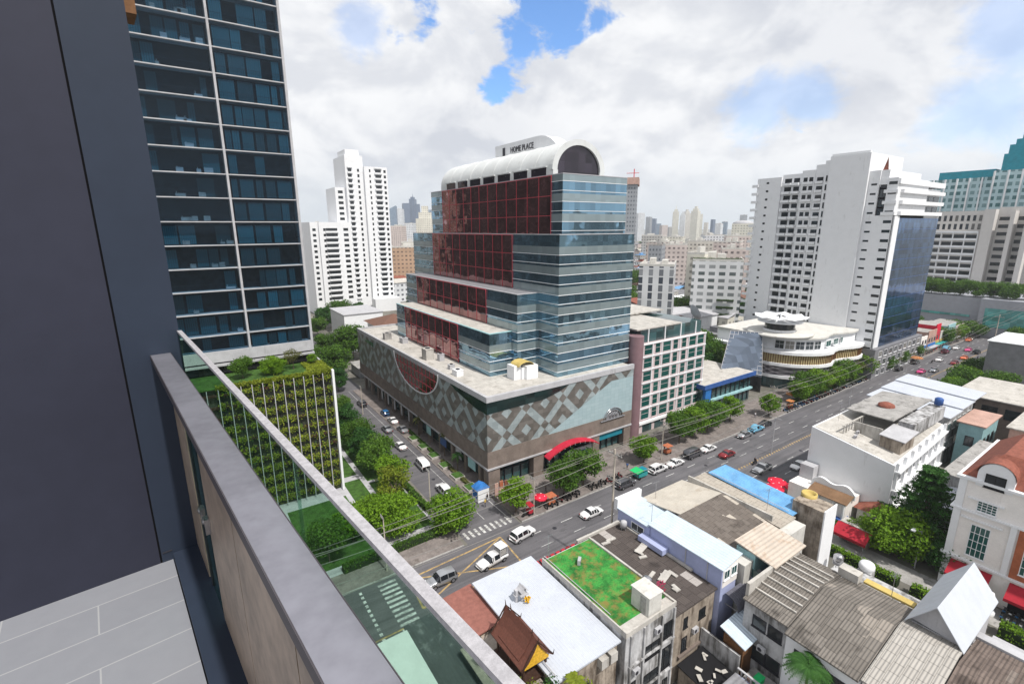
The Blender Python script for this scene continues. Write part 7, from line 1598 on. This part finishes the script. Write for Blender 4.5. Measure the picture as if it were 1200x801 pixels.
for i in range(8):
    x, y = 82.8 + (i % 2) * .9, 6.8 + (i // 2) * .6; o = thing('scooter', 'scooter parked in the cluster under the red awning shop', 'scooter', (x, y, 0), 0, 'scooters parked under the red awning shop'); c = bpy.data.objects.new('frame', BK[('white', 'black', 'blue', 'grey')[i % 4]]); C.objects.link(c); c.parent = o
o = thing('pool_tarp', 'dark blue tarp-covered frame beside the hedge behind the white end wall', 'tarp', (82, 33, 0)); MB().slab([(86.3, 29.0, 1.7), (88.5, 29.0, 1.9), (88.5, 36.5, 1.9), (86.3, 36.5, 1.7)], .08).build('tarp', M['blue'], o)
for x, y in ((86.4, 29.2), (88.3, 29.2), (86.4, 36.3), (88.3, 36.3)): MB().cyl((x, y, 0), (x, y, 1.7), .05, n=6).build('post', M['steel'], o)
# ------------------------------------------------------------------ the city beyond
FM = {}
def fm(k):
    cols = dict(w=((.68, .70, .73), (.10, .11, .13)), c=((.64, .61, .55), (.14, .13, .12)), p=((.58, .50, .47), (.12, .10, .10)), g=((.30, .32, .35), (.07, .08, .10)), b=((.22, .30, .40), (.05, .08, .13)), s=((.10, .14, .22), (.04, .06, .11)), y=((.66, .64, .56), (.26, .25, .22)), o=((.46, .31, .21), (.12, .08, .06)), n=((.45, .44, .42), (.09, .09, .09)), v=((.66, .67, .69), (.04, .05, .07)), u=((.68, .69, .70), (.07, .09, .09)))
    if k not in FM: FM[k] = gridfacade('far_facade_' + k, cols[k][0], cols[k][1], {'v': 4.2, 'u': 4.6}.get(k, 3.3 if k not in 'gb' else 2.2), 3.3, {'v': .42, 'u': .62}.get(k, .5 if k not in 'b' else .8), {'v': .84, 'u': .5}.get(k, .42 if k not in 'b' else .6), roofc=(.42, .40, .38) if k != 's' else None)
    return FM[k]
def fblock(pxl, pxr, ytop, dist, depth, k, lb, cat='building', rot=None, crown=None, base=0, grp=None, name='distant_building', windows=None):
    a, b = D(pxl, ytop, dist), D(pxr, ytop, dist); c = (a + b) / 2; zt = max(4, (a.z + b.z) / 2); w = (Vector((a.x - b.x, a.y - b.y))).length
    u = Vector((b.x - a.x, b.y - a.y)).normalized(); rot = rot if rot is not None else random.uniform(-.25, .25)
    u = Vector((u.x * math.cos(rot) - u.y * math.sin(rot), u.x * math.sin(rot) + u.y * math.cos(rot))); away = Vector((-u.y, u.x))
    if away.dot(Vector((c.x, c.y))) < 0: away = -away
    ang = math.atan2(u.y, u.x); cc = Vector((c.x, c.y)) + away * depth / 2
    o = rthing(name, lb, cat, (cc.x, cc.y, 0), ang, grp); q = MB(); hw = w / 2
    q.box(-hw, hw, -depth / 2, depth / 2, 0, zt); q.build('wall', fm(k), o)
    R = random.Random(int(pxl * 13 + ytop))
    if crown == 'step': MB().box(-hw * .7, hw * .7, -depth * .3, depth * .3, zt, zt + w * .35).box(-hw * .35, hw * .35, -depth * .2, depth * .2, zt + w * .35, zt + w * .7).build('crown', fm(k), o)
    elif crown == 'spire': MB().box(-hw * .6, hw * .6, -depth * .3, depth * .3, zt, zt + w * .4).cyl((0, 0, zt + w * .4), (0, 0, zt + w * 1.2), w * .08, .2, 6).build('crown', fm(k), o)
    elif crown == 'wedge': MB().prism([(-hw, -depth / 2), (hw, -depth / 2), (hw, depth / 2), (-hw, depth / 2)], zt, zt, z1s=[zt + w * .1, zt + w * .6, zt + w * .6, zt + w * .1]).build('crown', fm(k), o)
    elif crown == 'dome': MB().lathe((0, 0, zt), [(hw * .95, 0), (hw * .95, w * .06), (hw * .6, w * .14), (0, w * .17)], 24).build('crown', M['lgrey'], o)
    elif crown != 'none':
        r_ = MB(); r_.box(-hw, hw, -depth / 2, -depth / 2 + .3, zt, zt + 1).box(-hw, -hw + .3, -depth / 2 + .3, depth / 2, zt, zt + 1).box(hw - .3, hw, -depth / 2 + .3, depth / 2, zt, zt + 1)
        for j in range(2): x = R.uniform(-hw * .6, hw * .4); y = R.uniform(-depth * .3, depth * .2); r_.box(x, x + w * .18, y, y + depth * .25, zt, zt + R.uniform(1.5, 3.5))
        r_.build('roof_structure', M['conc'] if k in 'gbs' else M['offw'], o)
    return o
# skyline, left gap
fblock(452, 464, 248, 1900, 60, 'b', 'pale blue glass tower just right of the white balcony tower on the skyline', crown='wedge'); fblock(464, 471, 245, 2100, 50, 'w', 'narrow pale tower beside the pale blue glass tower on the skyline')
fblock(472, 480, 238, 2400, 70, 's', 'dark blue tower, left of the dark skyline pair', crown='none'); fblock(479, 485, 233, 2420, 60, 's', 'tallest dark blue tower with spire on the left skyline', crown='spire'); fblock(484, 492, 239, 2450, 70, 's', 'dark blue tower, right of the dark skyline pair', crown='none')
fblock(487, 508, 256, 900, 40, 'y', 'cream-white block in front of the dark blue skyline towers', crown='step'); fblock(473, 484, 262, 1000, 30, 'w', 'slim pale block left of the cream-white one'); fblock(502, 510, 246, 2300, 60, 'b', 'blue-grey tower beside the mirror-glass tower on the skyline'); fblock(455, 470, 265, 850, 40, 'p', 'pinkish block low on the left skyline')
fblock(457, 508, 290, 420, 30, 'o', 'wide orange-brown apartment block right of the white balcony tower'); fblock(470, 490, 284, 520, 25, 'c', 'cream low block behind the orange-brown apartments'); fblock(355, 372, 262, 700, 40, 'w', 'pale block peeking out beside the dark tower')
# skyline, middle gap
tw = fblock(731, 747, 216, 420, 25, 'g', 'grey concrete tower under construction behind the mirror-glass tower', crown='none'); 
MB().box(-6.5, 6.5, -14, 14, D(740, 216, 420).z, D(740, 208, 420).z).build('formwork_top', M['salmon'], tw); MB().bar((2, 0, D(740, 208, 420).z), (2, 0, D(740, 196, 420).z), .9).bar((-4, 0, D(740, 201, 420).z), (6, 0, D(740, 201, 420).z), .5).build('tower_crane', M['redm'], tw)
sk = [(748, 756, 250, 'w', ''), (757, 762, 254, 'g', 'none'), (763, 768, 256, 's', 'none'), (770, 775, 262, 'b', 'none'), (776, 783, 264, 'p', ''), (789, 796, 248, 'y', 'spire'), (797, 803, 252, 'w', 'step'), (803, 810, 250, 'c', 'step'), (810, 818, 247, 'y', 'step'), (818, 824, 251, 'y', ''), (825, 829, 261, 'c', ''), (833, 836, 257, 's', 'none'), (838, 845, 262, 'w', ''), (846, 852, 260, 'b', ''), (784, 789, 266, 'n', ''), (742, 748, 262, 'b', ''), (512, 516, 266, 'w', '')]
for i, (a, b, y, k, cr) in enumerate(sk): fblock(a, b, y, 1900 + (i * 137) % 500, 45, k, '%s skyline tower, %s from the left in the gap right of the mirror-glass tower' % ({'w': 'white', 'g': 'grey', 's': 'dark blue', 'b': 'blue-grey', 'p': 'pinkish', 'y': 'pale cream', 'c': 'cream', 'n': 'beige'}[k], ordn(i)), crown=cr or 'box')
fblock(858, 884, 262, 700, 40, 'y', 'pale round-topped block with dome roof left of the white apartment complex', crown='dome', rot=0); fblock(868, 876, 252, 2300, 40, 'g', 'grey tower peeking over the dome-roofed block')
# middle distance
mid_ = [(749, 790, 312, 215, 30, 'v', 'white block with dark window columns right of the mirror-glass tower'), (812, 872, 306, 255, 24, 'u', 'white apartment block with planted roof and green balconies'), (805, 826, 298, 262, 30, 'y', 'taller white end block with reddish roof trim'),
        (757, 792, 284, 420, 30, 'p', 'pink and grey block with dark stripes in the middle distance'), (760, 776, 288, 360, 18, 'g', 'small grey striped block in the middle distance'), (780, 806, 287, 390, 30, 'p', 'pink tiered apartments left of the planted-roof block'), (806, 838, 283, 470, 30, 'c', 'cream apartments above the planted-roof block'), (836, 868, 284, 430, 30, 'p', 'pink terraced apartments below the dome-roofed block'), (846, 878, 292, 330, 26, 'p', 'pinkish balcony block beside the white apartment complex'),
        (752, 776, 276, 640, 40, 'n', 'beige block low on the middle horizon'), (776, 800, 278, 600, 40, 'y', 'pale cream block low on the middle horizon'), (826, 852, 276, 640, 40, 'w', 'white long block low on the middle horizon'), (852, 880, 277, 560, 36, 'p', 'pink block low on the horizon by the white complex')]
for a, b, y, dd, dp, k, lb in mid_: fblock(a, b, y, dd, dp, k, lb)
_a, _b = D(812, 305, 258), D(870, 305, 258)
hedge('roof hedge on the white apartment block with green balconies', (_a.x, _a.y), (_b.x, _b.y), 3, 1.6, 'mid', 60, 14, z0=_a.z - .3)
for zz in (8, 11.5, 15): hedge('balcony planting on the white apartment block, ' + {8: 'lowest', 11.5: 'middle', 15: 'upper'}[zz] + ' band', tuple((_a.lerp(_b, .45) - Vector((2, 4, 0)))[:2]), tuple((_a.lerp(_b, .8) - Vector((2, 4, 0)))[:2]), 1, .9, 'mid', 60, 15, z0=zz)
def hall(lb, pxl, pxr, py, z, d, k='lgrey', h=None, rise=2.2, red=False):
    a, b = G(pxl, py, z), G(pxr, py, z); o = thing('low_hall', lb, 'building', ((a.x + b.x) / 2, (a.y + b.y) / 2, 0)); x0, x1 = min(a.x, b.x), max(a.x, b.x); y0 = (a.y + b.y) / 2
    MB().box(x0, x1, y0, y0 + d, 0, z).build('wall', M['brownroof' if red else 'white'], o); MB().slab([(x0 - .5, y0 - .5, z), (x1 + .5, y0 - .5, z), (x1 + .5, y0 + d / 2, z + rise), (x0 - .5, y0 + d / 2, z + rise)], .3).slab([(x0 - .5, y0 + d / 2, z + rise), (x1 + .5, y0 + d / 2, z + rise), (x1 + .5, y0 + d, z), (x0 - .5, y0 + d, z)], .3).build('roof', M[k], o)
for i, (lb, a, b, y, z, d, k) in enumerate((('wide grey flat hall behind the green-glass office', 760, 870, 372, 9, 30, 'lgrey'), ('white gabled hall behind the wide grey hall', 790, 872, 352, 8, 26, 'white2'), ('brown-fronted long shed left of the white gabled hall', 742, 776, 356, 10, 20, 'terr'), ('pale low hall under the white block with dark window columns', 752, 800, 342, 6, 24, 'white2'), ('grey hall below the planted-roof block', 830, 880, 345, 7, 22, 'grey'))): hall(lb, a, b, y, z, d, k)
# sea of low houses, built one by one; kept off everything placed above
R = random.Random(99)
keep = [(190, 470, 60, 135), (-30, 60, -30, 150), (20, 130, 60, 160), (84, 125, 70, 118), (100, 240, 60, 112), (30, 120, 140, 240), (55, 115, 240, 330), (-20, 420, 36, 63), (60, 140, -20, 45), (290, 450, 30, 130), (190, 260, 60, 90), (118, 176, 96, 138)]
cl = dict(y='ivory', w='white', c='cream', p='pink', n='beige', o='orange-brown'); rc = [('roof_grey', 'grey'), ('concl', 'pale'), ('terr', 'terracotta'), ('brownroof', 'brown'), ('lgrey', 'light grey'), ('blueroof', 'blue')]
M['roof_grey'] = M['grey']
HM = {}
cnt = 0; used = []
while cnt < 285:
    t_ = R.random(); dist = 130 + 1300 * t_ ** 1.7; px = R.choice((R.uniform(440, 520), R.uniform(735, 900), R.uniform(735, 900), R.uniform(1080, 1235))); 
    dr_ = ray(px, 300); x, y = dr_.x / math.hypot(dr_.x, dr_.y) * dist, dr_.y / math.hypot(dr_.x, dr_.y) * dist
    if px > 1000 and dist < 280: continue
    if any(a < x < b and c_ < y < d_ for a, b, c_, d_ in keep): continue
    w, d, h = R.uniform(8, 20), R.uniform(8, 18), R.uniform(4, 11 if dist < 500 else 17)
    if any((x - u) ** 2 + (y - v) ** 2 < (s_ + max(w, d) * .55) ** 2 for u, v, s_ in used): 
        if R.random() < .9: continue
        else: continue
    used.append((x, y, max(w, d) * .55)); k = R.choice('wwwwcypnw' if dist > 250 else 'wwwcn'); rk, rn = R.choice(rc if dist < 700 else rc[:5]); gab = R.random() < .5
    key = (round(w / 4), round(d / 4), round(h / 3), gab)
    if key not in HM:
        W_, D_, H_2 = key[0] * 4 + 2, key[1] * 4 + 2, key[2] * 3 + 1.5; a_ = MB().box(-W_ / 2, W_ / 2, -D_ / 2, D_ / 2, 0, H_2); b_ = MB()
        if gab: b_.slab([(-W_ / 2 - .5, -D_ / 2 - .5, H_2), (W_ / 2 + .5, -D_ / 2 - .5, H_2), (W_ / 2 + .5, 0, H_2 + 2.4), (-W_ / 2 - .5, 0, H_2 + 2.4)], .2).slab([(-W_ / 2 - .5, 0, H_2 + 2.4), (W_ / 2 + .5, 0, H_2 + 2.4), (W_ / 2 + .5, D_ / 2 + .5, H_2), (-W_ / 2 - .5, D_ / 2 + .5, H_2)], .2)
        else: b_.box(-W_ / 2 - .2, W_ / 2 + .2, -D_ / 2 - .2, D_ / 2 + .2, H_2, H_2 + .4).box(-W_ / 4, 0, 0, D_ / 4, H_2 + .4, H_2 + 2.6)
        HM[key] = (a_.mesh('house_wall', fm('w')), b_.mesh('house_roof', M['conc']))
    side = 'western gap' if px < 600 else 'middle gap' if px < 1000 else 'eastern end'
    o = thing('distant_house', 'distant low house, %s walls, %s %s roof, %s' % (cl[k], rn, 'gabled' if gab else 'flat', side), 'house', (x, y, 0), R.choice((0, .1, math.pi / 2, 1.4)), 'low %s houses with %s %s roofs, %s' % (cl[k], rn, 'gabled' if gab else 'flat', side))
    for nm, me, m_ in (('wall', HM[key][0], fm(k)), ('roof', HM[key][1], M[rk])):
        c = bpy.data.objects.new(nm, me); C.objects.link(c); c.parent = o; c.material_slots[0].link = 'OBJECT'; c.material_slots[0].material = m_
    cnt += 1
    if R.random() < .42: tree(R.choice('fdb'), x + R.uniform(-14, 14), y - R.uniform(8, 16), R.uniform(.9, 1.5), 'green tree among the distant low houses, %s' % side, 'trees among the low houses %s' % side)
# ------------------------------------------------------------------ the balcony we stand on
_v = ray(99, 270); BA = math.atan2(_v.y, _v.x)
def bal(name, label=None, cat=None):
    # local frame: +y runs along the railing away from us, +x points outwards over the street; origin below the eye on the balcony floor level
    o = rthing(name, label, cat, (0, 0, EYE.z - 1.65), BA - math.pi / 2); return o
FLR = 0.0
UW = 2.80
bw = bal('balcony_wall', 'tall dark blue-grey metal-clad balcony wall with a vertical joint, filling the left edge', 'wall')
MB().box(.044, .272, UW, UW + .5, -.6, 3.4).build('pillar_panel', M['wall'], bw)
MB().box(-3.5, .036, UW + .004, UW + .5, -.6, 3.4).build('wall_panel', M['wall2'], bw)
MB().box(.036, .044, UW + .03, UW + .45, -.6, 3.4).build('joint', M['seam'], bw)
MB().box(.05, .09, UW - .004, UW + .0, .05, .056).build('base_joint', M['dkmetal'], bw)
tl, t, p = newmat('balcony_tiles'); x, y, z, c = objco(t)
yy_ = y / .2133 - 12.377; xx_ = x / .64 + .8325; r_ = yy_.floor(); a = (yy_.frac() - .5).abs().gt(.486); sh_ = (r_ * .5).frac(); b = ((xx_ + sh_).frac() - .5).abs().gt(.4955)
tn = white(t, vec(t, (xx_ + sh_).floor(), r_, 0.0)); nn = noise(t, c.outputs['Object'], 14, 5)
t.links.new(mixc(t, a.max(b), mixc(t, tn * .4 + nn * .6, (.20, .208, .235), (.25, .258, .285), ), (.33, .335, .35)), p.inputs['Base Color']); p.inputs['Roughness'].default_value = .55
fl_ = bal('balcony_floor'); 
for k in ('label', 'category'): 
    if k in fl_: del fl_[k]
C.objects.unlink(fl_); bpy.data.objects.remove(fl_)
q = MB().box(-3.5, .088, -2.0, UW + .002, -.3, 0); me = q.mesh('balcony_floor', tl); bf = bpy.data.objects.new('balcony_floor', me); C.objects.link(bf); bf.location = (0, 0, EYE.z - 1.65); bf.rotation_euler.z = BA - math.pi / 2; bf['kind'] = 'structure'
rl = bal('balcony_railing', 'balcony railing of green glass with metal top rail and wide metal ledge', 'railing')
L0, L1 = -1.4, UW
MB().box(.092, .225, L0, L1 - .002, -.25, .035).build('base_kerb', M['wall'], rl)
lt = 1.65 - .575
MB().box(.1465, .2235, L0, L1 - .002, lt - .006, lt).build('wide_ledge', M['ledge'], rl)
MB().box(.1435, .146, L0, L1 - .002, lt - .03, lt + .0008).box(.2238, .2255, L0, L1 - .002, lt - .03, lt + .0008).build('ledge_edge', M['ledgeside'], rl)
for ya, yb, kind_ in ((L1 - .002, 2.46, 0), (2.452, 2.13, 1), (2.122, 1.54, 0), (1.532, .935, 0), (.927, .33, 0), (.322, -.28, 0), (-.288, -.9, 0)):
    if kind_: MB().box(.203, .208, yb, ya, .04, lt - .01).build('lower_glass', M['glass'], rl)
    else: MB().box(.200, .210, yb, ya, .04, lt - .01).build('bronze_panel', M['bronze'], rl)
MB().box(.2, .21, 2.38, 2.4, .04, lt - .01).build('glass_mullion', M['dkmetal'], rl)
gt = 1.65 - .478
yy = L1 - .004; k = 0
for ya, yb in ((L1 - .004, 1.06), (1.05, -.2), (-.21, L0)):
    MB().box(.268, .278, yb, ya, lt - .50, gt - .004).build('glass_panel', M['glass'], rl)
MB().box(.264, .2825, L0, L1 - .002, gt - .004, gt + .006).build('top_rail', M['alu'], rl)
MB().box(.262, .282, L0, L1 - .002, lt - .55, lt - .50).build('bottom_channel', M['ledgeside'], rl)
for yy, zz in ((2.09, .53), (2.19, .53)): q = MB().box(.180, .199, yy - .02, yy + .02, zz - .012, zz + .012).cyl((.176, yy, zz), (.2, yy, zz), .011, n=10).box(.182, .199, yy - .006, yy + .006, zz - .06, zz + .0); q.build('glass_clamp', M['steel'], rl)
# timber soffit strip seen at the very top beside the wall
sf = bal('balcony_ceiling_trim', 'brown timber trim strip at the very top beside the dark wall', 'trim'); MB().box(.2725, .315, UW + .05, UW + .2, 2.56, 3.6).build('timber_strip', M['wood'], sf)
finish_windows()
# ------------------------------------------------------------------ labels that several share are told apart by their order across the view
_by = {}
for _o in C.objects:
    if _o.parent is None and _o.get('label'): _by.setdefault(_o['label'], []).append(_o)
def _px(o):
    p = o.location.copy()
    if o.type == 'MESH' and p.length < .01: p = Vector([sum(c[i] for c in o.bound_box) / 8 for i in range(3)])
    d = p - EYE; return d.dot(Rt) / max(.1, d.dot(Fw))
for _l, _s in _by.items():
    if len(_s) > 1:
        for _i, _o in enumerate(sorted(_s, key=_px)): _o['label'] = '%s, %s from the left' % (_l, ordn(_i))
# ------------------------------------------------------------------ air
hz_ = MB().box(-700, 4200, -700, 4200, -1.2, 175); ho = hz_.build('haze', None); ho['kind'] = 'stuff'
hm = bpy.data.materials.new('haze_air'); hm.use_nodes = True; t = hm.node_tree; t.nodes.remove(t.nodes['Principled BSDF'])
pv_ = t.nodes.new('ShaderNodeVolumePrincipled'); pv_.inputs['Color'].default_value = (.80, .86, .93, 1); pv_.inputs['Density'].default_value = .00013; pv_.inputs['Anisotropy'].default_value = .2
t.links.new(pv_.outputs[0], t.nodes['Material Output'].inputs['Volume']); ho.data.materials.clear(); ho.data.materials.append(hm)
